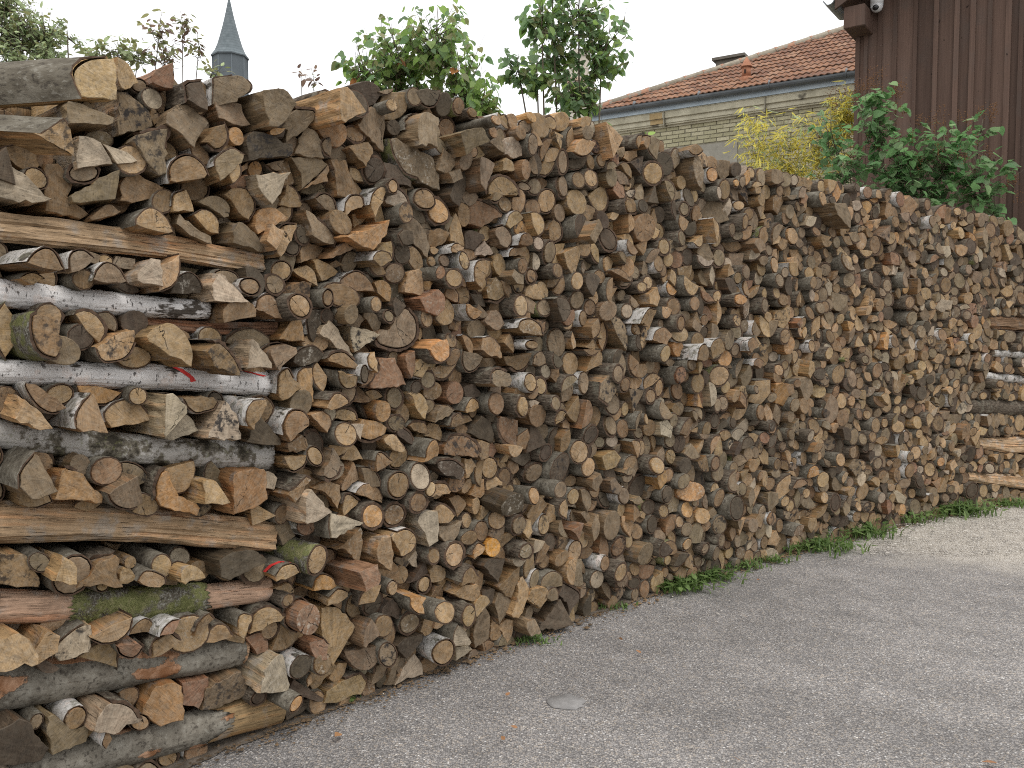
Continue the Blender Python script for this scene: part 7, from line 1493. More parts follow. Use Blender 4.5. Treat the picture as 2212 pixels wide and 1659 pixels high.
def single_log(line):
    kind, tone, bark, p, label, geo = parse_log(line)
    rg = random.Random(hash_str(line))
    if kind == 'R':
        cx, cz, rx, ry = geo
        pts, fl = round_outline(rx, ry, rg)
    else:
        P, fl = geo
        cx, cz = sum(q[0] for q in P) / len(P), sum(q[1] for q in P) / len(P)
        pts = [(q[0] - cx, q[1] - cz) for q in P]
    b, rz = log_frame(cx)
    name = 'round_log' if kind == 'R' else 'split_log'
    root = empty(name, (b.x, b.y, cz))
    hd_ = line.split('|')[0].split()
    slant = (float(hd_[4]), float(hd_[5])) if len(hd_) > 4 else (0, 0)
    root.rotation_euler = (rg.gauss(0, .025), 0, rz + rg.gauss(0, .05))
    tag(root, label, 'log', 'firewood logs stacked in the pile')
    c, aux = tone_aux(tone, rg)
    e, w, k = MB(), MB(), MB()
    peel = rg.uniform(.03, .09) if (bark in 'GD' and rg.random() < .16 and not slant[0]) else None
    make_log(pts, fl, p, rg.uniform(.9, 1.02), c, bark, rg, True, (e, w, k), rg.random() * 10, aux, peel)
    if slant[0]:                                                   # laid askew: the body runs off sideways behind the face
        for q in (w, k): q.v = [(x + slant[0] * max(0, p - y), y, z + slant[1] * max(0, p - y)) for x, y, z in q.v]
    for q in (e, w, k): q.v = [(x, -y, z) for x, y, z in q.v]      # outward is local -Y
    e.m = [0] * len(e.m); w.m = [0] * len(w.m); k.m = [int(q == 6) for q in k.m]
    e.build('cut_end', M_END, root)
    w.build('wood_body', M_SPLIT, root)
    if k.v: k.build('bark', [M_BARK[bark], M_INNER], root)
    if 'dabbed with red paint' in label:
        mb, vs = MB(), []
        for q in range(7):
            i, f = min(int(q / 2), len(pts) - 2), (q % 2) / 2
            x, z = [(pts[i][j] + (pts[i + 1][j] - pts[i][j]) * f) * 1.06 for j in (0, 1)]
            y = -p + .085 - .010 * q
            vs += [(x - .003, y - .010, z + .001), (x - .003, y + .011, z + .001)]
        mb.add(vs, [(2 * q, 2 * q + 1, 2 * q + 3, 2 * q + 2) for q in range(6)], 0, smooth=True)
        mb.build('paint_mark', M_REDPAINT, root)
    return root


def hash_str(s):
    h = 7
    for ch in s: h = (h * 131 + ord(ch)) & 0x7fffffff
    return h


M_REDPAINT = mat_noise('red_marking_paint', (0.50, 0.03, 0.03), (0.62, 0.06, 0.05), 40, 3, 0.6)
for line in LOGS.strip().splitlines():
    single_log(line)

# ---- the many smaller logs of the pile: real logs, one object
pile = MB()


def world_add(dst, src, b, rz, rx, cz):
    m = Matrix.Translation((b.x, b.y, cz)) @ Matrix.Rotation(rz, 4, 'Z') @ Matrix.Rotation(rx, 4, 'X')
    base = len(dst.v)
    dst.v.extend([tuple(m @ Vector((q[0], -q[1], q[2]))) for q in src.v])
    for f in src.f: dst.f.append(tuple(i + base for i in f))
    dst.m.extend(src.m); dst.smooth.extend(src.smooth); dst.lc.extend(src.lc); dst.seed.extend(src.seed); dst.tone.extend(src.tone); dst.aux.extend(src.aux)


for line in SMALL_LOGS.strip().splitlines():
    kind, tone, bark, p, label, geo = parse_log(line)
    rg = random.Random(hash_str(line))
    if kind == 'R':
        cx, cz, rx, ry = geo
        pts, fl = round_outline(rx, ry, rg, 14)
    else:
        P, fl = geo
        cx, cz = sum(q[0] for q in P) / len(P), sum(q[1] for q in P) / len(P)
        pts = [(q[0] - cx, q[1] - cz) for q in P]
    b, rz = log_frame(cx)
    c, aux = tone_aux(tone, rg)
    t = MB()
    make_log(pts, fl, p, .95, c, bark, rg, True, (t, t, t), rg.random() * 10, aux)
    world_add(pile, t, b, rz + rg.gauss(0, .04), rg.gauss(0, .02), cz)

fills = [tuple(int(q) for q in w.split()) for w in FILL_LOGS.replace('\n', ',').split(',') if w.strip()]
gaps = [tuple(int(q) for q in w.split()) for w in GAP_LOGS.replace('\n', ',').split(',') if w.strip()]
rg = random.Random(5)
for q in fills + gaps:
    s, z, tt, a, ax = q[:5]
    recess, az = len(q) == 5, q[-1]
    s, z, a, ax, az = s / 200, z / 200, math.radians(a * 10), ax / 200, az / 200
    nm, tp, fl = TEMPLATES[tt]
    ca, sa = math.cos(a), math.sin(a)
    k = .985 if recess else .955
    pts = [((x * ax * ca - y * az * sa) * k, (x * ax * sa + y * az * ca) * k) for x, y in tp]
    if nm == 'R':
        amp, ph = rg.uniform(.01, .07), rg.uniform(0, 6.28)
        pts = [(x * (1 + amp * math.sin(2 * math.atan2(y, x) + ph)), y * (1 + amp * math.sin(2 * math.atan2(y, x) + ph))) for x, y in pts]
    else:
        pts = [(x * rg.uniform(.94, 1.05), y * rg.uniform(.94, 1.05)) for x, y in pts]
    fl = list(fl)
    far = max(0.0, min(1.0, (s - 2.5) / 5.0))
    tone = rg.choices('gbtdwroO', (32, 29, 27, 11, 5, 2.4, 1.8, 0))[0]
    tone += rg.choices(('', 'm', 'f', 'c'), (73, 9, 5, 13))[0]
    bark = rg.choices('GDBNM', (40, 33, 9, 14, 1.0))[0] if any(fl) else 'N'
    if recess:
        p = rg.uniform(-.20 + .06 * far, -.04)
    else: p = max(-.06, min(.15, rg.gauss(.035, .045 - .020 * far))) + (.05 if rg.random() < .05 - .02 * far else 0)
    if s < .38 and z > 2.2: p -= .42                               # behind the logs lying askew at the crib's top
    if z < .16: p = min(p, .02)
    c, aux = tone_aux(tone, rg)
    b, rz = log_frame(s)
    t = MB()
    make_log(pts, fl, p, .6 if recess else .95, c, bark, rg, False, (t, t, t), rg.random() * 10, aux, lean=.14 * far)
    world_add(pile, t, b, rz + rg.gauss(0, .055 if not recess else .02), rg.gauss(0, .035 if not recess else .01), z)
po = pile.build('wood_pile', LOG_MATS)
tag(po, 'the rest of the stacked firewood, smaller log ends filling the pile', kind='stuff')


# ---- the logs laid lengthwise in the two cribs
def long_log(spec, idx):
    nm, label, kind, tone, bark, p, sa, za, ha, sb, zb, hb = spec
    rg = random.Random(100 + idx)
    ba, da, na = frame(sa)
    bb, db, nb = frame(sb)
    A = ba + na * (p - ha * .8) + Vector((0, 0, za))
    B = bb + nb * (p - hb * .8) + Vector((0, 0, zb))
    root = empty(nm, A)
    axis = (B - A)
    L = axis.length
    t = axis.normalized()
    outw = (na - t * na.dot(t)).normalized()
    up = outw.cross(t) * -1
    if up.z < 0: up = -up
    tag(root, label, 'log', 'logs laid lengthwise in the cribs')
    # section as polar radii; angle 0 = outward, 90 deg = up
    NA, NL = 44, 34
    seedv = rg.random() * 10
    if kind == 'split':
        cor = [(-30, 1.12), (40, 1.0), (75, 1.02), (150, .8), (215, .85), (265, .95), (310, 1.0)]
    elif kind == 'half':
        cor = None
    def radius(an, f):
        d = math.degrees(an) % 360
        if kind == 'round': r = 1.0
        elif kind == 'half':
            dd = (d + 100) % 360                                   # bark arc from -100 to +140 degrees, flat underneath and behind
            r = 1.0
            if d > 140 and d < 260:
                r = .62 / max(.62, abs(math.cos(math.radians(d - 200)))) if True else 1
        else:
            cc = sorted(((c + 8 * math.sin(5 * f + c)) % 360, q) for c, q in cor)
            cc = [(cc[-1][0] - 360, cc[-1][1])] + cc + [(cc[0][0] + 360, cc[0][1])]
            k = max(i for i in range(len(cc)) if cc[i][0] <= d)
            (lo, q0), (hi, q1) = cc[k], cc[k + 1]
            x0, y0 = q0 * math.cos(math.radians(lo)), q0 * math.sin(math.radians(lo))
            x1, y1 = q1 * math.cos(math.radians(hi)), q1 * math.sin(math.radians(hi))
            c, s_ = math.cos(an), math.sin(an)
            den = (x1 - x0) * s_ - (y1 - y0) * c
            r = (x1 * y0 - x0 * y1) / -den if abs(den) > 1e-6 else 1.0
            r = abs(r)
        return r
    bend = rg.gauss(0, .008) + (.022 if idx == 6 else 0)
    def pt(f, an, extra=0.0, rad=1.0):
        h = ha + (hb - ha) * f
        r = h * radius(an, f) * rad
        r *= 1 + .13 * (noise.noise(Vector((f * 4.0, math.cos(an) * .9 + seedv, math.sin(an) * .9))))
        r += (.004 if kind == 'split' else .0018) * noise.noise(Vector((f * 14.0, math.cos(an) * 3 + seedv, math.sin(an) * 3)))
        if kind == 'split': r += .012 * noise.noise(Vector((f * 2.6, math.cos(an) * 7 + seedv, math.sin(an) * 7)))
        c = A + axis * f + up * (bend * math.sin(math.pi * f) + h * .07 * math.sin(5 * f + seedv))
        return c + (outw * math.cos(an) + up * math.sin(an)) * (r + extra)
    def local(q, f):
        d = q - (A + axis * f)
        return (d.dot(outw), d.dot(up), f * L)
    c, aux = tone_aux(tone, rg)
    wood, bk, ends = MB(), MB(), MB()
    vs, lcs, fs = [], [], []
    for i in range(NL + 1):
        f = i / NL
        for j in range(NA):
            q = pt(f, 2 * math.pi * j / NA)
            vs.append(tuple(q - A)); lcs.append(local(q, f))
    for i in range(NL):
        for j in range(NA):
            a, b = i * NA + j, i * NA + (j + 1) % NA
            fs.append((a, b, b + NA, a + NA))
    wt = {'r': (.46, .305, .21), 'g': (.36, .235, .145)}.get(tone, c) if bark in 'MG' else (c if tone not in 'w' else TONES['t'])
    if kind == 'split' and tone == 't': wt = (.36, .250, .150)
    wood.add(vs, fs, 0, lc=lcs, seed=seedv, tone=wt, aux=(.15, 0, 0), smooth=(kind != 'split'))
    for e_, f in ((0, 0.0), (1, 1.0)):
        ring = [pt(f, 2 * math.pi * j / NA) for j in range(NA)]
        cc = sum(ring, Vector()) / NA + t * (.002 if e_ else -.002)
        v2 = [tuple(q - A) for q in ring] + [tuple(cc - A)]
        f2 = [((j, (j + 1) % NA, NA) if e_ else ((j + 1) % NA, j, NA)) for j in range(NA)]
        ends.add(v2, f2, 0, lc=[(local(Vector(q) + A, f)[0], local(Vector(q) + A, f)[1], 0) for q in v2], seed=seedv + e_, tone=c, aux=aux, smooth=True)
    wood.build('wood_body', M_SPLIT, root)
    ends.build('cut_end', M_END, root)
    if bark != 'N':
        f0, f1 = {'M': (.255, .725), 'G': (.01, .985)}.get(bark, (.0, 1.0))
        if idx == 9: f0, f1 = 0.0, .70
        a0, a1 = (0, 2 * math.pi) if kind == 'round' else (math.radians(-95), math.radians(138))
        n2 = NA + 6
        th = {'M': .009, 'G': .004, 'D': .008, 'L': .004}.get(bark, .004)
        vs, lcs, fs = [], [], []
        nl = NL
        for lay in (0, 1):
            for i in range(nl + 1):
                for j in range(n2 + 1):
                    an = a0 + (a1 - a0) * j / n2
                    f = f0 + (f1 - f0) * i / nl
                    if i in (0, nl): f += rg.gauss(0, .010) if kind != 'round' else rg.gauss(0, .004)
                    if idx == 9 and i == nl: f += .10 * math.sin(an * 2.2 + 1.0) * .7
                    if kind != 'round' and j in (0, n2): an += rg.gauss(0, .09)
                    q = pt(min(1.0, max(0.0, f)), an, (th + rg.gauss(0, .0012)) if lay == 0 else .0006)
                    vs.append(tuple(q - A)); lcs.append(local(q, f))
        W_ = n2 + 1
        O = (nl + 1) * W_
        for i in range(nl):
            for j in range(n2):
                a = i * W_ + j
                fs.append((a, a + 1, a + W_ + 1, a + W_))
            for j in ((0, n2) if kind != 'round' else ()):
                a = i * W_ + j
                q = (a, a + W_, a + W_ + O, a + O)
                fs.append(q if j == 0 else q[::-1])
        for i in (0, nl):
            for j in range(n2):
                a = i * W_ + j
                q = (a, a + O, a + 1 + O, a + 1)
                fs.append(q if i == 0 else q[::-1])
        bk.add(vs, fs, 0, lc=lcs, seed=seedv, tone=c, aux=aux, smooth=True)
        key = bark
        if bark == 'B': key = 'W' if tone == 'w' and idx < 10 else 'B'
        if bark == 'G': key = 'P'
        if idx == 2: key = 'K'
        bk.build('bark', M_BARK[key], root)
    if bark == 'M':
        fz = MB()
        for k in range(5200):
            f = rg.uniform(f0 + .01, f1 - .01)
            an = a0 + (a1 - a0) * rg.random()
            if noise.noise(Vector((f * 9, an * 1.2, 3.0))) < -.12: continue
            q = pt(f, an, th)
            nrm = (outw * math.cos(an) + up * math.sin(an))
            w = t * rg.uniform(.0006, .0014)
            e = q + nrm * rg.uniform(.002, .007) + Vector((rg.gauss(0, .002), rg.gauss(0, .002), -.002))
            lq = local(q, f)
            fz.add([tuple(q - w - A), tuple(q + w - A), tuple(e - A)], [(0, 1, 2)], 0, lc=[lq] * 3, seed=seedv, tone=c, aux=aux)
        fz.build('moss', M_MOSS, root)['kind'] = 'stuff'
    if idx == 4:
        for pp in ([(.600, 52), (.625, 40), (.645, 22), (.662, 5), (.672, -12)], [(.850, 78), (.880, 66), (.915, 55), (.945, 44), (.975, 38)]):
            mb = MB()
            vs, fs = [], []
            for k, (f, dg) in enumerate(pp):
                for sgn in (-1, 1):
                    vs.append(tuple(pt(f + sgn * (.0075 + rg.uniform(-.003, .004)), math.radians(dg + sgn * 3), .0068) - A))
            for k in range(len(pp) - 1):
                fs.append((2 * k, 2 * k + 1, 2 * k + 3, 2 * k + 2))
            mb.add(vs, fs, 0, smooth=True)
            mb.build('paint_mark', M_REDPAINT, root)
    return root


M_MOSS = mat_noise('moss_fuzz', (0.060, 0.070, 0.020), (0.26, 0.265, 0.10), 60, 3, .95)
for i, sp in enumerate(LONG_LOGS):
    long_log(sp, i)
# further lengthwise logs lie behind those, deeper in the cribs
rg = random.Random(17)
deep = MB()
for sp in LONG_LOGS:
    nm, label, kind, tone, bark, p, sa, za, ha, sb, zb, hb = sp
    if p < -.1: continue
    for k in range(1, 6):
        ba, da, na = frame(sa)
        bb, db, nb = frame(sb)
        A = ba + na * (p - .03 - .15 * k) + Vector((0, 0, za + rg.gauss(0, .012)))
        B = bb + nb * (p - .03 - .15 * k) + Vector((0, 0, zb + rg.gauss(0, .012)))
        pts = [A.lerp(B, q / 4) + Vector((0, 0, rg.gauss(0, .006))) for q in range(5)]
        r = (ha + hb) / 2
        c, aux = tone_aux('b', rg)
        deep.tube([tuple(q) for q in pts], [r * rg.uniform(.9, 1.15) for _ in pts], 10, rg.choice((2, 3, 1)), seed=rg.random() * 10, tone=c, aux=aux)
for k in range(12):
    ba, da, na = frame(-.35)
    bb, db, nb = frame(.75)
    zz = 2.02 + .05 * k
    A, B = ba + na * (-.95 + .02 * (k % 3)) + Vector((0, 0, zz)), bb + nb * (-.95) + Vector((0, 0, zz))
    c, aux = tone_aux('b', rg)
    deep.tube([tuple(A), tuple(A.lerp(B, .5)), tuple(B)], [.05, .055, .05], 10, rg.choice((2, 3, 1)), seed=rg.random() * 10, tone=c, aux=aux)
o = deep.build('crib_logs', LOG_MATS)
tag(o, 'lengthwise logs deeper inside the two cribs', kind='stuff')

# ------------------------------------------------------------------ ground
GRAVEL_C = at_z(2240, 1140, 0)


def mat_asphalt():
    t = NT('worn_asphalt')
    tc = t.n.new('ShaderNodeTexCoord').outputs['Object']
    x, y, z = t.sep(tc)
    p2 = t.comb(x, y, 0.0)
    wp = t.vmath('ADD', p2, t.scale_col(t.noise(p2, 60, 2, out='Color'), 0.006))
    cell = t.voronoi(wp, 118, out='Color')
    dist = t.voronoi(wp, 118)
    cr, cg, cb = t.sep(cell)
    big = t.noise(p2, 0.55, 4, 0.6)
    mid = t.noise(p2, 5.5, 4, 0.6)
    fine = t.noise(p2, 260, 3, 0.6)
    stone = t.ramp(cr, [(0.0, (0.170, 0.160, 0.154)), (0.35, (0.255, 0.240, 0.229)), (0.62, (0.315, 0.296, 0.280)), (0.86, (0.350, 0.302, 0.252)), (0.96, (0.42, 0.40, 0.38)), (1.0, (0.56, 0.54, 0.515))])
    tar = (0.145, 0.137, 0.133)
    c = t.mix(t.step(dist, 0.42, 0.75), stone, tar)
    c = t.mix(t.math('MULTIPLY', t.step(cg, 0.60, 0.75), 0.5), c, t.scale_col(c, 0.62))
    k = t.math('ADD', t.math('MULTIPLY', big, 0.80), t.math('ADD', t.math('MULTIPLY', mid, 0.60), 0.33))
    c = t.scale_col(c, k)
    trk = t.noise(t.comb(t.math('ADD', t.math('MULTIPLY', x, .35), t.math('MULTIPLY', y, -.25)), t.math('ADD', t.math('MULTIPLY', x, 1.3), t.math('MULTIPLY', y, 1.9)), 0.0), 1.0, 4, .6)
    c = t.scale_col(c, t.math('ADD', .72, t.math('MULTIPLY', trk, .56)))
    # damp or dirty streaks
    c = t.mix(t.math('MULTIPLY', t.step(t.noise(p2, 1.3, 5, 0.65), 0.56, 0.70), 0.45), c, t.scale_col(c, 0.70))
    # loose pale gravel takes over towards the far end of the pile
    d0 = t.vmath('LENGTH', t.vmath('MULTIPLY', t.vmath('SUBTRACT', p2, tuple(GRAVEL_C)), (.50, .72, 0.0)))
    gm = t.math('SUBTRACT', 1.0, t.step(t.math('ADD', d0, t.math('MULTIPLY', t.noise(p2, 2.4, 5, .7), 1.1)), 1.15, 1.85))
    gc = t.ramp(cb, [(0.0, (0.34, 0.30, 0.25)), (0.5, (0.52, 0.475, 0.41)), (1.0, (0.72, 0.69, 0.63))])
    gc = t.mix(t.step(dist, 0.45, 0.8), gc, (0.19, 0.165, 0.135))
    c = t.mix(gm, c, gc)
    # soil and crumbled bark darken the strip against the pile
    t.color(c)
    t.rough(0.82)
    h = t.math('ADD', t.math('MULTIPLY', t.math('SUBTRACT', 1.0, dist), t.math('ADD', 0.6, t.math('MULTIPLY', cb, 0.6))), t.math('MULTIPLY', fine, 0.3))
    t.bump(h, 0.9, 0.007)
    return t.m


g = MB()
N = 64
vs, fs = [], []
for i in range(N + 1):
    for j in range(N + 1):
        a, b = (i / N * 2 - 1), (j / N * 2 - 1)
        x, y = 400 * math.copysign(abs(a) ** 4, a), 400 * math.copysign(abs(b) ** 4, b)
        near = max(0, 1 - math.hypot(x, y) / 25)
        z = .02 * noise.noise(Vector((x * .5, y * .5, 0))) * near - .012 * near
        vs.append((x, y, z))
for i in range(N):
    for j in range(N):
        a = i * (N + 1) + j
        fs.append((a, a + N + 1, a + N + 2, a + 1))
g.add(vs, fs, smooth=True)
ground = g.build('asphalt_yard', mat_asphalt(), attrs=False)
tag(ground, 'worn grey asphalt yard with pale aggregate', kind='structure')


def sheet(name, outline, z, mat, label, kind='structure'):
    m = MB()
    cx = sum(p[0] for p in outline) / len(outline)
    cy = sum(p[1] for p in outline) / len(outline)
    n = len(outline)
    vs = [(p[0], p[1], z - .004) for p in outline]
    vs += [(cx + (p[0] - cx) * .93, cy + (p[1] - cy) * .93, z + .004) for p in outline]
    vs.append((cx, cy, z + .006))
    fs = [(i, (i + 1) % n, n + (i + 1) % n, n + i) for i in range(n)] + [(n + i, n + (i + 1) % n, 2 * n) for i in range(n)]
    m.add(vs, fs, smooth=True)
    o = m.build(name, mat, attrs=False)
    return tag(o, label, kind=kind)


def ragged(pts, amp, rg, k=6):
    out = []
    for i in range(len(pts)):
        a, b = pts[i], pts[(i + 1) % len(pts)]
        for q in range(k):
            t = q / k
            out.append((a[0] + (b[0] - a[0]) * t + rg.gauss(0, amp), a[1] + (b[1] - a[1]) * t + rg.gauss(0, amp)))
    return out


rg = random.Random(21)
pc = at_z(1222, 1515, 0)
ptch = []
for i in range(22):
    a = 2 * math.pi * i / 22
    r = .082 * (1 + rg.gauss(0, .09))
    ptch.append((pc.x + r * math.cos(a), pc.y + r * .85 * math.sin(a)))
M_CEM = mat_noise('cement_patch', (0.185, 0.177, 0.171), (0.26, 0.25, 0.24), 30, 4, 0.8, .3)
sheet('cement_patch', ptch, -.001, M_CEM, 'smooth grey cement patch in the asphalt')

# dark soil and crumbled bark in a ragged strip along the foot of the pile
rg = random.Random(33)
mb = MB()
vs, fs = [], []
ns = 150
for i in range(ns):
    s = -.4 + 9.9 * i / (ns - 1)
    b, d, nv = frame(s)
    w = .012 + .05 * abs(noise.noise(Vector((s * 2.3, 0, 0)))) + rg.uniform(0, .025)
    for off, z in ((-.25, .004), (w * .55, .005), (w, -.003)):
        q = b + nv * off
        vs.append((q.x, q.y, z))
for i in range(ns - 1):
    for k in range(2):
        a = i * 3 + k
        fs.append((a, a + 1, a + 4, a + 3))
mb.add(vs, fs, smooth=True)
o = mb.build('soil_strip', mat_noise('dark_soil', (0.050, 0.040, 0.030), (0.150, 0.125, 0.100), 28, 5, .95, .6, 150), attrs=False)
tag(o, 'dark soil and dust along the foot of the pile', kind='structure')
# dark litter of bark crumbs along the foot of the pile and pebbles on the yard
M_LITTER = mat_noise('bark_crumbs', (0.05, 0.035, 0.022), (0.24, 0.16, 0.09), 3, 4, 0.9)
lit = MB()
rg = random.Random(31)


def crumb(mb, x, y, z, r, flat, rg):
    k = rg.uniform(.5, 1.6)
    a = rg.uniform(0, 6.28)
    vs = []
    for sx, sy, sz in ((1, 0, 0), (0, 1, 0), (-1, 0, 0), (0, -1, 0), (0, 0, 1), (0, 0, -1)):
        px, py = sx * r * k * rg.uniform(.7, 1.2), sy * r * rg.uniform(.6, 1.1)
        vs.append((x + px * math.cos(a) - py * math.sin(a), y + px * math.sin(a) + py * math.cos(a), z + sz * r * flat))
    mb.add(vs, [(0, 1, 4), (1, 2, 4), (2, 3, 4), (3, 0, 4), (1, 0, 5), (2, 1, 5), (3, 2, 5), (0, 3, 5)])


for i in range(5200):
    s = rg.uniform(-.3, 9.2)
    b, d, nv = frame(s)
    off = abs(rg.gauss(0, .065))
    q = b + nv * (off - .02)
    crumb(lit, q.x, q.y, .003, rg.uniform(.003, .010) * (2.2 if rg.random() < .06 else 1), .4, rg)
o = lit.build('bark_litter', M_LITTER, attrs=False)
tag(o, 'dark bark crumbs littering the foot of the wood pile', kind='stuff')
M_PEB = mat_noise('pebbles', (0.16, 0.145, 0.13), (0.60, 0.56, 0.50), 9, 4, 0.85)
peb = MB()
rg = random.Random(32)
for i in range(4200):
    far = rg.random() < .55
    if far: q = at_z(rg.uniform(1880, 2400), rg.uniform(1095, 1200), 0)
    else:
        q = Vector((rg.uniform(-1.5, 7), rg.uniform(2.0, 8.5), 0))
        b, d, nv = frame(0)
    near = min(((q.x - x) ** 2 + (q.y - y) ** 2, (y - q.y)) for s_, x, y in PATH[::4])
    if near[1] < 0.02: continue
    crumb(peb, q.x, q.y, .004 + (.008 if far else 0), rg.uniform(.0035, .009) * (1.3 if far else .8), .6, rg)
o = peb.build('gravel_pebbles', M_PEB, attrs=False)
tag(o, 'small loose pebbles scattered over the yard', kind='stuff')

# ------------------------------------------------------------------ plants
def mat_leaf(name, c0, c1, back=.35, rough=.5):
    t = NT(name)
    oi = t.n.new('ShaderNodeObjectInfo').outputs['Random']
    geo = t.n.new('ShaderNodeNewGeometry')
    tc = t.n.new('ShaderNodeTexCoord').outputs['Object']
    isl = geo.outputs['Random Per Island']
    f = t.math('FRACT', t.math('ADD', oi, isl))
    c = t.mix(f, c0, c1)
    c = t.scale_col(c, t.math('ADD', 0.72, t.math('MULTIPLY', t.noise(tc, 30, 2), 0.55)))
    t.color(c)
    t.rough(rough)
    t.bsdf.inputs['Specular IOR Level'].default_value = 0.45
    tr = t.n.new('ShaderNodeBsdfTranslucent')
    t.l.new(t.scale_col(c, 1.5), tr.inputs['Color'])
    mx = t.n.new('ShaderNodeMixShader')
    mx.inputs[0].default_value = back
    t.l.new(t.bsdf.outputs[0], mx.inputs[1])
    t.l.new(tr.outputs[0], mx.inputs[2])
    t.l.new(mx.outputs[0], t.n['Material Output'].inputs['Surface'])
    return t.m


M_LILAC = mat_leaf('lilac_leaf', (0.115, 0.195, 0.050), (0.245, 0.345, 0.100), 0.58)
M_LILAC2 = mat_leaf('lilac_leaf_cool', (0.105, 0.180, 0.082), (0.210, 0.300, 0.145), 0.55)
M_DKLILAC = mat_leaf('dark_lilac_leaf', (0.080, 0.175, 0.065), (0.180, 0.325, 0.130), 0.45)
M_RUSSET = mat_leaf('russet_leaf', (0.12, 0.075, 0.060), (0.23, 0.155, 0.105), 0.4)
M_OLIVE = mat_leaf('olive_leaf', (0.13, 0.15, 0.060), (0.26, 0.255, 0.115), 0.45)
M_PALE = mat_leaf('pale_green_leaf', (0.175, 0.225, 0.115), (0.35, 0.41, 0.225), 0.55)
M_YELLOW = mat_leaf('yellow_leaf', (0.46, 0.40, 0.075), (0.66, 0.58, 0.13), 0.48)
M_DRY = mat_leaf('dry_orange_leaf', (0.34, 0.13, 0.05), (0.50, 0.21, 0.08))
M_TWIG = mat_noise('twig_bark', (0.07, 0.055, 0.04), (0.17, 0.14, 0.10), 30, 3, .9)
M_SEED = mat_noise('dry_seed_heads', (0.09, 0.045, 0.022), (0.20, 0.10, 0.045), 30, 3, .9)
M_CANE = mat_noise('yellow_cane', (0.40, 0.34, 0.10), (0.55, 0.48, 0.18), 12, 3, .6)


def leaf_shape(kind, size):
    """Vertices and faces of one leaf: base at the origin, tip along +X, upper side +Z, folded along the midrib."""
    if kind == 'heart':
        prof = [(0.0, 0.0), (-.06, .20), (.06, .36), (.28, .42), (.55, .33), (.80, .15), (1.0, 0.0)]
    elif kind == 'lance':
        prof = [(0.0, 0.0), (.12, .035), (.35, .06), (.6, .05), (.85, .02), (1.0, 0.0)]
    else:
        prof = [(0.0, 0.0), (.10, .15), (.30, .24), (.55, .22), (.8, .11), (1.0, 0.0)]
    vs, fs = [], []
    mid = [(max(0, x), 0, -.10 * x * x) for x, y in prof]
    vs += mid
    n = len(prof)
    for sg in (1, -1):
        vs += [(x, sg * y, .18 * y - .10 * x * x - .05 * abs(y)) for x, y in prof]
    for si in (0, 1):
        o = n * (1 + si)
        for i in range(n - 1):
            q = (i, i + 1, o + i + 1, o + i)
            fs.append(q if si == 0 else q[::-1])
    return [(x * size, y * size, z * size) for x, y, z in vs], fs


LEAF_MESH = {}


def leaf_mesh(kind, mat):
    key = (kind, mat.name)
    if key not in LEAF_MESH:
        vs, fs = leaf_shape(kind, 1.0)
        me = bpy.data.meshes.new('leaf')
        me.from_pydata(vs, [], fs)
        for p in me.polygons: p.use_smooth = True
        me.materials.append(mat)
        LEAF_MESH[key] = me
    return LEAF_MESH[key]


def leaf_matrix(pos, direction, size, rg, droop=.4):
    d = Vector(direction)
    d.z -= droop
    d.normalize()
    q = d.to_track_quat('X', 'Z')
    roll = rg.gauss(0, .5)
    m = Matrix.Translation(pos) @ q.to_matrix().to_4x4() @ Matrix.Rotation(roll, 4, 'X')
    sx = size * rg.uniform(.75, 1.2)
    return m @ Matrix.Diagonal((sx, sx * rg.uniform(.85, 1.15), sx * rg.uniform(.4, 1.6), 1))


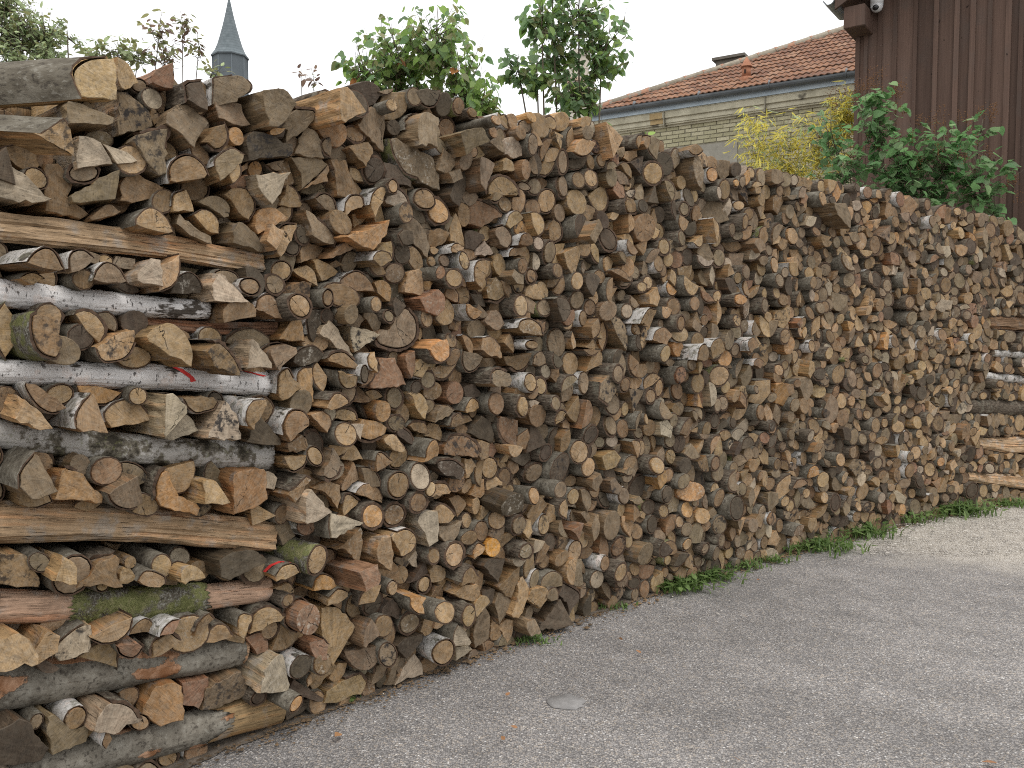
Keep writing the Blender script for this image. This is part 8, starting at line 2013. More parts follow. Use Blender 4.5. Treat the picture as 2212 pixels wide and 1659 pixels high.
def plant(name, label, cat, base, blobs, n_leaves, kind, mats, size, rg, single=300, depth=.5, stem_r=.012, twigs=40, droop=.45, group=None, heads=0, tilt=0.0):
    """Shrub with stems rising from base to each blob (pixel ellipse cx, cy, rx, ry at depth y), twigs and leaves; the leaves that show largest are parts."""
    root = empty(name, base)
    tag(root, label, cat, group)
    st = MB()
    tips = []
    for (cx, cy, rx, ry, y, wgt) in blobs:
        c = at(cx, cy, y) - base
        kx, kz = rx / FPX * y, ry / FPX * y
        tips.append((c, kx, kz, wgt))
        bx = Vector((rg.gauss(0, .10), rg.gauss(0, .10), 0))
        mid = bx.lerp(c, .55) + Vector((rg.gauss(0, .06), rg.gauss(0, .06), 0))
        top = c + Vector((rg.gauss(0, .2) * kx, 0, kz * .8))
        st.tube([bx, mid, c, top], [stem_r * 1.3, stem_r, stem_r * .65, stem_r * .25], 6)
    tot = sum(b[3] for b in tips)
    tw = []
    for (c, kx, kz, w) in tips:
        for i in range(max(2, int(twigs * w / tot))):
            a, r = rg.uniform(0, 6.28), math.sqrt(rg.random())
            e = c + Vector((kx * r * math.cos(a), rg.gauss(0, depth * .35), kz * r * math.sin(a)))
            s0 = c + Vector((rg.gauss(0, .15) * kx, rg.gauss(0, .03), -kz * rg.uniform(0, .9)))
            if s0.z > e.z: s0.z = e.z - rg.uniform(.05, .3) * kz
            mid = s0.lerp(e, .5) + Vector((rg.gauss(0, .02), rg.gauss(0, .02), -.02))
            st.tube([s0, mid, e], [stem_r * .45, stem_r * .3, stem_r * .12], 4)
            tw.append((s0, mid, e))
    st.build('stem', M_TWIG, root, attrs=False)
    rest = [MB() for _ in mats]
    lv = []
    for i in range(n_leaves):
        s0, mid, e = rg.choice(tw)
        t = 1 - rg.random() ** 1.5 * .85
        p = s0.lerp(mid, t * 2) if t < .5 else mid.lerp(e, t * 2 - 1)
        ax = (e - s0).normalized()
        sd = Vector((rg.gauss(0, 1), rg.gauss(0, 1), rg.gauss(0, .5)))
        d = (ax * .35 + sd.normalized()).normalized()
        lv.append((p + d * .012, d, size * rg.uniform(.6, 1.15), rg.choices(range(len(mats)), [m[1] for m in mats])[0]))
    lv.sort(key=lambda q: q[0].y - .6 * q[2])
    for i, (p, d, sz, mi) in enumerate(lv):
        m = leaf_matrix(p, d, sz, rg, droop)
        if i < single:
            o = bpy.data.objects.new('leaf', leaf_mesh(kind, mats[mi][0]))
            o.parent = root
            o.matrix_local = m
            col.objects.link(o)
        else:
            vs, fs = leaf_shape(kind, 1.0)
            rest[mi].add([tuple(m @ Vector(q)) for q in vs], fs, smooth=True)
    for mb, (mt, w) in zip(rest, mats):
        if mb.v:
            o = mb.build('foliage', mt, root, attrs=False)
            o['kind'] = 'stuff'
    if heads:
        hd = MB()
        for i in range(heads):
            c, kx, kz, w = rg.choice(tips)
            a = rg.uniform(0, 6.28)
            p = c + Vector((kx * .95 * math.cos(a) * rg.random(), rg.gauss(-.1, .12), kz * rg.uniform(-.2, 1.05)))
            hd.tube([p, p + Vector((rg.gauss(0, .02), 0, .14))], [.002, .001], 3)
            for k in range(16):
                q = p + Vector((rg.gauss(0, .025), rg.gauss(0, .025), rg.uniform(.02, .15)))
                crumb(hd, q.x, q.y, q.z, .008, .8, rg)
        hd.build('seed_head', M_SEED, root, attrs=False)['kind'] = 'stuff'
    return root


rg = random.Random(41)
plant('lilac_shrub', 'bushy green lilac shrub behind the pile with a few dry orange leaves', 'shrub', Vector((-.75, 6.1, 0)),
      [(785, 145, 62, 75, 6.0, 1.0), (857, 108, 80, 92, 6.2, 1.4), (942, 74, 75, 84, 6.1, 1.5), (1000, 165, 65, 80, 6.0, 1.2), (1045, 220, 40, 45, 5.9, .6), (870, 190, 120, 40, 6.3, 1.0)],
      1900, 'heart', [(M_LILAC, 10), (M_LILAC2, 4), (M_OLIVE, 3), (M_DRY, .10)], .064, rg, 300, .5, .007, 460, droop=.9)
plant('lilac_shrub', 'tall airy lilac shrub rising out of the frame beside the red roof', 'shrub', Vector((.55, 7.0, 0)),
      [(1170, 40, 62, 50, 6.9, 1.0), (1250, 15, 85, 60, 7.0, 1.3), (1300, 95, 62, 85, 7.0, 1.4), (1200, 110, 62, 60, 7.1, 1.0), (1118, 142, 44, 32, 6.9, .6), (1160, 165, 40, 40, 6.9, .4), (1240, 195, 70, 50, 7.0, 1.0), (1272, 195, 36, 48, 7.0, .5), (1190, -60, 80, 60, 7.0, .5)],
      1450, 'heart', [(M_LILAC2, 10), (M_LILAC, 5), (M_OLIVE, 1.5)], .072, rg, 300, .40, .009, 320, droop=.9)
rg = random.Random(42)
plant('lilac_shrub', 'dark glossy lilac bush with rusty seed heads against the brown barn', 'shrub', Vector((4.75, 9.6, 0)),
      [(1795, 285, 45, 60, 9.3, .45), (1900, 260, 70, 70, 9.3, 1.2), (1950, 330, 95, 70, 9.3, 1.8), (2040, 330, 85, 70, 9.3, 1.5), (2110, 380, 68, 65, 9.2, 1.2), (1990, 400, 130, 50, 9.3, 1.8), (1830, 355, 70, 55, 9.4, .75), (2150, 445, 35, 45, 9.2, .5), (2120, 275, 25, 22, 9.3, .2), (1880, 215, 32, 22, 9.3, .3)],
      1500, 'heart', [(M_DKLILAC, 10), (M_LILAC2, 6)], .102, rg, 300, .6, .010, 330, heads=90)
plant('tree', 'pale fine-leaved tree at the edge of the sky above the crib', 'tree', Vector((-4.6, 8.6, 0)),
      [(30, 60, 75, 60, 8.5, 1.4), (95, 70, 50, 55, 8.6, .9), (40, 140, 90, 40, 8.4, 1.2), (-40, 100, 70, 90, 8.6, 1.2), (10, 0, 60, 40, 8.6, .8), (145, 72, 14, 10, 8.5, .1), (110, 120, 30, 22, 8.5, .4), (-120, 60, 90, 110, 8.7, 1.2)],
      5200, 'oval', [(M_PALE, 10), (M_OLIVE, 3)], .066, rg, 200, .6, .010, 620, droop=.3)
plant('sapling', 'sparse spindly shoots with russet leaves left of the slate spire', 'sapling', Vector((-2.75, 6.4, 0)),
      [(345, 62, 42, 45, 6.4, 1.0), (395, 55, 22, 38, 6.3, .7), (430, 100, 18, 38, 6.4, .4), (355, 125, 45, 30, 6.4, .8)],
      260, 'oval', [(M_RUSSET, 6), (M_OLIVE, 6)], .060, rg, 260, .25, .005, 70, droop=.5)
plant('sapling', 'low olive-green shoots poking up between the tree and the russet shoots', 'sapling', Vector((-3.2, 6.5, 0)),
      [(255, 105, 50, 28, 6.4, 1.0), (215, 112, 25, 16, 6.4, .4), (300, 115, 35, 22, 6.4, .6), (460, 150, 40, 16, 6.3, .4)],
      330, 'oval', [(M_OLIVE, 8), (M_PALE, 4)], .066, rg, 300, .25, .005, 90, droop=.4)
plant('sapling', 'tiny russet twig alone against the sky right of the spire', 'sapling', Vector((-1.5, 6.2, 0)),
      [(650, 160, 12, 14, 6.2, .5), (678, 168, 16, 26, 6.2, .8)],
      34, 'oval', [(M_RUSSET, 8), (M_OLIVE, 1)], .06, rg, 34, .15, .004, 10, droop=.5)
plant('bamboo', 'feathery yellow bamboo in front of the brick house wall', 'bamboo', Vector((3.0, 11.6, 0)),
      [(1640, 300, 60, 65, 11.4, .8), (1700, 300, 75, 70, 11.4, 1.0), (1775, 300, 75, 80, 11.3, 1.7), (1820, 240, 28, 65, 11.2, 1.6), (1690, 355, 90, 35, 11.4, .9), (1630, 250, 40, 30, 11.5, .25)],
      2600, 'lance', [(M_YELLOW, 12), (M_PALE, 3)], .155, rg, 300, .4, .003, 480, droop=.6)
plant('sapling', 'small green sprig just over the pile top beside the house gutter', 'sapling', Vector((1.3, 7.2, 0)),
      [(1302, 265, 16, 16, 7.1, 1.0), (1395, 290, 12, 7, 7.3, .3)],
      18, 'oval', [(M_LILAC, 8)], .07, rg, 18, .15, .004, 8)


# weeds along the foot of the pile
M_GRASS = mat_leaf('weed_blades', (0.075, 0.130, 0.034), (0.180, 0.260, 0.080), .4, .6)


def weed(px, py, w, h, n, label, rg):
    c = at_z(px, py, 0)
    root = MB()
    for i in range(int(n * 1.7)):
        x, y = rg.gauss(0, w * .42), rg.gauss(0, w * .22)
        a = rg.uniform(0, 6.28)
        L = h * rg.uniform(.45, 1.2)
        lean = rg.uniform(.3, 1.3)
        wd = rg.uniform(.003, .008) * (1 + w)
        dx, dy = math.cos(a), math.sin(a)
        p = []
        for k in range(4):
            t = k / 3
            q = (x + dx * L * lean * t * t * .8, y + dy * L * lean * t * t * .8, L * (t - .22 * t * t * lean))
            ww = wd * (1 - t) ** .7
            p.append((q[0] - dy * ww, q[1] + dx * ww, q[2])); p.append((q[0] + dy * ww, q[1] - dx * ww, q[2]))
        root.add(p, [(0, 1, 3, 2), (2, 3, 5, 4), (4, 5, 7, 6)], smooth=True)
        if rg.random() < .75:
            vs, fs = leaf_shape('oval', L * .60)
            m = Matrix.Translation((x + dx * L * .3, y + dy * L * .3, L * .5)) @ Matrix.Rotation(a, 4, 'Z') @ Matrix.Rotation(rg.uniform(-.5, .3), 4, 'Y')
            root.add([tuple(m @ Vector(q)) for q in vs], fs, smooth=True)
    o = root.build('grass_tuft', M_GRASS, attrs=False)
    o.location = (c.x, c.y, 0)
    tag(o, label, 'weed', 'weeds along the foot of the pile')


rg = random.Random(51)
for spec in [(1455, 1272, .26, .10, 130, 'dense weed clump at the pile foot below the big orange round'), (1520, 1250, .24, .09, 110, 'weed clump second along from the near end of the weed strip'),
             (1598, 1226, .20, .07, 60, 'thin low weed clump midway along the pile foot'), (1655, 1212, .18, .06, 50, 'lowest sparse weed clump before the large far clump'),
             (1755, 1183, .42, .10, 190, 'broad bright weed clump, the longest along the pile foot'), (1830, 1155, .40, .13, 170, 'weed clump beside the gravel with tall leaves'),
             (1945, 1125, .34, .12, 110, 'weed clump at the near edge of the pale gravel'), (2040, 1108, .48, .15, 200, 'tall grassy clump by the far crib'),
             (2175, 1092, .30, .09, 70, 'faint weed clump under the far crib end'),
             (735, 1512, .09, .045, 34, 'tiny sprig of weed growing from the asphalt at the near crib'), (1140, 1385, .16, .03, 60, 'flat low weed patch on the asphalt below the fresh split logs'),
             (1312, 1312, .16, .04, 50, 'mossy low weed patch in the dark gap of the pile foot')]:
    weed(*spec, rg)

# dead leaves and bark chips lying on the yard
M_DEAD = mat_leaf('dead_leaf', (0.24, 0.11, 0.05), (0.38, 0.20, 0.09), .2, .7)
rg = random.Random(61)
for (px, py, sz, lab) in [(2155, 1655, .06, 'curled orange dead leaf at the bottom corner of the yard'), (1090, 1605, .035, 'dead leaf lying alone on the asphalt below the cement patch'),
                          (1118, 1578, .03, 'small dead leaf just past the cement patch on open asphalt'), (1093, 1508, .035, 'upright curled dead leaf beside the cement patch'),
                          (1015, 1408, .035, 'dead leaf lying close to the pile foot, straight up from the cement patch'), (1385, 1415, .03, 'dead leaf out on the asphalt short of the weed strip'),
                          (735, 1590, .06, 'large orange dead leaf by the tip of the lowest long log'), (1345, 1388, .03, 'dead leaf near the flat weed patch'),
                          (1640, 1255, .03, 'dead leaf lying off the thin weed clump'), (1740, 1240, .025, 'small dead leaf between yard and broad weed clump'), (1600, 1651, .03, 'dead leaf at the lower edge of the photo, on open asphalt')]:
    c = at_z(px, py, 0)
    vs, fs = leaf_shape('oval', sz)
    m = Matrix.Rotation(rg.uniform(0, 6.28), 4, 'Z') @ Matrix.Rotation(rg.uniform(-.5, .1), 4, 'Y') @ Matrix.Rotation(rg.gauss(0, .5), 4, 'X')
    mb = MB()
    mb.add([tuple(m @ Vector(q)) for q in vs], fs, smooth=True)
    o = mb.build('dead_leaf', M_DEAD, attrs=False)
    o.location = (c.x, c.y, .012 - min(v[2] for v in mb.v) * .8)
    tag(o, lab, 'leaf', 'dead leaves on the yard')

# ------------------------------------------------------------------ church spire
def slate_courses():
    nt = NT('slate_courses')
    tc = nt.n.new('ShaderNodeTexCoord').outputs['Object']
    x, y, z = nt.sep(tc)
    row = nt.math('MULTIPLY', z, 6.5)
    ln = nt.step(nt.math('FRACT', row), .16, .04)
    cell = nt.noise(nt.comb(nt.math('MULTIPLY', x, 5), nt.math('MULTIPLY', y, 5), nt.math('FLOOR', row)), 1.0, 1, .5)
    c = nt.mix(cell, (0.085, 0.105, 0.114), (0.185, 0.212, 0.222))
    nt.color(nt.mix(nt.math('MULTIPLY', ln, .55), c, (.05, .06, .065)))
    nt.rough(.7)
    return nt.m


M_SLATE = slate_courses()
M_LEADS = mat_noise('turret_cladding', (0.075, 0.088, 0.098), (0.115, 0.132, 0.142), 1.0, 4, .8)
SY = 46.0
sc_ = SY / FPX
sb = at(497, 123, SY)
root = empty('church_spire', (sb.x, sb.y, 0))
tag(root, 'blue-grey slate church spire rising behind the pile', 'spire')
z0 = sb.z


def oct_ring(r, z, n=8, ph=math.pi / 8): return [(r * math.cos(ph + 2 * math.pi * i / n), r * math.sin(ph + 2 * math.pi * i / n), z) for i in range(n)]


def loft(mb, rings):
    n = len(rings[0])
    vs = [q for r in rings for q in r]
    fs = []
    for k in range(len(rings) - 1):
        for i in range(n):
            fs.append((k * n + i, k * n + (i + 1) % n, (k + 1) * n + (i + 1) % n, (k + 1) * n + i))
    fs.append(tuple(range(n))[::-1])
    fs.append(tuple((len(rings) - 1) * n + i for i in range(n)))
    mb.add(vs, fs)


mb = MB()
R0 = 39 * sc_
prof = [(1.0, 0), (.88, 9), (.76, 22), (.62, 43), (.46, 70), (.30, 100), (.14, 124)]
rings = []
hh = [(1.0, 0.0), (.80, .085), (.655, .19), (.52, .33), (.37, .50), (.23, .68), (.115, .85), (.02, 1.0)]
H_ = 126 * sc_
steps = []
for k in range(len(hh) - 1):
    (r0, h0), (r1, h1) = hh[k], hh[k + 1]
    m_ = 6
    for q in range(m_):
        t = q / m_
        rr = r0 + (r1 - r0) * t
        zz = z0 + H_ * (h0 + (h1 - h0) * t)
        rings.append(oct_ring(R0 * rr, zz))
        rings.append(oct_ring(R0 * rr - .012, zz + .012))
rings.append(oct_ring(R0 * .02, z0 + H_))
loft(mb, rings)
mb.build('slate_roof', M_SLATE, root, attrs=False)
mb = MB()
loft(mb, [oct_ring(R0 * .99, z0 - .06), oct_ring(R0 * 1.0, z0 - .002)])
mb.build('eaves_board', M_LEADS, root, attrs=False)
mb = MB()
rw = 35.5 * sc_
loft(mb, [oct_ring(rw, 8), oct_ring(rw, z0 - .062)])
for i in range(8):
    a = math.pi / 8 + 2 * math.pi * i / 8
    mb.tube([(rw * math.cos(a), rw * math.sin(a), 8), (rw * math.cos(a), rw * math.sin(a), z0 - .07)], [.035, .035], 6)
mb.build('turret_wall', M_LEADS, root, attrs=False)
mb = MB()
mb.tube([(0, 0, z0 + H_ - .4), (0, 0, z0 + H_ + .25), (0, 0, z0 + H_ + .8)], [.06, .045, .015], 6)
mb.build('finial', M_LEADS, root, attrs=False)
mb = MB()
mb.box((-3, -3, 0), (3, 3, 8))
mb.build('tower_base', mat_noise('tower_stone', (.25, .23, .2), (.36, .33, .28), 3), root, attrs=False)

# ------------------------------------------------------------------ brick house with a hipped tile roof
E0 = at(1272, 243, 16.0)
zE = E0.z                                                     # top of the gutter
y_hi = 13.0
lo_y, hi_y = 8.0, 16.0
for _ in range(40):
    mid = (lo_y + hi_y) / 2
    if at(1845, 155, mid).z > zE: hi_y = mid
    else: lo_y = mid
E1 = at(1845, 155, lo_y)
u = Vector((E1.x - E0.x, E1.y - E0.y, 0)).normalized()
vin = Vector((-u.y, u.x, 0))
if vin.y < 0: vin = -vin
HL = (Vector((E1.x, E1.y, 0)) - Vector((E0.x, E0.y, 0))).length + 3.2
house = empty('brick_house', (E0.x, E0.y, 0), math.atan2(u.y, u.x))
tag(house, 'yellow-grey brick house with a red tiled hip roof and zinc gutter', 'house')
# house axes: x along the eaves, y inward, z up; the gutter front is at y = 0
M_BRICK = NT('pale_brick')
oi = M_BRICK.n.new('ShaderNodeObjectInfo').outputs['Random']
isl = M_BRICK.n.new('ShaderNodeNewGeometry').outputs['Random Per Island']
tcb = M_BRICK.n.new('ShaderNodeTexCoord').outputs['Object']
fb = M_BRICK.math('FRACT', M_BRICK.math('ADD', oi, isl))
cb = M_BRICK.ramp(fb, [(0.0, (0.330, 0.305, 0.190)), (0.5, (0.420, 0.390, 0.255)), (1.0, (0.490, 0.450, 0.310))])
cb = M_BRICK.scale_col(cb, M_BRICK.math('ADD', 0.65, M_BRICK.math('MULTIPLY', M_BRICK.noise(tcb, 22, 4), 0.65)))
M_BRICK.color(cb)
M_BRICK = M_BRICK.m
M_MORTAR = mat_noise('grey_mortar', (0.22, 0.205, 0.155), (0.31, 0.285, 0.22), 12, 4)
M_CORN = mat_noise('weathered_stone_cornice', (0.40, 0.37, 0.27), (0.58, 0.54, 0.41), 5, 5, .9, .3, 30, (2.2, .62, (.16, .145, .11)))
M_ZINC = mat_noise('zinc_gutter', (0.075, 0.085, 0.092), (0.125, 0.138, 0.145), 3, 4, .45, spec=.5)
M_FASC = mat_noise('pale_blue_fascia', (0.42, 0.50, 0.56), (0.52, 0.60, 0.65), 4, 3, .6)
M_CONC = mat_noise('concrete_lintel', (0.25, 0.235, 0.195), (0.33, 0.31, 0.26), 8, 4)
WY = .27                                                      # wall face sits behind the gutter
GZ = zE
wall = MB()
wall.box((.15, WY + .012, 0), (HL, WY + .30, GZ - .42))
wall.box((.15, WY + .30, 0), (.45, 9.0, GZ - .42))
tag(wall.build('wall', M_MORTAR, house, attrs=False))
mb = MB()
for y0, za, zb in ((.235, -.405, -.372), (.185, -.371, -.345), (.165, -.344, -.268), (.145, -.267, -.262), (.128, -.261, -.160), (.118, -.159, -.145)):
    mb.box((y0 - .1, y0, GZ + za), (HL, WY + .4, GZ + zb))
# butt joints between the cornice stones
mb.build('cornice', M_CORN, house, attrs=False)
for x in (1.15, 1.42, 3.2, 5.3):
    mb = MB()
    if x == 1.15:
        mb.box((x, .125, GZ - .2615), (x + .24, .30, GZ - .1595)); mb.box((x, .162, GZ - .3445), (x + .24, .30, GZ - .2675)); mb.build('cornice_stone', mat_noise('ochre_stone', (.36, .26, .13), (.46, .34, .18), 9), house, attrs=False)
        continue
    mb.box((x, .106, GZ - .40), (x + .018, .35, GZ - .144)); mb.build('cornice_joint', M_MORTAR, house, attrs=False)
mb = MB()
mb.box((.0, .09, GZ - .142), (HL, .13, GZ - .045))
mb.build('fascia', M_FASC, house, attrs=False)
mb = MB()
gr = .076
prev = None
vs, fs = [], []
for xx in (-.05, HL):
    for i in range(9):
        a = math.pi + math.pi * i / 8
        vs.append((xx, .02 + gr * math.cos(a), GZ + gr * math.sin(a)))
    for i in range(9):
        a = math.pi + math.pi * (8 - i) / 8
        vs.append((xx, .02 + (gr - .006) * math.cos(a), GZ + (gr - .006) * math.sin(a)))
for i in range(18): fs.append((i, (i + 1) % 18, 18 + (i + 1) % 18, 18 + i))
fs.append(tuple(range(18))); fs.append(tuple(range(35, 17, -1)))
mb.add(vs, fs)
for x in (0.9, 2.1, 3.3, 4.5, 5.7):
    mb.tube([(x, .02, GZ - .0), (x + .018, .02, GZ - .0)], [gr + .006, gr + .006], 12)
mb.build('gutter', M_ZINC, house, attrs=False)
# bricks: each one in the part of the wall that the photograph shows
bl, bh, jt = .218, .060, .012
cnt = 0
rgb = random.Random(71)
bm_ = bpy.data.meshes.new('brick')
bb = MB()
c_ = .004
bb.box((0, 0, 0), (bl, .03, bh))
bmesh_b = bmesh.new(); tmp = bb.mesh('brick', False); bmesh_b.from_mesh(tmp)
bmesh.ops.bevel(bmesh_b, geom=[e for e in bmesh_b.edges], offset=c_, segments=1, affect='EDGES')
bmesh_b.to_mesh(bm_); bmesh_b.free()
bm_.materials.append(M_BRICK)
zt = GZ - .405
restb = MB()
lint = (at(1480, 320, 15.0), at(1590, 348, 14.6))
row = 0
z = zt - bh
hw = house.matrix_world if False else Matrix.Translation(house.location) @ Matrix.Rotation(house.rotation_euler.z, 4, 'Z')
hinv = hw.inverted()
l0, l1 = hinv @ at(1478, 322, 14.9), hinv @ at(1592, 345, 14.5)
def proj_px(p):
    q = p - Vector((0, 0, CAM_H))
    fwd = q.y * math.cos(PITCH) - q.z * math.sin(PITCH)
    upv = q.y * math.sin(PITCH) + q.z * math.cos(PITCH)
    return 1106 + FPX * q.x / fwd, 829.5 - FPX * upv / fwd
# the concrete lintel block let into the wall
def on_wall(px, py):
    a, b = at(px, py, 5.0), at(px, py, 25.0)
    a, b = hinv @ a, hinv @ b
    t = (WY - a.y) / (b.y - a.y)
    return a.lerp(b, t)
La, Lb = on_wall(1478, 318), on_wall(1592, 350)
lz1, lz0 = max(La.z, Lb.z), min(La.z, Lb.z) - .1
mb = MB()
mb.box((La.x, WY - .004, lz0), (Lb.x, WY + .02, lz1))
mb.build('lintel', M_CONC, house, attrs=False)
while z > 3.6:
    x = .16 + (0 if row % 2 else -(bl + jt) / 2)
    while x < HL:
        px, py = proj_px(hw @ Vector((x + bl / 2, WY, z)))
        over = x + bl > La.x and x < Lb.x and z + bh > lz0 and z < lz1
        vis = 1280 < px < 1870 and py < 405 - max(0, (1500 - px)) * .35 + 15
        if not over and x > .1:
            if vis and cnt < 300:
                o = bpy.data.objects.new('brick', bm_)
                o.parent = house
                o.location = (x + rgb.gauss(0, .002), WY - .004 + rgb.gauss(0, .0015), z + rgb.gauss(0, .001))
                o.rotation_euler = (0, rgb.gauss(0, .004), rgb.gauss(0, .006))
                col.objects.link(o)
                cnt += 1
            else:
                restb.box((x, WY - .003 + rgb.gauss(0, .001), z), (x + bl, WY + .02, z + bh))
        x += bl + jt
    z -= bh + jt
    row += 1
o = restb.build('brickwork', M_BRICK, house, attrs=False)
o['kind'] = 'stuff'
# roof planes
RP = math.radians(27)
ridge_in = 4.6
RZ0 = GZ + .015
mb = MB()
ex = HL
rt = math.tan(RP)
e0 = (-.02, .06, RZ0 - .03)
def roof_pt(x, y): return (x, y, RZ0 + (y - .06) * rt)
mb.add([roof_pt(-.02, .06), roof_pt(ex, .06), roof_pt(ex, ridge_in), roof_pt(ridge_in, ridge_in), (-.02, 9.1, RZ0), (ridge_in, 9.1 - ridge_in, RZ0 + (ridge_in - .06) * rt), (ex, 9.1 - ridge_in, RZ0 + (ridge_in - .06) * rt), (ex, 9.1, RZ0)],
       [(0, 1, 2, 3), (0, 3, 5, 4), (3, 2, 6, 5), (4, 5, 6, 7)])
M_TILE = NT('red_clay_tile')
oi = M_TILE.n.new('ShaderNodeObjectInfo').outputs['Random']
isl = M_TILE.n.new('ShaderNodeNewGeometry').outputs['Random Per Island']
tcb = M_TILE.n.new('ShaderNodeTexCoord').outputs['Object']
fb = M_TILE.math('FRACT', M_TILE.math('ADD', oi, isl))
cb = M_TILE.ramp(fb, [(0.0, (0.150, 0.074, 0.047)), (0.45, (0.195, 0.095, 0.056)), (0.8, (0.235, 0.118, 0.068)), (1.0, (0.265, 0.150, 0.095))])
nn = M_TILE.noise(tcb, 9, 5, .65)
cb = M_TILE.mix(M_TILE.math('MULTIPLY', M_TILE.step(nn, .46, .62), .65), cb, (0.115, 0.085, 0.066))
M_TILE.color(cb)
M_TILE.bump(nn, .3, .01)
M_TILE = M_TILE.m
mb.build('roof_deck', mat_noise('roof_underside', (.06, .045, .035), (.10, .08, .06), 5), house, attrs=False)
tw_, tl_ = .205, .335
tmb = MB()
prof = []
for i in range(13):
    t = i / 12
    prof.append((t * tw_, .020 * (0.5 - 0.5 * math.cos(2 * math.pi * 2 * t)) + .004))
vs, fs = [], []
ov = .05
for (yy, dz) in ((-.012, .022), (tl_ + ov, .0)):
    for (xx, zz) in prof: vs.append((xx, yy, zz + dz))
for (xx, zz) in prof: vs.append((xx, -.012, zz + .006))
n = len(prof)
for i in range(n - 1):
    fs.append((i, i + 1, n + i + 1, n + i))
    fs.append((2 * n + i, 2 * n + i + 1, i + 1, i))
tmb.add(vs, fs)
tile_me = tmb.mesh('roof_tile', False)
tile_me.materials.append(M_TILE)
slope_len = (ridge_in - .06) / math.cos(RP)
rgb = random.Random(72)
rest = MB()
cnt = 0
Rx = Matrix.Rotation(RP, 4, 'X')
for r in range(int(slope_len / tl_) + 1):
    sl = r * tl_ - .05
    for c in range(int((HL + .2) / tw_)):
        x = c * tw_ - .02
        y = .06 + (sl + tl_ / 2) * math.cos(RP)
        if x + tw_ * .5 < y - .06: continue                   # beyond the hip
        if y > ridge_in: continue
        m = Matrix.Translation((x, .06 + sl * math.cos(RP) - .01, RZ0 + sl * math.sin(RP) + .012)) @ Rx @ Matrix.Rotation(rgb.gauss(0, .012), 4, 'Z') @ Matrix.Translation((0, rgb.gauss(0, .006), rgb.gauss(0, .003)))
        px, py = proj_px(hw @ (m @ Vector((tw_ / 2, tl_ / 2, 0))))
        if px < 1862 and cnt < 300:
            o = bpy.data.objects.new('roof_tile', tile_me)
            o.parent = house
            o.matrix_local = m
            col.objects.link(o)
            cnt += 1
        else:
            rest.add([tuple(m @ Vector(q)) for q in tmb.v], tmb.f)
if rest.v:
    o = rest.build('tiling', M_TILE, house, attrs=False)
    o['kind'] = 'stuff'
# ridge tiles bedded in mortar up the hip
M_RIDGE = mat_noise('lichened_hip_tile', (.23, .115, .075), (.36, .20, .13), 8, 4, .9, .3, 40, (6, .56, (.24, .21, .17)))
hp0, hp1 = Vector((-.02, .06, RZ0)), Vector((ridge_in, ridge_in, RZ0 + (ridge_in - .06) * rt))
hd = (hp1 - hp0)
nr = int(hd.length / .40)
hq = hd.to_track_quat('X', 'Z').to_matrix().to_4x4()
rmb = MB()
vs, fs = [], []
for xx, k in ((0, 1.08), (.06, 1.12), (.07, .95), (.42, .9)):
    for i in range(9):
        a = math.pi * i / 8
        vs.append((xx, .085 * k * math.cos(a), .085 * k * math.sin(a) - .01))
for k in range(3):
    for i in range(8): fs.append((k * 9 + i, k * 9 + i + 1, (k + 1) * 9 + i + 1, (k + 1) * 9 + i))
fs.append(tuple(range(9))[::-1]); fs.append(tuple(27 + i for i in range(9)))
rmb.add(vs, fs)
rme = rmb.mesh('hip_tile', False)
rme.materials.append(M_RIDGE)
for i in range(nr + 1):
    o = bpy.data.objects.new('hip_tile', rme)
    o.parent = house
    o.matrix_local = Matrix.Translation(hp0 + hd * (i * .40 / hd.length)) @ hq @ Matrix.Rotation(rgb.gauss(0, .03), 4, 'Z') @ Matrix.Translation((0, 0, .03))
    col.objects.link(o)
mb = MB()
mb.tube([tuple(hp0 + Vector((0, 0, .03))), tuple(hp1 + Vector((0, 0, .03)))], [.085, .085], 8)
mb.build('hip_mortar', mat_noise('bedding_mortar', (.20, .175, .13), (.33, .29, .23), 14, 4), house, attrs=False)
# little terracotta vent turret on the roof
def on_roof(px, py):
    a, b = hinv @ at(px, py, 5.0), hinv @ at(px, py, 30.0)
    f = lambda q: q.z - (RZ0 + (q.y - .06) * rt)
    t = f(a) / (f(a) - f(b))
    return a.lerp(b, t)
vp = on_roof(1612, 174)
vent = empty('roof_vent', vp); vent.parent = house
mb = MB()
k = .0115
mb.tube([(0, 0, -.1), (0, 0, 4 * k), (0, 0, 5 * k)], [11 * k, 11 * k, 8 * k], 10)
mb.tube([(0, 0, 5 * k), (0, 0, 20 * k)], [7 * k, 6.5 * k], 10)
mb.tube([(0, 0, 20 * k), (0, 0, 21 * k), (0, 0, 35 * k)], [9 * k, 8.5 * k, 1.2 * k], 10)
mb.build('vent_turret', mat_noise('terracotta', (.24, .10, .055), (.36, .17, .10), 14, 4), vent, attrs=False)
mb = MB()
mb.box((-.012, -7.6 * k, 9 * k), (.012, -6.4 * k, 15 * k))
mb.build('vent_slot', mat_noise('vent_shadow_gap', (.02, .015, .012), (.03, .02, .018), 5), vent, attrs=False)
# flat slab of a stack showing over the hip
mb = MB()
sp = hinv @ at(1582, 133, 19.5)
mb.box((sp.x - .30, sp.y - .25, sp.z - 1.5), (sp.x + .30, sp.y + .25, sp.z - .005))
mb.box((sp.x - .37, sp.y - .32, sp.z - .005), (sp.x + .37, sp.y + .32, sp.z + .055))
mb.build('chimney', mat_noise('grey_stack', (.10, .09, .075), (.17, .15, .125), 6), house, attrs=False)

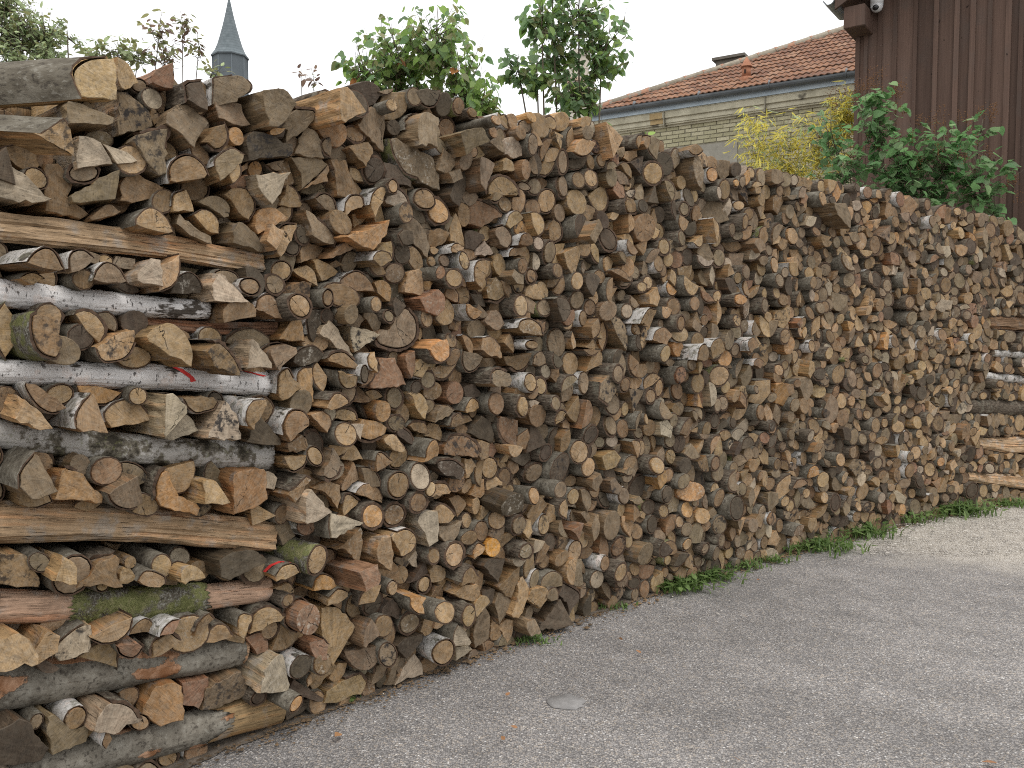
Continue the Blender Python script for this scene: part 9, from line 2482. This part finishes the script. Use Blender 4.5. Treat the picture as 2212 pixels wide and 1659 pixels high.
# pale rendered chimney standing behind the tall lilac
cp = at(1250, 240, 17.5)
ch = empty('chimney_stack', (cp.x, cp.y, 0), .35)
tag(ch, 'cream rendered chimney stack half hidden behind the tall lilac', 'chimney')
M_REND = mat_noise('cream_render', (.46, .42, .35), (.58, .54, .46), 4, 4)
k = 17.5 / FPX
zt_ = at(1250, 112, 17.5).z
mb = MB()
mb.box((-24 * k, -22 * k, 0), (24 * k, 22 * k, zt_ - .55))
mb.build('stack', M_REND, ch, attrs=False)
mb = MB()
mb.box((-16 * k, -15 * k, zt_ - .549), (16 * k, 15 * k, zt_ - .10))
mb.box((-19 * k, -18 * k, zt_ - .099), (19 * k, 18 * k, zt_))
mb.build('chimney_cap', M_REND, ch, attrs=False)
mb = MB()
mb.box((-27 * k, -25 * k, zt_ - .64), (27 * k, 25 * k, zt_ - .58))
mb.build('band_course', mat_noise('band_stone', (.36, .25, .19), (.46, .34, .26), 6), ch, attrs=False)

# ------------------------------------------------------------------ brown boarded barn
def mat_boards():
    t = NT('brown_stained_boards')
    tc = t.n.new('ShaderNodeTexCoord').outputs['Object']
    oi = t.n.new('ShaderNodeObjectInfo').outputs['Random']
    x, y, z = t.sep(tc)
    w = t.math('MULTIPLY', oi, 50.0)
    gr_ = t.noise(t.comb(t.math('MULTIPLY', x, 55), t.math('MULTIPLY', y, 55), t.math('MULTIPLY', z, 1.6)), 1.0, 4, .6, w=w)
    bl_ = t.noise(tc, 2.2, 4, .6, w=w)
    kn = t.noise(t.comb(t.math('MULTIPLY', x, 16), 0.0, t.math('MULTIPLY', z, 9)), 1.0, 2, .5, w=w)
    c = t.mix(gr_, (0.050, 0.031, 0.0240), (0.150, 0.096, 0.073))
    c = t.mix(t.math('MULTIPLY', t.step(bl_, .48, .66), .55), c, (0.088, 0.066, 0.055))
    c = t.mix(t.math('MULTIPLY', t.step(kn, .70, .74), .85), c, (0.014, 0.009, 0.007))
    c = t.mix(t.math('MULTIPLY', t.step(t.noise(tc, 38, 2, .5, w=w), .735, .75), .6), c, (.26, .22, .19))
    c = t.scale_col(c, t.math('ADD', .72, t.math('MULTIPLY', oi, .6)))
    t.color(c)
    t.rough(.75)
    t.bump(t.math('ADD', gr_, t.math('MULTIPLY', kn, .5)), .45, .006)
    return t.m


M_BOARD = mat_boards()
BY = 11.0
bx0 = at(1844, 300, BY)
BROT = math.radians(-36)
barn = empty('barn', (bx0.x, BY, 0), BROT)
tag(barn, 'dark brown barn clad in upright boards with cover strips', 'barn')
bw = Matrix.Translation((bx0.x, BY, 0)) @ Matrix.Rotation(BROT, 4, 'Z')
binv = bw.inverted()


def on_barn(px, py, y=0.0):
    """The point of the barn's plane y (in its own axes) seen at a pixel of the 2212 px frame."""
    a, b_ = binv @ at(px, py, 4.0), binv @ at(px, py, 30.0)
    return a.lerp(b_, (y - a.y) / (b_.y - a.y))


edges = [0, 22, 52, 85, 128, 172, 217, 250, 286, 327, 356, 392, 430, 470, 512, 556, 600]   # joints along the wall
edges = [on_barn(1844 + e, 300).x for e in edges]
RAKE = .55
def rake(x): return on_barn(1844, 8).z + .25 + x * RAKE
rgb = random.Random(81)
mb = MB()
mb.box((.02, .03, 0), (edges[-1], 4.0, 5.0))
mb.build('wall', mat_noise('barn_sheathing', (.02, .014, .011), (.035, .025, .02), 3), barn, attrs=False)
def slab(mb, x0, x1, y0, y1, zl, z0, z1, lean=0.0):
    vs = [(x0, y0, zl), (x1, y0, zl), (x1, y1, zl), (x0, y1, zl), (x0 + lean, y0, z0), (x1 + lean, y0, z1), (x1 + lean, y1, z1), (x0 + lean, y1, z0)]
    mb.add(vs, [(0, 3, 2, 1), (4, 5, 6, 7), (0, 1, 5, 4), (1, 2, 6, 5), (2, 3, 7, 6), (3, 0, 4, 7)])
for i in range(len(edges) - 1):
    a, b_ = edges[i] + .004, edges[i + 1] - .004
    mb = MB()
    yj = rgb.gauss(0, .002)
    slab(mb, a, b_, yj, .028, .15, rake(a), rake(b_))
    mb.build('plank', M_BOARD, barn, attrs=False)
    c = edges[i] + (.03 if i == 0 else 0)
    mb = MB()
    w = .024 + rgb.uniform(-.004, .006)
    slab(mb, c - w, c + w, -.026, -.0035, .12, rake(c), rake(c), rgb.gauss(0, .004))
    mb.build('cover_strip', M_BOARD, barn, attrs=False)
mb = MB()
slab(mb, -.012, .018, .03, 4.0, 0, rake(0) - .1, rake(0) - .1)
mb.build('side_boarding', M_BOARD, barn, attrs=False)
# purlin end under the eaves, barge board, roof edge and the end of the gutter
OH = -.42
pa, pb, pc_ = on_barn(1822, 40, OH), on_barn(1868, 40, OH), on_barn(1845, 58, OH)
me_ = MB()
slab(me_, pa.x, pb.x, OH, 2.0, pc_.z, pc_.z + .26, pc_.z + .26)
me_ = me_.mesh('purlin', False)
b_ = bmesh.new(); b_.from_mesh(me_); bmesh.ops.bevel(b_, geom=list(b_.edges), offset=.010, segments=1, affect='EDGES'); b_.to_mesh(me_); b_.free()
link_mesh('purlin', me_, M_BOARD, barn)
q0 = on_barn(1803, 20, OH - .06)
def slope_box(x0, x1, y0, y1, z_at, th, k=RAKE):
    vs = []
    for zz in (0, th):
        vs += [(x0, y0, z_at + zz), (x1, y0, z_at + (x1 - x0) * k + zz), (x1, y1, z_at + (x1 - x0) * k + zz), (x0, y1, z_at + zz)]
    return vs, [(0, 3, 2, 1), (4, 5, 6, 7), (0, 1, 5, 4), (1, 2, 6, 5), (2, 3, 7, 6), (3, 0, 4, 7)]
mb = MB(); mb.add(*slope_box(q0.x, 3.6, OH - .06, OH - .02, q0.z, .20)); mb.build('barge_board', M_BOARD, barn, attrs=False)
mb = MB(); mb.add(*slope_box(q0.x + .02, 3.6, OH - .018, 1.6, q0.z + .11, .04)); mb.build('roof_soffit', M_BOARD, barn, attrs=False)
mb = MB(); mb.add(*slope_box(q0.x - .06, 3.6, OH - .09, 1.6, q0.z + .205, .05)); mb.build('roof', mat_noise('barn_roofing', (.10, .08, .07), (.17, .13, .11), 4), barn, attrs=False)
mb = MB()
vs, fs = [], []
gx_ = q0.x - .07
for yy in (OH - .08, OH + .55):
    for i in range(9):
        a = math.pi + math.pi * i / 8
        vs.append((gx_ + .070 * math.cos(a), yy, q0.z + .13 + .070 * math.sin(a)))
    for i in range(9):
        a = math.pi + math.pi * (8 - i) / 8
        vs.append((gx_ + .063 * math.cos(a), yy, q0.z + .13 + .063 * math.sin(a)))
for i in range(18): fs.append((i, (i + 1) % 18, 18 + (i + 1) % 18, 18 + i))
fs.append(tuple(range(18))); fs.append(tuple(range(35, 17, -1)))
mb.add(vs, fs)
mb.build('gutter', mat_noise('grey_gutter', (.20, .22, .23), (.28, .30, .31), 4, 3, .45, spec=.5), barn, attrs=False)

# security camera under the barn eaves
cc = bw @ on_barn(1894, 8, -.14)
sec = empty('security_camera', cc, BROT)
tag(sec, 'white dome security camera fixed under the barn eaves', 'camera')
M_WHITE = mat_noise('white_plastic', (.62, .62, .62), (.72, .72, .72), 8, 2, .35, spec=.5)
M_LENS = mat_noise('dark_glass_dome', (.010, .011, .012), (.018, .018, .020), 5, 2, .08, spec=.6)
k = 10.6 / FPX
mb = MB()
mb.tube([(0, 0, -2 * k), (0, 0, 12 * k), (0, 0, 17 * k)], [13 * k, 13.5 * k, 10 * k], 20)
mb.build('housing', M_WHITE, sec, attrs=False)
mb = MB()
prof = [(13 * k, -2 * k), (12.5 * k, -8 * k), (9.5 * k, -14 * k), (5 * k, -17 * k), (.5 * k, -18 * k)]
mb.tube([(0, 0, z_) for r_, z_ in prof], [r_ for r_, z_ in prof], 20)
mb.build('dome_shell', M_WHITE, sec, attrs=False)
mb = MB()
pts = []
for i in range(7):
    a = i / 6 * math.pi / 2
    pts.append((7.2 * k * math.cos(a), -7.2 * k * math.sin(a)))
mb.tube([(0, -7 * k + p[1] * .9, -9 * k) for p in pts], [max(.0005, p[0]) for p in pts], 16)
mb.build('lens', M_LENS, sec, attrs=False)
mb = MB()
mb.box((-7 * k, 0, 14 * k), (7 * k, .13, 24 * k))
mb.build('bracket', M_WHITE, sec, attrs=False)
